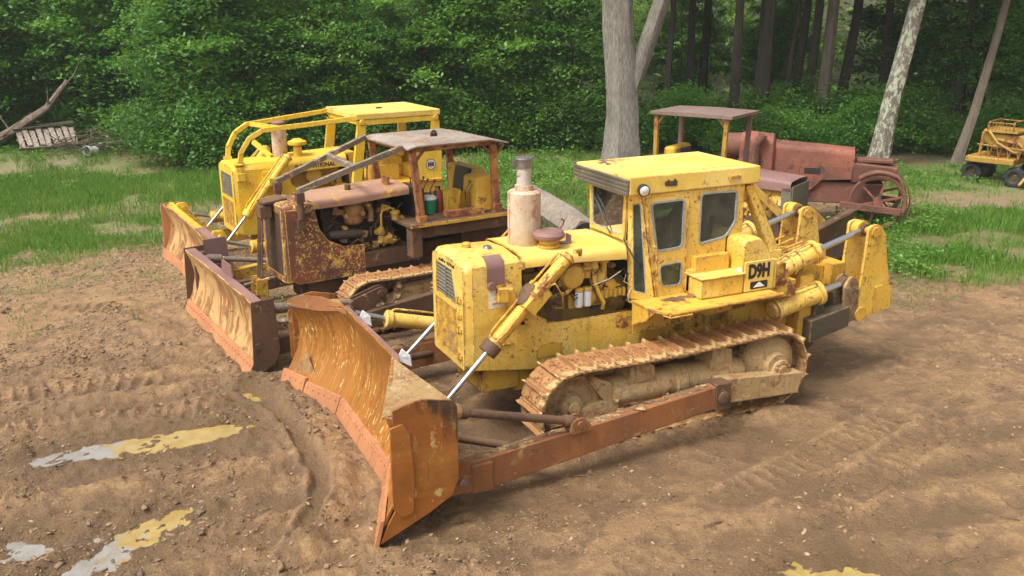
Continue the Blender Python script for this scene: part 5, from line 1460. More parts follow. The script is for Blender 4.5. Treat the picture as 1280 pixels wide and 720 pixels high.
# canopy
g = G()
g.loft([[(.12, y, 3.14 - .03), (.12, y, 3.14), (-.05, y, 3.18), (-1.55, y, 3.18), (-1.95, y, 3.10), (-1.95, y, 3.07), (-1.55, y, 3.15), (-.05, y, 3.15)] for y in (-.96, -.5, 0, .5, .96)])
CN = g.build('canopy_roof', M['canopy_roof'], C2, .004)
g = G(); g.lathe([(.02, 0), (.06, 0), (.06, 1), (.02, 1)], (-.89, .02, 3.24), (-.89, -.01, 3.24), 18); g.bb(-.96, -.82, -.01, .02, 3.18, 3.24); g.build('lifting_eye', M['dark_rust'], CN)
g = G()
for s in (1, -1):
    g.beam((.02, s * .86, 3.10), (-1.72, s * .86, 3.11), .06, .09)
for x in (.02, -1.70): g.beam((x, -.86, 3.10), (x, .86, 3.10), .06, .09)
g.build('canopy_frame', M['canopy_rust'], CN, .006)
for s in (1, -1):
    for (xa, xb_, zb) in ((.0, -.15, 1.75), (-1.66, -1.73, 1.80)):
        g = G(); g.beam((xa, s * .86, 3.07), (xb_, s * .86, zb), .10, .12, .11, .13); g.box((xb_, s * .86, zb + .06), (.17, .16, .20))
        sg = -1 if xa > -1 else 1
        g.beam((xa + sg * .02, s * .86, 2.85), (xa + sg * .22, s * .86, 3.07), .04, .05)
        if xa < -1: g.beam((xa - .02, s * .86, 2.85), (xa - .24, s * .86, 3.06), .04, .05)
        g.build('canopy_post', M['canopy_rust'], C2, .008)
    g = G(); g.beam((.14, s * .80, 3.16), (2.02, s * .54, 2.54), .09, .10); g.build('sweep_arm', M['grey_arm'], C2, .008)
g = G(); g.beam((.95, -.70, 2.89), (1.02, .70, 2.87), .09, .10); g.build('sweep_crossbar', M['grey_arm'], C2, .008)
# deck and operator station
g = G(); g.bb(-2.0, .18, -1.06, 1.06, 1.74, 1.80); g.bb(-.06, .14, .80, 1.04, 1.20, 1.74); g.bb(-.06, .14, -1.04, -.80, 1.20, 1.74); g.bb(-2.0, -.06, .62, .98, 1.52, 1.74); g.bb(-2.0, -.06, -.98, -.62, 1.52, 1.74)
g.build('deck', M['dark_rust'], C2, .01)
g = G(); g.hexa([(-1.75, .20, 1.80), (-1.34, .20, 1.80), (-1.34, .78, 1.80), (-1.75, .78, 1.80), (-1.78, .22, 2.50), (-1.38, .22, 2.44), (-1.38, .76, 2.44), (-1.78, .76, 2.46)])
g.hexa([(-1.9, -.8, 1.80), (-1.6, -.8, 1.80), (-1.6, .20, 1.80), (-1.9, .20, 1.80), (-1.9, -.8, 2.52), (-1.6, -.8, 2.52), (-1.6, .20, 2.52), (-1.9, .20, 2.52)])
g.build('fuel_tank', M['yellow_ih2'], C2, .04)
g = G(); g.box((-1.30, -.12, 2.02), (.50, .56, .10)); g.box((-1.55, -.12, 2.30), (.10, .54, .46), (0, -10, 0)); st = g.build('driver_seat', M['seat'], C2, .03)
g = G(); g.bb(-1.5, -1.05, -.36, .12, 1.80, 1.97); g.build('seat_base', M['yellow_ih2'], st, .01)
g = G(); g.hexa([(-1.05, .40, 1.80), (-.85, .40, 1.80), (-.85, .60, 1.80), (-1.05, .60, 1.80), (-1.12, .36, 2.24), (-.84, .36, 2.24), (-.84, .62, 2.24), (-1.12, .62, 2.24)]); g.bb(-1.45, -1.05, .34, .40, 1.80, 2.14); g.build('control_console', M['yellow_ih2'], C2, .012)
g = G(); g.box((-1.06, .80, 1.86), (.80, .18, .13), (0, -1, 0)); g.build('orange_tool_box', M['canopy_rust'], C2, .012)
g = G()
for x, y in ((-.75, .1), (-.68, -.05), (-.72, -.3), (-1.25, .55), (-1.32, .58)):
    g = G(); g.pipe([(x, y, 1.8), (x + .02, y, 2.2), (x - .08, y, 2.34)], .012); g.lump((x - .08, y, 2.36), (.028, .028, .035), 3, 1, 0); g.build('control_lever', M['blackish'], C2)
g = G()
g.pipe([(-.62, -.5, 1.8), (-.62, -.5, 2.35), (-.66, .05, 2.36)], .014)
g.build('control_lever', M['blackish'], C2)
g = G(); g.bb(-.45, -.35, -.4, .4, 1.8, 2.3); g.build('dashboard', M['blackish'], C2, .01)
g = G(); g.bb(-2.0, .18, 1.061, 1.085, 1.745, 1.806); g.build('deck_edge', M['yellow_worn'], C2, .004)
# cable control hanging at the nose
g = G(); g.bb(2.36, 2.56, -.12, .16, 2.06, 2.26)
for k in range(7): g.lathe([(.03, 0), (.085, .1), (.06, .5), (.085, .9), (.03, 1)], (2.46, -.11 + k * .036, 2.12), (2.46, -.084 + k * .036, 2.12), 16)
g.box((2.30, .02, 2.34), (.42, .36, .035), (0, 6, 0)); sv = g.build('cable_sheave', M['dark_rust'], C2, .005)
for k in range(8):
    g = G(); y = -.12 + k * .036; g.pipe([(2.52, y, 2.10), (2.56 + .02 * math.sin(k), y * 1.05, 1.5), (2.62, y, .98)], .012, 6); g.build('cable', M['dark_rust'], sv)
g = G()
for k in range(7): g.lathe([(.03, 0), (.085, .1), (.06, .5), (.085, .9), (.03, 1)], (2.64, -.11 + k * .036, .90), (2.64, -.084 + k * .036, .90), 16)
g.bb(2.54, 2.74, -.15, -.12, .70, 1.0); g.bb(2.54, 2.74, .16, .19, .70, 1.0); g.bb(2.6, 2.68, -.15, .19, .60, .72)
g.build('lower_sheave', M['yellow_mud'], sv, .005)
g = G(); g.beam((2.7, .0, .62), (3.1, .0, .50), .3, .12); g.build('blade_yoke', M['dark_rust'], C2)
def in2(x, y, z, base=(1.67, -5.48), yaw=7.45):
    a = R(yaw); return (base[0] + x * math.cos(a) - y * math.sin(a), base[1] + x * math.sin(a) + y * math.cos(a), z)
BK = thing('bucket', 'green and white plastic pail on the deck of the rusted canopy bulldozer', 'bucket', in2(-.62, .25, 1.80), 0)
g = G(); g.lathe([(0, 0), (.13, 0), (.15, 1), (.14, 1), (.12, .05), (0, .05)], (0, 0, 0), (0, 0, .27), 24); g.build('pail', M['green'], BK)
g = G(); g.lathe([(0, 0), (.155, 0), (.155, .6), (.14, 1), (0, 1)], (0, 0, .26), (0, 0, .31), 24); g.build('lid', M['white'], BK)
FE = thing('fire_extinguisher', 'dull red fire extinguisher standing by the seat of the canopy bulldozer', 'extinguisher', in2(-.82, .30, 1.80), 0)
g = G(); g.lathe([(0, 0), (.065, 0), (.07, .06), (.07, .8), (.03, .98), (0, 1)], (0, 0, 0), (0, 0, .42), 20); g.build('cylinder', M['red'], FE)
g = G(); g.tube((0, 0, .42), (0, 0, .48), .02, n=10); g.bb(-.02, .09, -.012, .012, .47, .49); g.pipe([(0, 0, .46), (.07, 0, .44), (.09, 0, .2)], .01); g.build('valve', M['black'], FE)
# weed growing below the guard
# ================================================================== yellow bulldozer at the back of the row
C3 = thing('bulldozer', 'bright yellow bulldozer behind the rusted one, flat yellow canopy and bent tube guard', 'bulldozer', (1.58, -9.67, 0), R(5.77), 'yellow bulldozers parked in a row on the mud')
TP3 = dict(xs=-1.5, zs=.60, xi=1.3, zi=.58, Rr=.48, Rf=.46, pitch=.215, w=.52, gh=.06, sag=.04)
for s in (1, -1):
    yc = s * 1.12
    make_track(C3, yc, s, TP3)
    g = G(); wheel_disc(g, (1.3, yc, .58), .38, .2, s); g.build('idler', M['mudcake'], C3)
    g = G(); sprocket(g, (-1.5, yc, .60), .44, .08, 25); g.lathe([(0, 0), (.30, 0), (.30, .5), (.14, 1), (0, 1)], (-1.5, s * 1.0, .6), (-1.5, s * 1.38, .6), 30); g.build('sprocket', M['yellow_mud'], C3)
    g = G(); g.bb(-1.5, 1.1, yc - .14, yc + .14, .22, .56); g.build('track_frame', M['yellow_mud'], C3, .01)
    g = G(); g.hexa([(-.6, s * 1.50, .45), (3.05, s * 1.62, .18), (3.05, s * 1.80, .18), (-.6, s * 1.66, .45), (-.6, s * 1.50, .78), (3.05, s * 1.62, .50), (3.05, s * 1.80, .50), (-.6, s * 1.66, .78)]); g.build('push_arm', M['yellow_mud'], C3, .015)
    hyd(C3, (1.50, s * 1.62, .72), (2.55, s * 1.62, .90), (3.15, s * 1.60, 1.10), .11, .04, M['yellow_mud'], 'tilt_cylinder', (.85,))
    hyd(C3, (1.36, s * .74, 2.50), (2.38, s * .78, 1.33), (3.1, s * .84, .55), .085, .032, M['yellow_ih'], 'lift_cylinder', (.0, .5))
    g = G(); g.beam((1.75, s * .60, 2.02), (1.75, s * .90, 2.02), .18, .16); g.bb(1.62, 1.90, s * .56, s * .66, 1.86, 2.2)
    g.pipe([(2.34, s * .90, 1.48), (2.0, s * .90, 1.95), (1.75, s * .90, 2.25), (1.48, s * .86, 2.52)], .016); g.build('cylinder_bracket', M['yellow_ih'], C3, .008)
B3 = curved_blade([(3.58, -1.96), (3.52, -1), (3.50, 0), (3.52, 1), (3.58, 1.96)], [1.24, 1.24, 1.22, 1.22, 1.20], [(0, 0), (.2, -.12), (.5, -.21), (.8, -.15), (1, -.05)], .03, 8, .16).build('blade', M['blade_mud'], C3)
g = G(); g.bb(3.26, 3.42, -1.95, 1.95, 1.16, 1.22); g.bb(3.0, 3.2, -1.9, 1.9, .5, .78); g.beam((3.34, -1.9, 1.15), (3.22, -.6, .9), .10, .28)
for k in range(9): g.bb(3.05, 3.26, -1.8 + .45 * k - .012, -1.8 + .45 * k + .012, .2, 1.16)
g.build('back_stiffeners', M['yellow_ih2'], B3, .006)
for s in (1, -1):
    g = G(); g.xz([(3.68, .0), (3.57, .2), (3.55, 1.25), (3.12, 1.26), (3.05, .4), (3.4, .0)], s * 1.965, s * 1.995); g.build('end_plate', M['mauve'] if s > 0 else M['edge_salmon'], B3, .005)
    g = G(); g.xz(rpoly([(3.28, 1.12), (3.28, 1.30), (3.04, 1.30), (3.0, 1.12)], .06), s * 1.62, s * 1.66); g.xz(rpoly([(3.28, 1.12), (3.28, 1.30), (3.04, 1.30), (3.0, 1.12)], .06), s * 1.54, s * 1.58); g.tube((3.14, s * 1.5, 1.18), (3.14, s * 1.72, 1.18), .05, n=14); g.build('cylinder_bracket', M['yellow_ih'], B3, .005)
g = G(); g.bb(3.26, 3.44, .9, 1.95, 1.222, 1.25); g.build('top_rail', M['mauve'], B3, .006)
for k in range(5):
    a = -1.96 + k * .784; q = []
    for y in (a + .006, a + .778):
        x0 = 3.50 + .021 * y * y
        q.append([(x0 + .11, y, -.02), (x0 + .08, y, -.03), (x0 - .02, y, .22), (x0 + .012, y, .22)])
    g = G(); g.loft(q); g.build('cutting_edge', M['edge_salmon'], B3, .004)
g = G(); g.bb(-1.9, 2.0, -.42, .42, .50, 1.40); g.bb(-2.2, -1.2, -.60, .60, .6, 1.70); g.build('main_frame', M['yellow_mud'], C3, .02)
for s in (1, -1):
    g = G(); g.xz([(2.40, .90), (2.44, 2.26), (1.30, 2.26), (1.30, 1.9), (1.0, 1.62), (.0, 1.60), (.0, 1.0), (1.6, .85)], s * .578, s * .596); sp3 = g.build('side_panel', M['yellow_ih'], C3, .005)
    g = G(); g.lathe([(.025, 0), (.07, 0), (.07, 1), (.025, 1)], (2.18, s * .595, 1.98), (2.18, s * .62, 1.98), 18); g.build('panel_boss', M['yellow_ih'], sp3); g = G(); g.lathe([(.025, 0), (.07, 0), (.07, 1), (.025, 1)], (1.9, s * .595, 1.2), (1.9, s * .62, 1.2), 18)
    g.build('panel_boss', M['yellow_ih'], sp3)
secs = [hood_section(x, .575, z, .13, .9) for x, z in ((1.35, 2.37), (2.0, 2.37), (2.45, 2.36))]; secs.append(hood_section(2.50, .55, 2.31, .12, .92))
g = shell(secs, .02); g.plate(rpoly([(-.55, .9), (.55, .9), (.55, 2.31), (-.55, 2.31)], [.03, .03, .12, .12]), (2.498, 0, 0), (0, 1, 0), (0, 0, 1), .03, [[(-.42, 1.66), (.42, 1.66), (.42, 2.15), (-.42, 2.15)], [(-.42, 1.0), (.42, 1.0), (.42, 1.58), (-.42, 1.58)]])
rg = g.build('radiator_guard', M['yellow_ih'], C3, .006)
g = G(); grille_bars(g, 2.48, -.43, .43, 1.66, 2.15, 9, .06, 35)
g.build('upper_grille', M['louver'], rg)
g = G()
for k in range(22): g.bb(2.48, 2.495, -.42 + k * .04, -.405 + k * .04, 1.0, 1.58)
for k in range(14): g.bb(2.486, 2.502, -.42, .42, 1.01 + k * .042, 1.022 + k * .042)
g.build('lower_grille', M['yellow_mud'], rg)
g = G(); g.bb(2.38, 2.40, -.5, .5, 1.0, 2.2); g.build('radiator_core', M['dark'], rg)
g = G(); g.bb(2.28, 2.44, .60, .70, 2.06, 2.22); g.bb(2.33, 2.45, .60, .66, 2.2, 2.32); g.bb(2.30, 2.46, .46, .64, 2.385, 2.40); g.build('lamp_bracket', M['yellow_ih'], rg, .008)
secs = [hood_section(x, .60, z, .12, zb, .02) for x, z, zb in ((1.34, 2.39, 2.12), (.6, 2.41, 2.14), (.02, 2.43, 2.16))]
hd = shell(secs, .014).build('hood', M['yellow_ih'], C3, .004)
for s in (1, -1):
    me = text_mesh('INTERNATIONAL', .125, .002, .004, .92); me.materials.append(M['decal_black'])
    t_ = bpy.data.objects.new('maker_lettering', me); COL.objects.link(t_); t_.parent = hd
    if s > 0: t_.matrix_local = Matrix.Translation((.74, .6025, 2.235)) @ Matrix.Rotation(PI, 4, 'Z') @ Matrix.Rotation(PI / 2, 4, 'X')
    else: t_.matrix_local = Matrix.Translation((.74, -.6025, 2.235)) @ Matrix.Rotation(PI / 2, 4, 'X')
g = G(); g.lathe([(0, 0), (.15, 0), (.16, .03), (.16, .94), (.12, 1), (0, 1)], (1.30, -.02, 2.38), (1.30, -.02, 3.02), 24); mf = g.build('muffler', M['muffler'], C3)
g = G(); g.lathe([(0, 0), (.13, 0), (.14, .2), (.14, .8), (.09, 1), (0, 1)], (1.30, -.02, 3.02), (1.30, -.02, 3.16), 22); g.build('exhaust_cap', M['mauve'], mf)
g = G(); g.lathe([(0, 0), (.09, 0), (.09, .6), (.08, .62), (.08, .66), (.20, .70), (.21, .80), (.20, .88), (.13, .92), (.10, 1), (0, 1)], (.98, .20, 2.36), (.98, .20, 2.78), 26); g.build('air_precleaner', M['yellow_ih'], C3)
g = G(); g.bb(.1, 1.3, -.3, .3, 1.5, 2.1); g.lathe([(0, 0), (.15, 0), (.17, .1), (.17, .9), (0, 1)], (.75, .25, 2.0), (.75, .52, 2.0), 24)
for k in range(14): g.lump((rnd.uniform(.1, 1.2), rnd.uniform(.3, .48), rnd.uniform(1.62, 2.05)), (.08, .06, .08), 400 + k, 2, .3)
g.build('engine', M['engine_y'], C3, .01)
g = G(); g.bb(-.02, .02, -.58, .58, 1.2, 2.4); g.bb(0, 1.3, -.57, -.56, 1.6, 2.2); g.build('firewall', M['dark'], C3)
# bent guard tubes
for s in (1, -1):
    g = G(); P = [Vector(p) for p in ((2.32, s * .48, 2.36), (2.28, s * .50, 2.62), (2.10, s * .54, 2.90), (1.82, s * .60, 3.06), (.9, s * .74, 3.13), (.0, s * .86, 3.20), (-.15, s * .90, 3.22))]
    for a, b_ in zip(P[:-1], P[1:]): 
        d = (b_ - a).normalized() * .02; g.beam(a - d, b_ + d, .085, .10, up=(0, 0, 1) if abs((b_ - a).normalized().z) < .85 else (1, 0, 0))
    g.bb(2.24, 2.40, s * .42, s * .56, 2.36, 2.42)
    g.build('guard_tube', M['yellow_ih'], C3, .01)
g = G(); g.beam((1.72, -.60, 3.06), (1.45, .62, 3.08), .08, .09); g.beam((1.5, .0, 2.4), (1.75, -.45, 2.7), .08, .10); g.build('guard_crossbar', M['yellow_ih'], C3, .008)
# canopy
g = G(); g.hexa([(-2.12, -.95, 3.17), (-.12, -.95, 3.17), (-.12, .95, 3.17), (-2.12, .95, 3.17), (-2.12, -.95, 3.30), (-.12, -.95, 3.30), (-.12, .95, 3.30), (-2.12, .95, 3.30)])
CN = g.build('canopy_roof', M['yellow_top'], C3, .02)
g = G()
for s in (1, -1): g.bb(-2.02, -.24, s * .86, s * .94, 3.05, 3.17)
for x in (-2.0, -.22): g.bb(x - .05, x + .05, -.93, .93, 3.06, 3.169)
g.build('canopy_frame', M['yellow_ih'], CN, .006)
g = G(); g.box((-1.0, .1, 3.315), (.12, .08, .03)); g.build('roof_bracket', M['dark_rust'], CN)
for s in (1, -1):
    for xa, xb_, wd in ((-.24, -.05, .20), (-2.0, -2.0, .20)):
        g = G(); g.beam((xa, s * .90, 3.06), (xb_, s * .92, 1.75), .10, wd, .12, wd * 1.05, up=(1, 0, 0)); g.tube((xa, s * .84, 3.12), (xa, s * .99, 3.12), .06, n=14); g.build('canopy_post', M['yellow_ih'], C3, .01)
g = G(); g.bb(-2.1, .15, -1.05, 1.05, 1.70, 1.76); g.bb(-2.1, .15, .7, 1.0, 1.45, 1.70); g.bb(-2.1, .15, -1.0, -.7, 1.45, 1.7); g.build('deck', M['yellow_ih2'], C3, .01)
g = G(); g.bb(-2.02, -1.62, -.72, .80, 1.76, 2.42); g.bb(-1.62, -1.45, -.72, .80, 1.76, 2.06); tk = g.build('fuel_tank', M['yellow_ih'], C3, .03)
g = G(); g.bb(-1.45, -.95, -.26, .30, 1.76, 2.2); g.bb(-1.52, -1.38, -.25, .28, 2.2, 2.72); g.build('driver_seat', M['yellow_ih2'], C3, .04)
g = G(); g.hexa([(-.30, -.5, 1.76), (.0, -.5, 1.76), (.0, .5, 1.76), (-.30, .5, 1.76), (-.24, -.5, 2.44), (.0, -.5, 2.44), (.0, .5, 2.44), (-.24, .5, 2.44)]); g.bb(-1.2, -.5, .5, .66, 1.76, 2.10); g.build('dashboard', M['yellow_ih2'], C3, .02)
g = G()
for x, y in ((-.5, .2), (-.55, .3), (-.5, -.2)):
    g = G(); g.pipe([(x, y, 1.76), (x - .03, y, 2.3), (x - .1, y, 2.45)], .014); g.build('control_lever', M['blackish'], C3)
# rear side plate with the round maker's badge
g = G(); g.xz(rpoly([(-1.46, 1.76), (-2.10, 1.76), (-2.12, 2.36), (-1.95, 2.72), (-1.58, 2.72), (-1.46, 2.3)], .04), .945, .975)
pl = g.build('side_shield', M['yellow_ih'], C3, .008)
cxI, czI = -2.00 + .17, 2.08
g = G(); g.lathe([(0, 0), (.115, 0), (.115, 1), (0, 1)], (cxI, .976, czI), (cxI, .980, czI), 30); g.build('badge', M['white'], pl)
g = G(); g.lathe([(.110, 0), (.122, 0), (.122, 1), (.110, 1)], (cxI, .9765, czI), (cxI, .984, czI), 30)
def bar(x0, x1, z0, z1): g.bb(cxI - x0 * .74, cxI - x1 * .74, .981, .985, czI + z0 * .74, czI + z1 * .74)
bar(-.10, -.05, -.07, .07); bar(.05, .10, -.07, .07); bar(-.0495, .0495, -.02, .02); 
g.build('badge_letter', M['decal_black'], pl)
g = G(); bar(-.025, .025, -.09, -.021); bar(-.025, .025, .021, .09); g.build('badge_letter', M['decal_red'], pl)

# ================================================================== canopied tractor behind the cab
C4 = thing('crawler_tractor', 'rusty crawler tractor with brown canopy on four posts, behind the cab of the big bulldozer', 'tractor', (-6.73, -5.96, 0), R(118))
g = G(); g.loft([[(.05, y, 3.10), (.05, y, 3.17), (-1.0, y, 3.19), (-1.98, y, 3.17), (-1.98, y, 3.10)] for y in (-.74, 0, .74)]); CN = g.build('canopy_roof', M['brownroof'], C4, .006)
for x, zb in ((-.12, 1.7), (-1.85, 1.7)):
    for s in (1, -1):
        g = G(); g.beam((x, s * .62, 3.10), (x + (-.05 if x > -1 else 0), s * .62, zb), .09, .10); g.beam((x, s * .62, 2.86), (x + (-.2 if x > -1 else .2), s * .62, 3.09), .04, .05)
        g.build('canopy_post', M['ochre'] if s < 0 else M['mauve'], C4, .006)
g = G(); g.lathe([(0, 0), (.035, 0), (.05, .5), (.03, 1), (0, 1)], (-.35, -.3, 3.08), (-.35, -.3, 2.96), 12); g.build('canopy_lamp', M['white'], CN)
g = G(); g.bb(-1.75, -1.45, -.45, .45, 1.7, 2.35); g.build('seat_back', M['yellow_ih2'], C4, .08)
g = G(); g.bb(-1.44, -1.38, -.30, .30, 1.9, 2.30); g.build('driver_seat', M['seat'], C4, .03)
g = G(); g.bb(-2.0, .0, -.95, .95, 1.55, 1.68); g.bb(-2.0, 1.4, -.5, .5, .5, 1.2); g.build('chassis', M['dark_rust'], C4, .02)
secs = [hood_section(x, .50, z, .08, 1.62, .02) for x, z in ((-.05, 1.92), (.7, 1.88), (1.38, 1.84))]; g = shell(secs, .02); hd = g.build('hood', M['mauve'], C4, .005)
g = G(); g.bb(1.18, 1.40, -.50, .50, .75, 1.70)
g.plate([(-.48, .8), (.48, .8), (.48, 1.74), (-.48, 1.74)], (1.42, 0, 0), (0, 1, 0), (0, 0, 1), .03); g.build('radiator', M['louver'], C4, .006)
g = G()
for k in range(26): g.lump((rnd.uniform(.0, 1.15), -.40 + rnd.uniform(-.08, .08), rnd.uniform(.9, 1.6)), (.12, .08, .12), 500 + k, 2, .3)
g.bb(.0, 1.15, -.38, .38, .8, 1.6); g.pipe([(.2, -.5, 1.5), (.5, -.52, 1.3), (.4, -.5, 1.0)], .04); g.build('engine', M['engine_y'], C4)
for s in (1, -1):
    g = G(); g.beam((.55, s * .66, 1.72), (1.95, s * .72, .62), .09, .14); g.build('lift_arm', M['ochre'], C4, .01)
    g = G(); g.bb(-1.9, 1.2, s * .80, s * 1.15, .06, .85); g.build('track', M['mudcake'], C4, .2)
    g = G(); g.beam((-1.2, s * 1.3, .5), (1.9, s * 1.3, .4), .14, .24); g.build('push_arm', M['dark_rust'], C4, .01)
B4 = curved_blade([(2.25, -1.6), (2.25, 1.6)], [.98, .98], PR2, .03, 10, .08).build('blade', M['dark_rust'], C4)
g = G(); g.bb(2.02, 2.18, -1.58, 1.58, .92, .985); g.bb(1.9, 2.03, -1.5, 1.5, .4, .6); g.build('back_stiffeners', M['dark_rust'], B4, .008)

# ================================================================== old brick-red tractor
C5 = thing('old_tractor', 'derelict brick-red tractor with rounded hood and one big spoked front wheel', 'tractor', (-11.55, -6.75, 0), R(138))
secs = [hood_section(x, .40, z, .16, 1.50, .04) for x, z in ((-.45, 1.93), (-1.4, 2.0), (-2.45, 2.06))]; shell(secs, .02).build('hood', M['redtractor'], C5, .01)
secs = [hood_section(x, hw, z, .18, 1.2, .05) for x, hw, z in ((-2.40, .44, 2.06), (-2.46, .52, 2.20), (-3.1, .54, 2.26), (-3.3, .50, 2.20))]; shell(secs, .02).build('cowl', M['redtractor'], C5, .01)
g = G(); g.xz([(-.48, 1.50), (-2.42, 1.56), (-2.42, .66), (-1.9, .55), (-1.55, .80), (-1.2, 1.15), (-.48, 1.2)], -.41, -.39); g.xz([(-.48, 1.50), (-2.42, 1.56), (-2.42, .66), (-1.9, .55), (-1.2, 1.15), (-.48, 1.2)], .39, .41)
sp_ = g.build('side_panel', M['redtractor'], C5, .006)
g = G(); g.bb(-1.65, -1.25, -.425, -.41, 1.32, 1.46); g.bb(-2.1, -1.6, -.425, -.41, .75, 1.05); g.build('painted_opening_shade', M['dark'], sp_)  # near-black slabs on the closed panel; shade inside openings put into colour
g = G(); g.hexa([(-.5, -.36, 1.10), (.55, -.34, 1.22), (.55, .34, 1.22), (-.5, .36, 1.10), (-.5, -.40, 1.62), (.62, -.36, 1.52), (.62, .36, 1.52), (-.5, .40, 1.62)])
g.bb(-.4, .5, -.2, .2, 1.6, 1.70); g.build('radiator_tank', M['redmetal'], C5, .03)
g = G(); g.bb(-3.6, .3, -.32, .32, .55, 1.1); g.build('main_frame', M['redmetal'], C5, .03)
g = G(); g.pipe([(-2.9, -.62, 1.1), (-2.88, -.62, 2.0), (-2.72, -.62, 2.30)], [.10, .10, .12], 14); g.build('intake_stack', M['redmetal'], C5)
g = G(); g.tube((-3.3, 0, 1.9), (-3.7, 0, 1.9), .34, n=28); g.bb(-4.3, -3.4, -.5, .5, .8, 1.5); g.build('rear_housing', M['redmetal'], C5, .02)
for s in (-1, 1):
    g = G(); c = (.18, s * .62, .70); r = .69
    g.lathe([(r * .86, .15), (r * .97, 0), (r, .1), (r, .9), (r * .97, 1), (r * .86, .85), (r * .86, .15)], (c[0], c[1] - .09, c[2]), (c[0], c[1] + .09, c[2]), 44)
    wh = g.build('wheel', M['redmetal'], C5)
    g = G(); g.tube((c[0], c[1] - .14, c[2]), (c[0], c[1] + .14, c[2]), .11, n=20)
    for k in range(6):
        a = PI * 2 * k / 6 + .26; g.beam((c[0], c[1], c[2]), (c[0] + r * .88 * math.cos(a), c[1], c[2] + r * .88 * math.sin(a)), .05, .09, .05, .07, up=(0, 1, 0))
    g.build('spokes', M['redtractor'], wh)
    g = G(); secs = []
    for k in range(15):
        a = R(-20 + 150 * k / 14); secs.append([(c[0] + q * math.cos(a), c[1] + y, c[2] + q * math.sin(a)) for q, y in ((.75, -.13), (.77, -.13), (.79, .13), (.75, .13))])
    g.loft(secs); g.build('fender', M['redmetal'], C5, .004)
    g = G(); g.beam((c[0] - .9, s * .78, .62), (c[0] + .55, s * .78, .50), .10, .16); g.build('frame_rail', M['redmetal'], C5, .01)
    g = G(); g.lathe([(.45, .0), (.55, 0), (.55, 1), (.45, 1), (.45, 0)], (-3.3, s * .5, .58), (-3.3, s * .85, .58), 36)
    g.lathe([(0, 0), (.12, 0), (.12, 1), (0, 1)], (-3.3, s * .5, .58), (-3.3, s * .9, .58), 16)
    for k in range(6):
        a = PI * 2 * k / 6; g.beam((-3.3, s * .66, .58), (-3.3 + .47 * math.cos(a), s * .66, .58 + .47 * math.sin(a)), .05, .09, up=(0, 1, 0))
    g.build('rear_wheel', M['redmetal'], C5)

# ================================================================== yellow road grader at the right edge
C6 = thing('motor_grader', 'dull ochre road grader with caged top and black tyres, under the trees', 'grader', (-20.0, -8.55, 0), R(108))
C6.scale = (.86, .86, .86)
g = G(); g.hexa([(-1.6, -.5, 1.45), (.3, -.5, 1.05), (.3, .5, 1.05), (-1.6, .5, 1.45), (-1.6, -.5, 1.85), (.3, -.5, 1.75), (.3, .5, 1.75), (-1.6, .5, 1.85)])
g.bb(-1.9, -.2, -.95, .7, .75, .98); g.build('body', M['ochre'], C6, .05)
g = G()
for k in range(16): g.lump((rnd.uniform(-1.3, .3), rnd.uniform(-.6, .6), rnd.uniform(.95, 1.75)), (.2, .12, .12), 600 + k, 2, .35)
g.pipe([(-1.3, -.6, 1.9), (-.9, -.75, 1.5), (-.3, -.7, 1.2), (.1, -.6, 1.3)], .05); g.pipe([(-1.0, -.55, 1.6), (-.2, -.6, 1.5), (.3, -.6, 1.0)], .05)
g.pipe([(-1.5, -.7, 1.0), (-1.45, -.7, 1.8)], .05); g.build('machinery', M['ochre'], C6)
g = G()
P = [(-1.35, -.62, 1.95), (-1.35, -.62, 2.18), (-1.30, -.50, 2.24), (-1.30, .50, 2.24), (-1.35, .62, 2.18), (-1.35, .62, 1.95)]
g.pipe(P, .025, 8)
P = [(-.45, -.62, 1.95), (-.45, -.62, 2.18), (-.50, -.50, 2.24), (-.50, .50, 2.24), (-.45, .62, 2.18), (-.45, .62, 1.95)]
g.pipe(P, .025, 8)
for k in range(8):
    x = -1.3 + k * .115; g.pipe([(x, -.62, 1.92), (x, -.62, 2.2)], .014, 6)
for s in (-1, 1):
    for k in range(5): g.pipe([(-1.33, -.5 + k * .25, 1.95), (-1.33, -.5 + k * .25, 2.22)], .014, 6)
    g.pipe([(-1.33, s * .6, 2.2), (-.47, s * .6, 2.2)], .02)
g.build('cage_rail', M['ochre'], C6)
g = G(); g.bb(-1.5, -.3, -.62, .62, 1.84, 1.95); g.build('top_deck', M['ochre'], C6, .03)
def tyre(parent, c, r, wd):
    g = G(); g.lathe([(r * .55, .1), (r * .62, 0), (r * .9, .02), (r, .18), (r, .82), (r * .9, .98), (r * .62, 1), (r * .55, .9)], (c[0], c[1] - wd / 2, c[2]), (c[0], c[1] + wd / 2, c[2]), 36)
    for k in range(24):
        a = 2 * PI * k / 24; g.box((c[0] + r * math.cos(a), c[1] + (.25 if k % 2 else -.25) * wd, c[2] + r * math.sin(a)), (.05, wd * .5, .06), (0, -math.degrees(a), 0))
    w_ = g.build('wheel', M['black'], parent)
    g = G(); g.lathe([(0, .3), (r * .2, .3), (r * .25, .42), (r * .56, .4), (r * .58, .1), (r * .6, .1), (r * .6, .9), (r * .56, .6), (r * .2, .6), (0, .6)], (c[0], c[1] - wd / 2, c[2]), (c[0], c[1] + wd / 2, c[2]), 30); g.build('rim', M['blackish'], w_)
for c in ((-.15, -.72, .34), (-.15, .72, .34), (-1.7, -.6, .34), (-1.7, .6, .34)): tyre(C6, c, .36, .26)
g = G(); g.beam((.1, 0, 1.2), (2.4, 0, 1.9), .26, .30); g.beam((2.2, 0, 1.95), (3.0, 0, 1.1), .2, .2); g.build('front_beam', M['ochre'], C6, .02)
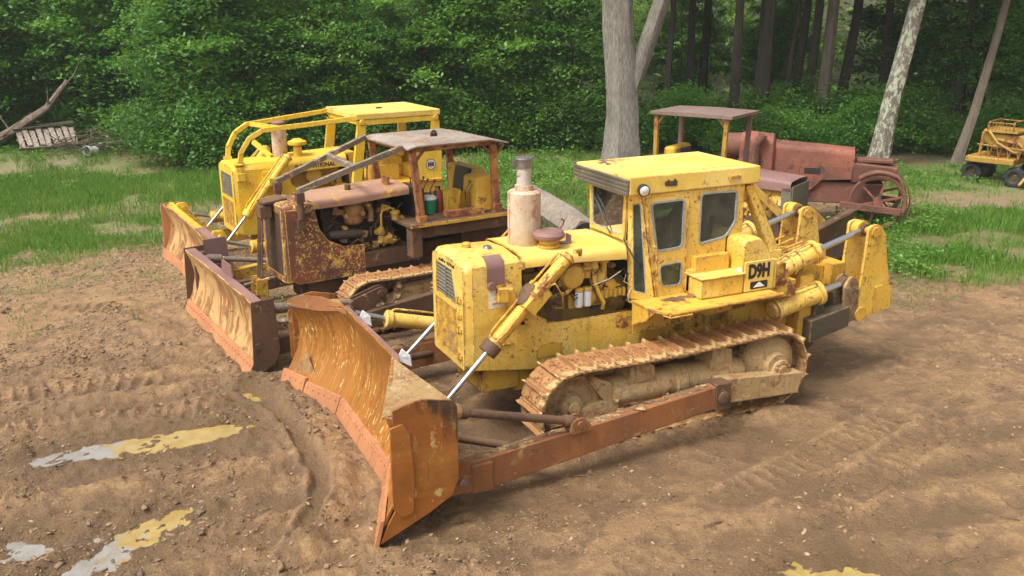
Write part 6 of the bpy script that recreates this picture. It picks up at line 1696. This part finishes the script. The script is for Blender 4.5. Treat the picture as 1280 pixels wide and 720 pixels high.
g = G(); g.pipe([(.55, -.5, .9), (.6, -.52, 1.6), (.62, -.5, 2.05), (.75, -.48, 2.12)], [.07, .05, .05, .04], 10); g.pipe([(.5, -.3, .8), (.3, -.8, .45), (.15, -1.15, .12)], [.07, .07, .06], 10); g.bb(.35, .8, -.62, -.3, .55, .95)
g.build('lift_link', M['ochre'], C6, .01)
for s in (-1, 1):
    g = G()
    for q in range(6): g.pipe([(-1.5 + q * .34, s * .72, .95), (-1.33 + q * .34, s * .70, 1.82 - q * .02), (-1.16 + q * .34, s * .72, .95)], .028, 6)
    g.pipe([(-1.6, s * .72, 1.4), (.5, s * .72, 1.3)], .03, 6); g.build('lattice_brace', M['ochre'], C6)
B6 = curved_blade([(1.25, -1.5), (.85, 1.5)], [.62, .62], PR2, .025, 6, .05).build('blade', M['ochre'], C6)
# ================================================================== foliage
RS = np.random.RandomState(5)
def leafmat(name, dark, light, yel, trans=.45):
    m = bpy.data.materials.new(name); m.use_nodes = True; nt = m.node_tree; nt.nodes.clear()
    out = nt.nodes.new('ShaderNodeOutputMaterial')
    geo = N(nt, 'NewGeometry'); oi = N(nt, 'ObjectInfo')
    r = geo.outputs['Random Per Island']
    col = mixc(nt, ramp(nt, r, .1, .9), dark, light)
    pn = noise(nt, geo.outputs['Position'], .55, 4, .6)
    col = mixc(nt, ramp(nt, pn, .42, .66, 0, .75), col, yel)
    col = mixc(nt, mth(nt, 'MULTIPLY', oi.outputs['Random'], .35), col, tuple(x * .55 for x in dark))
    col = mixc(nt, ramp(nt, oi.outputs['Random'], .62, .95, 0, .65), col, yel)
    d = N(nt, 'BsdfPrincipled'); nt.links.new(col, d.inputs['Base Color']); d.inputs['Roughness'].default_value = .45; d.inputs['Specular IOR Level'].default_value = .45
    t = N(nt, 'BsdfTranslucent'); nt.links.new(mixc(nt, .5, col, (.20, .30, .03)), t.inputs[0])
    mx = N(nt, 'MixShader'); mx.inputs[0].default_value = trans
    nt.links.new(d.outputs[0], mx.inputs[1]); nt.links.new(t.outputs[0], mx.inputs[2]); nt.links.new(mx.outputs[0], out.inputs[0])
    return m
M['leaf_a'] = leafmat('maple_leaves', (.035, .135, .020), (.105, .290, .036), (.200, .400, .045))
M['leaf_b'] = leafmat('shrub_leaves', (.040, .160, .024), (.120, .330, .042), (.210, .420, .050))
M['leaf_d'] = leafmat('deep_wood_leaves', (.030, .110, .018), (.085, .220, .032), (.150, .310, .038))
M['leaf_far'] = leafmat('far_wood_leaves', (.060, .190, .026), (.170, .380, .045), (.330, .520, .060), .5)
M['weed'] = leafmat('weed_leaves', (.070, .190, .022), (.130, .300, .040), (.190, .340, .050), .35)
M['grass'] = leafmat('grass_blades', (.110, .280, .028), (.190, .390, .050), (.270, .380, .080), .35)

def leaf_quads(C_, size, up=.55, rs=RS):
    """one rhomb leaf (bent along its rib -> 2 quads share it) for each centre"""
    n = len(C_)
    nr = rs.normal(size=(n, 3)); nr[:, 2] = np.abs(nr[:, 2]) + up * 2; nr /= np.linalg.norm(nr, axis=1)[:, None]
    a = rs.normal(size=(n, 3)); t = np.cross(nr, a); t /= np.linalg.norm(t, axis=1)[:, None]; b_ = np.cross(nr, t)
    s = (size * rs.uniform(.6, 1.35, n))[:, None]
    V = np.stack([C_ - t * s * .55, C_ + b_ * s * .30 - nr * s * .06, C_ + t * s * .55 - nr * s * .10, C_ - b_ * s * .30 - nr * s * .06], 1).reshape(-1, 3)
    F = np.arange(4 * n).reshape(-1, 4)
    return V, F
def crown_pts(n, rx, ry, z0, z1, clumps, rs, flat=.35, shape='oval', hollow=.35):
    """leaf centres gathered in flattened sprays spread through an uneven volume"""
    cc = []
    while len(cc) < clumps:
        p = rs.uniform(-1, 1, 3); r = np.linalg.norm(p)
        if r > 1 or r < hollow * rs.rand(): continue
        ang = math.atan2(p[1], p[0]); lob = 1 + .22 * math.sin(ang * 3 + p[2] * 2 + rx) + .12 * math.sin(ang * 5 + p[2] * 5)
        w = lob
        if shape == 'wall': w = lob * (1.0 if p[2] < .4 else 1.0 - .35 * (p[2] - .4))
        cc.append((p[0] * rx * w, p[1] * ry * w, z0 + (z1 - z0) * (p[2] * .5 + .5)))
    cc = np.array(cc); k = n // clumps
    sc = rs.uniform(.25, .75, clumps)
    out = []
    for c, s in zip(cc, sc):
        d = rs.normal(size=(k, 3)) * np.array([s, s, s * flat]) * .62
        d[:, 2] -= (d[:, 0] ** 2 + d[:, 1] ** 2) * .22
        out.append(c + d)
    return np.concatenate(out)
def crown_mesh(name, n, rx, ry, z0, z1, clumps, size, seed, mat, up=.55, shape='oval', flat=.35, twigs=True):
    rs = np.random.RandomState(seed)
    P = crown_pts(n, rx, ry, z0, z1, clumps, rs, flat, shape)
    P = P[P[:, 2] > .05]
    V, F = leaf_quads(P, size, up, rs)
    me = arrays_mesh(name, V, F); me.materials.append(M[mat]); return me

def barkmat(name, c1, c2, lich=None, sc=1.):
    m, nt, b = NT(name); tc = N(nt, 'TexCoord').outputs['Object']
    v = mapping(nt, tc, scale=(7 * sc, 7 * sc, .9 * sc)); f = noise(nt, v, 2.2, 9, .7, .5)
    col = mixc(nt, ramp(nt, f, .38, .62), c1, c2)
    col = mixc(nt, ramp(nt, noise(nt, tc, 1.3, 5), .45, .65, 0, .4), col, tuple(x * .6 for x in c1))
    if lich:
        l = noise(nt, mapping(nt, tc, scale=(1, 1, .55)), 7.5, 9, .72, .6); col = mixc(nt, ramp(nt, l, .50, .54, 0, .9), col, lich)
    nt.links.new(col, b.inputs['Base Color']); b.inputs['Roughness'].default_value = .9
    bump(nt, b, f, .8, .04); return m
M['bark_grey'] = barkmat('pale_grey_bark', (.13, .112, .092), (.33, .29, .245), None, 2.0)
M['bark_lichen'] = barkmat('lichened_bark', (.11, .09, .07), (.21, .175, .135), (.42, .45, .33))
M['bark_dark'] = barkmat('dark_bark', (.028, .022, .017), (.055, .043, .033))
M['bark_brown'] = barkmat('brown_bark', (.13, .10, .075), (.20, .16, .12))
M['dead'] = barkmat('dead_wood', (.10, .07, .05), (.22, .17, .12))
M['log'] = barkmat('weathered_log', (.20, .15, .11), (.40, .34, .28))

def trunk_geo(g, path, r0, r1, flare=.0, n=14, seed=0):
    rr = random.Random(seed); P = [Vector(p) for p in path]
    pts = []; m_ = 5
    for i in range(len(P) - 1):
        for k in range(m_):
            t = k / m_; pts.append(P[i].lerp(P[i + 1], t))
    pts.append(P[-1]); N_ = len(pts)
    secs = []
    for i, p in enumerate(pts):
        t = i / (N_ - 1); r = r0 + (r1 - r0) * t + flare * math.exp(-t * 14)
        d = (pts[min(i + 1, N_ - 1)] - pts[max(i - 1, 0)]).normalized()
        e1 = d.cross(Vector((.1, 1, .05))).normalized(); e2 = d.cross(e1).normalized()
        secs.append([tuple(p + (e1 * math.cos(2 * PI * k / n) + e2 * math.sin(2 * PI * k / n)) * r * (1 + .07 * math.sin(k * 2.1 + seed + i * .15) + .10 * math.exp(-t * 10) * math.cos(k * 5 * PI / 7) + rr.uniform(-.02, .02))) for k in range(n)])
    g.loft(secs)
def branches(g, base_pts, rr, r, L):
    for p, d in base_pts:
        P = [Vector(p)]; d = Vector(d).normalized(); rads = [r]
        for k in range(4):
            d = (d + Vector((rr.gauss(0, .22), rr.gauss(0, .22), rr.uniform(0, .2)))).normalized(); P.append(P[-1] + d * L / 4); rads.append(r * (1 - (k + 1) / 4.6))
        g.pipe(P, rads, 7)

# crowns of forest trees high above, sprays of understory, shrubs (shared meshes)
HI = [crown_mesh('crown', 4200, 3.3, 3.3, 6.2, 12.5, 60, .34, 30 + k, 'leaf_d' if k % 2 else 'leaf_a') for k in range(4)]
HS = crown_mesh('crown', 1300, 2.6, 2.6, 8.0, 13, 26, .34, 39, 'leaf_a')
UN = [crown_mesh('crown', 15000, 2.1, 2.1, .7 + .3 * (k % 2), 6.2 + .5 * k, 150, (.145, .12, .17, .13, .155)[k], 50 + k, 'leaf_a' if k % 2 else 'leaf_b', shape='wall') for k in range(5)]
SH = [crown_mesh('foliage', 8000, 1.5, 1.3, .05, 1.7 + .25 * k, 90, .115, 70 + k, 'leaf_b' if k != 1 else 'leaf_d', shape='wall', flat=.5) for k in range(4)]
LO = [crown_mesh('foliage', 2600, 1.0, 1.0, .05, .8, 46, .10, 90 + k, 'leaf_b', shape='wall', flat=.5) for k in range(2)]

def tree(name, label, x, y, path, r0, r1, bark, crown=None, cat='tree', group=None, flare=.1, seed=0, rz=0, sc=1., forks=(), limbs=6, crown_z=0):
    z = hz(x, y) - .08
    T = thing(name, label, cat, (x, y, z), 0, group)
    g = G(); trunk_geo(g, path, r0, r1, flare, seed=seed)
    for fp, a, b_ in forks: trunk_geo(g, fp, a, b_, 0, seed=seed + 3)
    rr = random.Random(seed); P = [Vector(p) for p in path]
    bp = []
    for k in range(limbs):
        t = rr.uniform(.35, .98); i = min(len(P) - 2, int(t * (len(P) - 1))); q = P[i].lerp(P[i + 1], t * (len(P) - 1) - i)
        a = rr.uniform(0, 2 * PI); bp.append((q, (math.cos(a), math.sin(a), .5)))
    branches(g, bp, rr, r1 * .5, 2.4 * sc)
    g.build('trunk', M[bark], T)
    if crown is not None:
        c = bpy.data.objects.new('crown', crown); COL.objects.link(c); c.parent = T
        top = P[-1]; c.location = (top.x * .6, top.y * .6, crown_z); c.rotation_euler = (0, 0, rz); c.scale = (sc, sc, sc)
    return T
RT = (-.906, .424)    # roughly parallel to the wood's edge
# landmark trunks
tree('forked_tree', 'massive pale grey tree trunk forking into two, behind the big bulldozer', -10.4, -17.0,
     [(0, 0, 0), (.0, 0, 2.0), (.12, -.06, 4.2), (.25, -.1, 6.5), (.4, -.1, 10)], .60, .34, 'bark_grey', HI[0], flare=.18, seed=1, limbs=0,
     forks=[([(-.1, .05, 2.6), (-.55, .25, 3.9), (-1.25, .55, 6.2), (-2.0, .9, 10)], .36, .2), ([(.10, -.05, .9), (.30, -.12, 2.9), (.48, -.18, 4.8), (.56, -.2, 7.5)], .34, .26)])
tree('leaning_tree', 'tree trunk blotched with pale lichen, leaning right beside the red tractor', -18.6, -13.3,
     [(0, 0, 0), (-.20, .10, 2.0), (-.58, .28, 4.6), (-1.0, .48, 7.5), (-1.4, .65, 11)], .33, .2, 'bark_lichen', HI[1], flare=.1, seed=2, limbs=0)
tree('slender_tree', 'thin grey-brown leaning tree between the lichened trunk and the road grader', -20.8, -11.9,
     [(0, 0, 0), (-.38, .2, 2.0), (-.72, .38, 4.4), (-1.05, .5, 7), (-1.1, .5, 10)], .17, .09, 'bark_brown', HI[2], flare=.05, seed=3, limbs=0)
dark = [(905, -16.6, -18.9, .22, 0), (932, -18.2, -19.3, .36, .1), (955, -19.3, -19.5, .13, .5), (985, -20.3, -19.9, .20, .35), (1015, -21.0, -18.9, .30, .15), (1033, -22.2, -19.3, .24, .5), (870, -17.5, -23.0, .20, -.1), (890, -19.5, -25, .24, .1), (850, -15.8, -22.5, .16, .2),
        (1000, -23.5, -22.5, .26, .2), (1070, -24.5, -19, .22, -.1), (1140, -26, -16.5, .24, .1), (1165, -28.5, -17.5, .28, -.1), (1235, -29.5, -15.0, .24, .1), (1262, -27.5, -12.6, .22, .2), (820, -14.6, -23.8, .20, .1), (965, -22.3, -24.2, .3, -.05)]
for k, (px, x, y, r, ln) in enumerate(dark):
    lab = 'dark upright trunk standing in the shade of the woods'
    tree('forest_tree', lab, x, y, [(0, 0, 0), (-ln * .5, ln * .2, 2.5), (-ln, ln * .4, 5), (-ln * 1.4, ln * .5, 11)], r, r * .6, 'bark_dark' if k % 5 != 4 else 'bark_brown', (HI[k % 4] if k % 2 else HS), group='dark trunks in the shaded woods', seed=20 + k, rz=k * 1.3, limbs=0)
# trunks in the left wood, mostly behind leaves
for k, (x, y, r) in enumerate([(-5.6, -30.5, .20), (-9.0, -31.5, .24), (-9.9, -26.0, .18), (-2.4, -34, .2), (2.5, -31.5, .22), (6.5, -34.5, .22), (0.3, -29.6, .14), (9.5, -36, .24), (-12.8, -27.5, .22), (-14, -33, .26), (12.5, -34.0, .24), (-7, -36, .25)]):
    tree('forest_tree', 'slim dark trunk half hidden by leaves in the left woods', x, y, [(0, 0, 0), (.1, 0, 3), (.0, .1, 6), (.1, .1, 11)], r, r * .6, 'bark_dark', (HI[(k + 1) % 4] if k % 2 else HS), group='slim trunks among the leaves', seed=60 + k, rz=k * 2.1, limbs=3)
# leafy understory wall along the edge
rr = random.Random(77); k = 0
def edge_y(x):
    E_ = [(20, -31.8), (7.5, -31.2), (5.4, -30.6), (3.7, -25.6), (2.5, -24.4), (-2.0, -25.0), (-8.5, -23.8), (-13.5, -22.8), (-19, -21.5), (-24, -16.2), (-31, -11)]
    for (x0, y0), (x1, y1) in zip(E_[:-1], E_[1:]):
        if x1 <= x <= x0: return y0 + (y1 - y0) * (x - x0) / (x1 - x0)
    return -11
spots = []
for row, (off, step) in enumerate(((0, 2.1), (3.2, 2.5), (7.0, 3.4), (11.5, 4.5))):
    x = 19.5
    while x > -33:
        y = edge_y(x) - off * 1.0; open_ = -25 < x < -12.2
        dx, dy = (0, 0)
        if not (open_ and row < 2) and not (open_ and row == 2 and rr.random() < .5): spots.append((x + rr.uniform(-.5, .5), y + rr.uniform(-.6, .6), row))
        x -= step * rr.uniform(.8, 1.2)
for (x, y, row) in spots:
    s = rr.uniform(.85, 1.2); z = hz(x, y)
    T = thing('young_tree', 'leafy young tree in the green wall at the edge of the woods', 'tree', (x, y, z), 0, "young trees along the wood's edge")
    h = G(); trunk_geo(h, [(0, 0, -.1), (.05, .05, 2.5), (rr.uniform(-.3, .3), rr.uniform(-.3, .3), 5.6 * s)], .07, .03, .02, 8, k)
    branches(h, [((0, 0, 1 + .7 * q), (math.cos(q * 2.2), math.sin(q * 2.2), .5)) for q in range(6)], rr, .028, 1.7); h.build('trunk', M['bark_brown'], T)
    c = bpy.data.objects.new('crown', UN[k % 5]); COL.objects.link(c); c.parent = T; c.rotation_euler = (0, 0, rr.uniform(0, 6.3)); c.scale = (s, s, s * rr.uniform(.9, 1.1)); k += 1
# bushes at the feet of the wood
k = 0
bush = []
for i in range(15):
    x = 4.9 - i * 1.2; bush.append((x + rr.uniform(-.4, .4), edge_y(x) + 1.0 + rr.uniform(-.5, .6), rr.uniform(.8, 1.3)))
for i in range(18):
    t = i / 17; bush.append((-12 - 13.5 * t + rr.uniform(-.4, .4), -20.3 + 8.6 * t ** 1.2 + rr.uniform(-1.3, .3), rr.uniform(.55, 1.0)))
for i in range(7): bush.append((9.8 - i * 1.0, -31.2 + rr.uniform(-.6, .6), rr.uniform(.6, 1.0)))
for i in range(8): bush.append((-16 - i * 1.6 + rr.uniform(-.5, .5), -19.8 + i * .45 + rr.uniform(-2, .3), rr.uniform(.9, 1.35)))
for (x, y, s) in bush:
    T = thing('bush', 'low leafy green bush at the foot of the woods', 'bush', (x, y, hz(x, y)), 0, 'bushes at the foot of the woods')
    h = G(); branches(h, [((0, 0, -.05), (math.cos(q * 1.3), math.sin(q * 1.3), 1.2)) for q in range(5)], rr, .022, 1.1 * s); h.build('stem', M['bark_brown'], T)
    c = bpy.data.objects.new('foliage', SH[k % 4]); COL.objects.link(c); c.parent = T; c.rotation_euler = (0, 0, rr.uniform(0, 6.3)); c.scale = (s, s, s); k += 1
# the deep woods behind: one mass
rs = np.random.RandomState(8); P = []
n = 80000
x = rs.uniform(-75, 45, n); d = rs.uniform(9, 30, n); y = np.where(x > -20, -28 - d, -28 - d + (-20 - x) * .75); z = rs.uniform(0, 13, n)
kx = fbm(x * 1.0 + z * .35, y + z * .8, .35, 3, 7); keep = kx > .47
P = np.stack([x, y, z], 1)[keep]; P[:, 2] += height(P[:, 0], P[:, 1], False)
V, F = leaf_quads(P, .55, .5, rs); me = arrays_mesh('distant_woods', V, F)
tag(link('distant_woods', me, None, M['leaf_far']), 'deep green mass of leaves filling the woods behind', 'woods', None, 'stuff')
tag(bpy.data.objects['distant_woods'], kind='stuff')

# ------------------------------------------------------------------ grass, weeds
def scatter(poly, n, rs, soft=.6, thr=.0):
    xs = [p[0] for p in poly]; ys = [p[1] for p in poly]
    x = rs.uniform(min(xs) - soft, max(xs) + soft, n); y = rs.uniform(min(ys) - soft, max(ys) + soft, n)
    w_ = poly_soft(x + 1.0 * (fbm(x, y, 1.3, 3, 2) - .5), y + 1.0 * (fbm(x, y, 1.3, 3, 4) - .5), poly, soft)
    w_ = w_ * np.clip((fbm(x, y, 1.1, 3, 17) - thr) * 4, .0, 1)
    kp = rs.rand(n) < w_; return x[kp], y[kp]
def blades(x, y, h, wd, rs):
    n = len(x); z = height(x, y); a = rs.uniform(0, 2 * PI, n); l = rs.uniform(0, 2 * PI, n)
    hh = h * rs.uniform(.5, 1.25, n); lean = hh * rs.uniform(.1, .6, n); w_ = wd * rs.uniform(.6, 1.3, n)
    dx, dy = np.cos(a) * w_ / 2, np.sin(a) * w_ / 2; lx, ly = np.cos(l) * lean, np.sin(l) * lean
    v = np.stack([np.stack([x - dx, y - dy, z - .02], 1), np.stack([x + dx, y + dy, z - .02], 1), np.stack([x + dx * .7 + lx * .4, y + dy * .7 + ly * .4, z + hh * .6], 1), np.stack([x + lx, y + ly, z + hh], 1), np.stack([x - dx * .7 + lx * .4, y - dy * .7 + ly * .4, z + hh * .6], 1)], 1)
    return v.reshape(-1, 3)
rs = np.random.RandomState(3); VV = []
for poly, n, h, wd, thr in ((STRIP_A, 95000, .26, .016, .32), (STRIP_B, 62000, .17, .015, .36), (BANK, 42000, .20, .018, .36), (GR_R, 70000, .24, .016, .33), (GR_FAR, 52000, .20, .022, .36), (WEED_M, 30000, .30, .018, .3)):
    x, y = scatter(poly, n, rs, .9, thr); VV.append(blades(x, y, h, wd, rs))
x = rs.uniform(3.5, 10, 9000); y = rs.uniform(-17, -6.5, 9000); kp = fbm(x, y, 1.6, 3, 44) > .56; VV.append(blades(x[kp], y[kp], .07, .012, rs))
x = rs.uniform(-13, -5, 4000); y = rs.uniform(-5, -1, 4000); kp = fbm(x, y, 1.6, 3, 46) > .60; VV.append(blades(x[kp], y[kp], .09, .012, rs))
V = np.concatenate(VV); n = len(V) // 5
me = arrays_mesh('grass', V, np.arange(5 * n).reshape(-1, 5))
tag(link('grass', me, None, M['grass']), 'ragged green grass in strips beside the muddy yard', 'grass', None, 'stuff')
VV = []
for poly, n, hgt, size in ((WEED_R, 26000, .42, .085), (WEED_M, 42000, .5, .09), (GR_FAR, 26000, .34, .09), (STRIP_A, 9000, .2, .07), (BANK, 9000, .3, .08), (GR_R, 7000, .16, .07)):
    x, y = scatter(poly, n, rs, .8, .38)
    hh = hgt * np.clip(fbm(x, y, 1.4, 3, 19) * 2 - .25, .1, 1.2) * rs.rand(len(x)) ** .6
    Pp = np.stack([x, y, height(x, y) + hh], 1); v, f = leaf_quads(Pp, size, .8, rs); VV.append(v)
V = np.concatenate(VV); me = arrays_mesh('weeds', V, np.arange(len(V)).reshape(-1, 4))
tag(link('weeds', me, None, M['weed']), 'bright broad-leaved weeds growing through the grass', 'weeds', None, 'stuff')
# stones and wood chips on the mud
def chips(n, area, smin, smax, rs, thr):
    x = rs.uniform(area[0], area[1], n); y = rs.uniform(area[2], area[3], n); kp = fbm(x, y, 1.0, 3, 29) > thr; x, y = x[kp], y[kp]; n = len(x)
    z = height(x, y); s = rs.uniform(smin, smax, n) ** 1.0; a = rs.uniform(0, 2 * PI, n); el = rs.uniform(1, 2.8, n)
    base = np.array([(-1, -1, 0), (1, -1, 0), (1, 1, 0), (-1, 1, 0), (-.6, -.6, 1), (.7, -.5, 1), (.5, .6, 1), (-.6, .5, 1)], float)
    v = base[None] * np.ones((n, 1, 1)); v = v + rs.normal(size=v.shape) * .22
    v[:, :, 0] *= (s * el)[:, None]; v[:, :, 1] *= s[:, None]; v[:, :, 2] *= (s * .5)[:, None]
    c, q = np.cos(a)[:, None], np.sin(a)[:, None]
    X_ = v[:, :, 0] * c - v[:, :, 1] * q; Y_ = v[:, :, 0] * q + v[:, :, 1] * c
    v = np.stack([X_ + x[:, None], Y_ + y[:, None], v[:, :, 2] + z[:, None] - (s * .12)[:, None]], -1)
    f = np.array([(3, 2, 1, 0), (4, 5, 6, 7), (0, 1, 5, 4), (1, 2, 6, 5), (2, 3, 7, 6), (3, 0, 4, 7)])
    F = (f[None] + 8 * np.arange(n)[:, None, None]).reshape(-1, 4)
    return v.reshape(-1, 3), F
m, nt, b = NT('mixed_stones'); r_ = N(nt, 'NewGeometry').outputs['Random Per Island']
cr = N(nt, 'ValToRGB'); nt.links.new(r_, cr.inputs[0]); cr.color_ramp.elements[0].color = (.10, .065, .04, 1); cr.color_ramp.elements[1].color = (.38, .25, .14, 1)
for p_, c_ in ((.3, (.20, .12, .06, 1)), (.6, (.27, .17, .09, 1)), (.85, (.14, .09, .06, 1))):
    e = cr.color_ramp.elements.new(p_); e.color = c_
nt.links.new(cr.outputs[0], b.inputs['Base Color']); b.inputs['Roughness'].default_value = .8
v1, f1 = chips(18000, (2.5, 9.5, -6, 4.5), .004, .013, rs, .44); v2, f2 = chips(11000, (-12, 3.0, -4, 7), .004, .013, rs, .46); v3, f3 = chips(14000, (1.5, 10, -15, -5), .007, .026, rs, .42)
v4, f4 = chips(800, (3.5, 9, -5, 4), .014, .034, rs, .5)
V = np.concatenate([v1, v2, v3, v4]); F = np.concatenate([f1, f2 + len(v1), f3 + len(v1) + len(v2), f4 + len(v1) + len(v2) + len(v3)])
tag(link('stones', arrays_mesh('stones', V, F), None, m), 'small stones, clods and chips scattered over the mud', 'stones', None, 'stuff')

x = rs.uniform(-12, 10, 9000); y = rs.uniform(-15, 7, 9000); kp = fbm(x, y, .8, 3, 61) > .50; x, y = x[kp], y[kp]
V, F = leaf_quads(np.stack([x, y, height(x, y) + .012], 1), .055, 1.2, rs)
m, nt, b = NT('dry_leaves'); r_ = N(nt, 'NewGeometry').outputs['Random Per Island']
nt.links.new(mixc(nt, r_, (.12, .07, .035), (.38, .25, .13)), b.inputs['Base Color']); b.inputs['Roughness'].default_value = .8
tag(link('leaf_litter', arrays_mesh('leaf_litter', V, F), None, m), 'dry brown leaves and bark scraps strewn thinly over the mud', 'leaf litter', None, 'stuff')
# twigs lying about
g = G(); r7 = random.Random(12)
for q in range(150):
    x0, y0 = r7.uniform(-10, 9.5), r7.uniform(-13, 6); a = r7.uniform(0, 6.28); L = r7.uniform(.08, .35); z0 = hz(x0, y0) + .012
    g.pipe([(x0, y0, z0), (x0 + math.cos(a) * L * .5, y0 + math.sin(a) * L * .5 + r7.uniform(-.03, .03), z0 + .012), (x0 + math.cos(a) * L, y0 + math.sin(a) * L, z0)], [.006, .005, .003], 5)
o = g.build('twigs', M['dead']); tag(o, 'thin dry twigs scattered over the mud', 'twigs', None, 'stuff')
# ------------------------------------------------------------------ log, brush, junk on the left
LG = thing('fallen_log', 'big weathered log lying behind the hood and muffler of the large bulldozer', 'log', (-3.95, -9.6, .34), math.atan2(3.1, .45))
g = G(); trunk_geo(g, [(-2.2, 0, 0), (0, .05, .0), (2.0, 0, .0)], .42, .36, 0, 18, 5); g.build('trunk', M['log'], LG)
g = G(); g.lathe([(0, 0), (.30, 0), (.31, 1), (0, 1)], (2.0, 0, 0), (2.02, 0, 0), 24); g.build('cut_end', M['dark'], LG)
FT = thing('fallen_tree', 'dead broken trunk leaning up out of the brush at the left edge of the woods', 'tree', (9.4, -27.6, .4), 0)
g = G(); trunk_geo(g, [(1.2, 0, -.1), (-.5, -.1, .75), (-1.8, -.2, 1.55), (-2.6, -.2, 2.5)], .20, .09, 0, 10, 9)
branches(g, [((-2.3, -.2, 2.1), (-.8, 0, 1)), ((-1.8, -.2, 1.5), (-.5, .3, 1.0)), ((-.5, -.1, .7), (.3, .1, 1.1)), ((.0, 0, .5), (-.9, .2, .6))], rr, .04, 1.7)
g.build('trunk', M['dead'], FT)
BP = thing('brush_pile', 'tangled heap of bare brown branches beside the old pallet at the left', 'brush pile', (6.35, -26.7, hz(6.35, -26.7)), 0)
g = G()
for q in range(120):
    a = rr.uniform(0, PI); p = Vector((rr.gauss(0, .8), rr.gauss(0, .5), abs(rr.gauss(.25, .25)))); d = Vector((math.cos(a), math.sin(a) * .6, rr.uniform(-.15, .5))).normalized(); L = rr.uniform(.5, 1.5)
    g.pipe([p - d * L / 2, p + Vector((rr.gauss(0, .05), rr.gauss(0, .05), rr.gauss(0, .05))), p + d * L / 2], [rr.uniform(.008, .03), .014, .006], 5)
tag(g.build('branches', M['dead'], BP))
PA = thing('pallet', 'pale broken wooden crate lying half buried in weeds at the left', 'crate', (7.75, -27.3, hz(7.75, -27.3) + .30), R(8))
g = G()
for q in range(9): g.box((-.9 + q * .22, 0, .12 + .05 * (q % 2)), (.17, 1.0, .03), (-30, rr.uniform(-4, 4), rr.uniform(-3, 3)))
g.build('boards', M['log'], PA, .004)
g = G()
for y in (-.42, 0, .42): g.box((0, y, .07 - y * .56), (2.0, .09, .09), (-30, 0, 0))
g.build('bearers', M['dead'], PA, .004)
g = G(); g.box((0, -.52, .50), (2.1, .30, .05), (-8, 2, 3)); g.build('top_board', M['dead'], PA)
WB = thing('white_tub', 'small white plastic tub lying on its side in front of the brush pile', 'tub', (6.35, -26.2, hz(6.35, -26.2) + .14), R(40))
g = G(); g.lathe([(.13, 0), (.15, .02), (.18, 1), (.19, 1), (.19, .94), (.165, .9), (.12, .05), (0, .05)], (-.22, 0, 0), (.22, 0, .04), 20); g.build('tub_body', M['white'], WB)
g = G(); g.pipe([(.2, -.18, 0), (.34, -.1, .14), (.36, .1, .14), (.22, .18, 0)], .008); g.build('handle', M['dullrod'], WB)
# fallen sticks on the mud
for (x, y, a, L, lab) in ((5.55, -.45, .9, .5, 'crooked dry stick on the mud left of the big blade'), (7.45, -1.05, .3, .45, 'short dark twig lying at the edge of the long puddle'), (.9, 3.6, .2, .35, 'pale splintered stick on bare ground in the right foreground')):
    S = G(); P = [Vector((0, 0, .02))]; d = Vector((math.cos(a), math.sin(a), .05))
    for q in range(5): P.append(P[-1] + (d + Vector((rr.gauss(0, .25), rr.gauss(0, .25), 0))) * L / 5)
    S.pipe(P, [.014, .013, .011, .009, .007, .004], 6); q = P[2]; S.pipe([q, q + Vector((.06, .10, .03)), q + Vector((.07, .2, .02))], [.008, .006, .003], 5)
    o = S.build('stick', M['dead']); o.location = (x, y, hz(x, y)); tag(o, lab, 'stick')
W2 = G(); me = crown_mesh('foliage', 260, .22, .22, .0, .34, 10, .05, 444, 'weed', flat=.6)
WD = thing('weed_plant', 'small green weed growing under the nose of the rusted bulldozer', 'weed', in2(2.55, .55, .28), 0)
c = bpy.data.objects.new('foliage', me); COL.objects.link(c); c.parent = WD
g = G(); g.pipe([(0, 0, -.25), (.02, 0, .1), (0, .02, .3)], .008); g.build('stem', M['bark_brown'], WD)
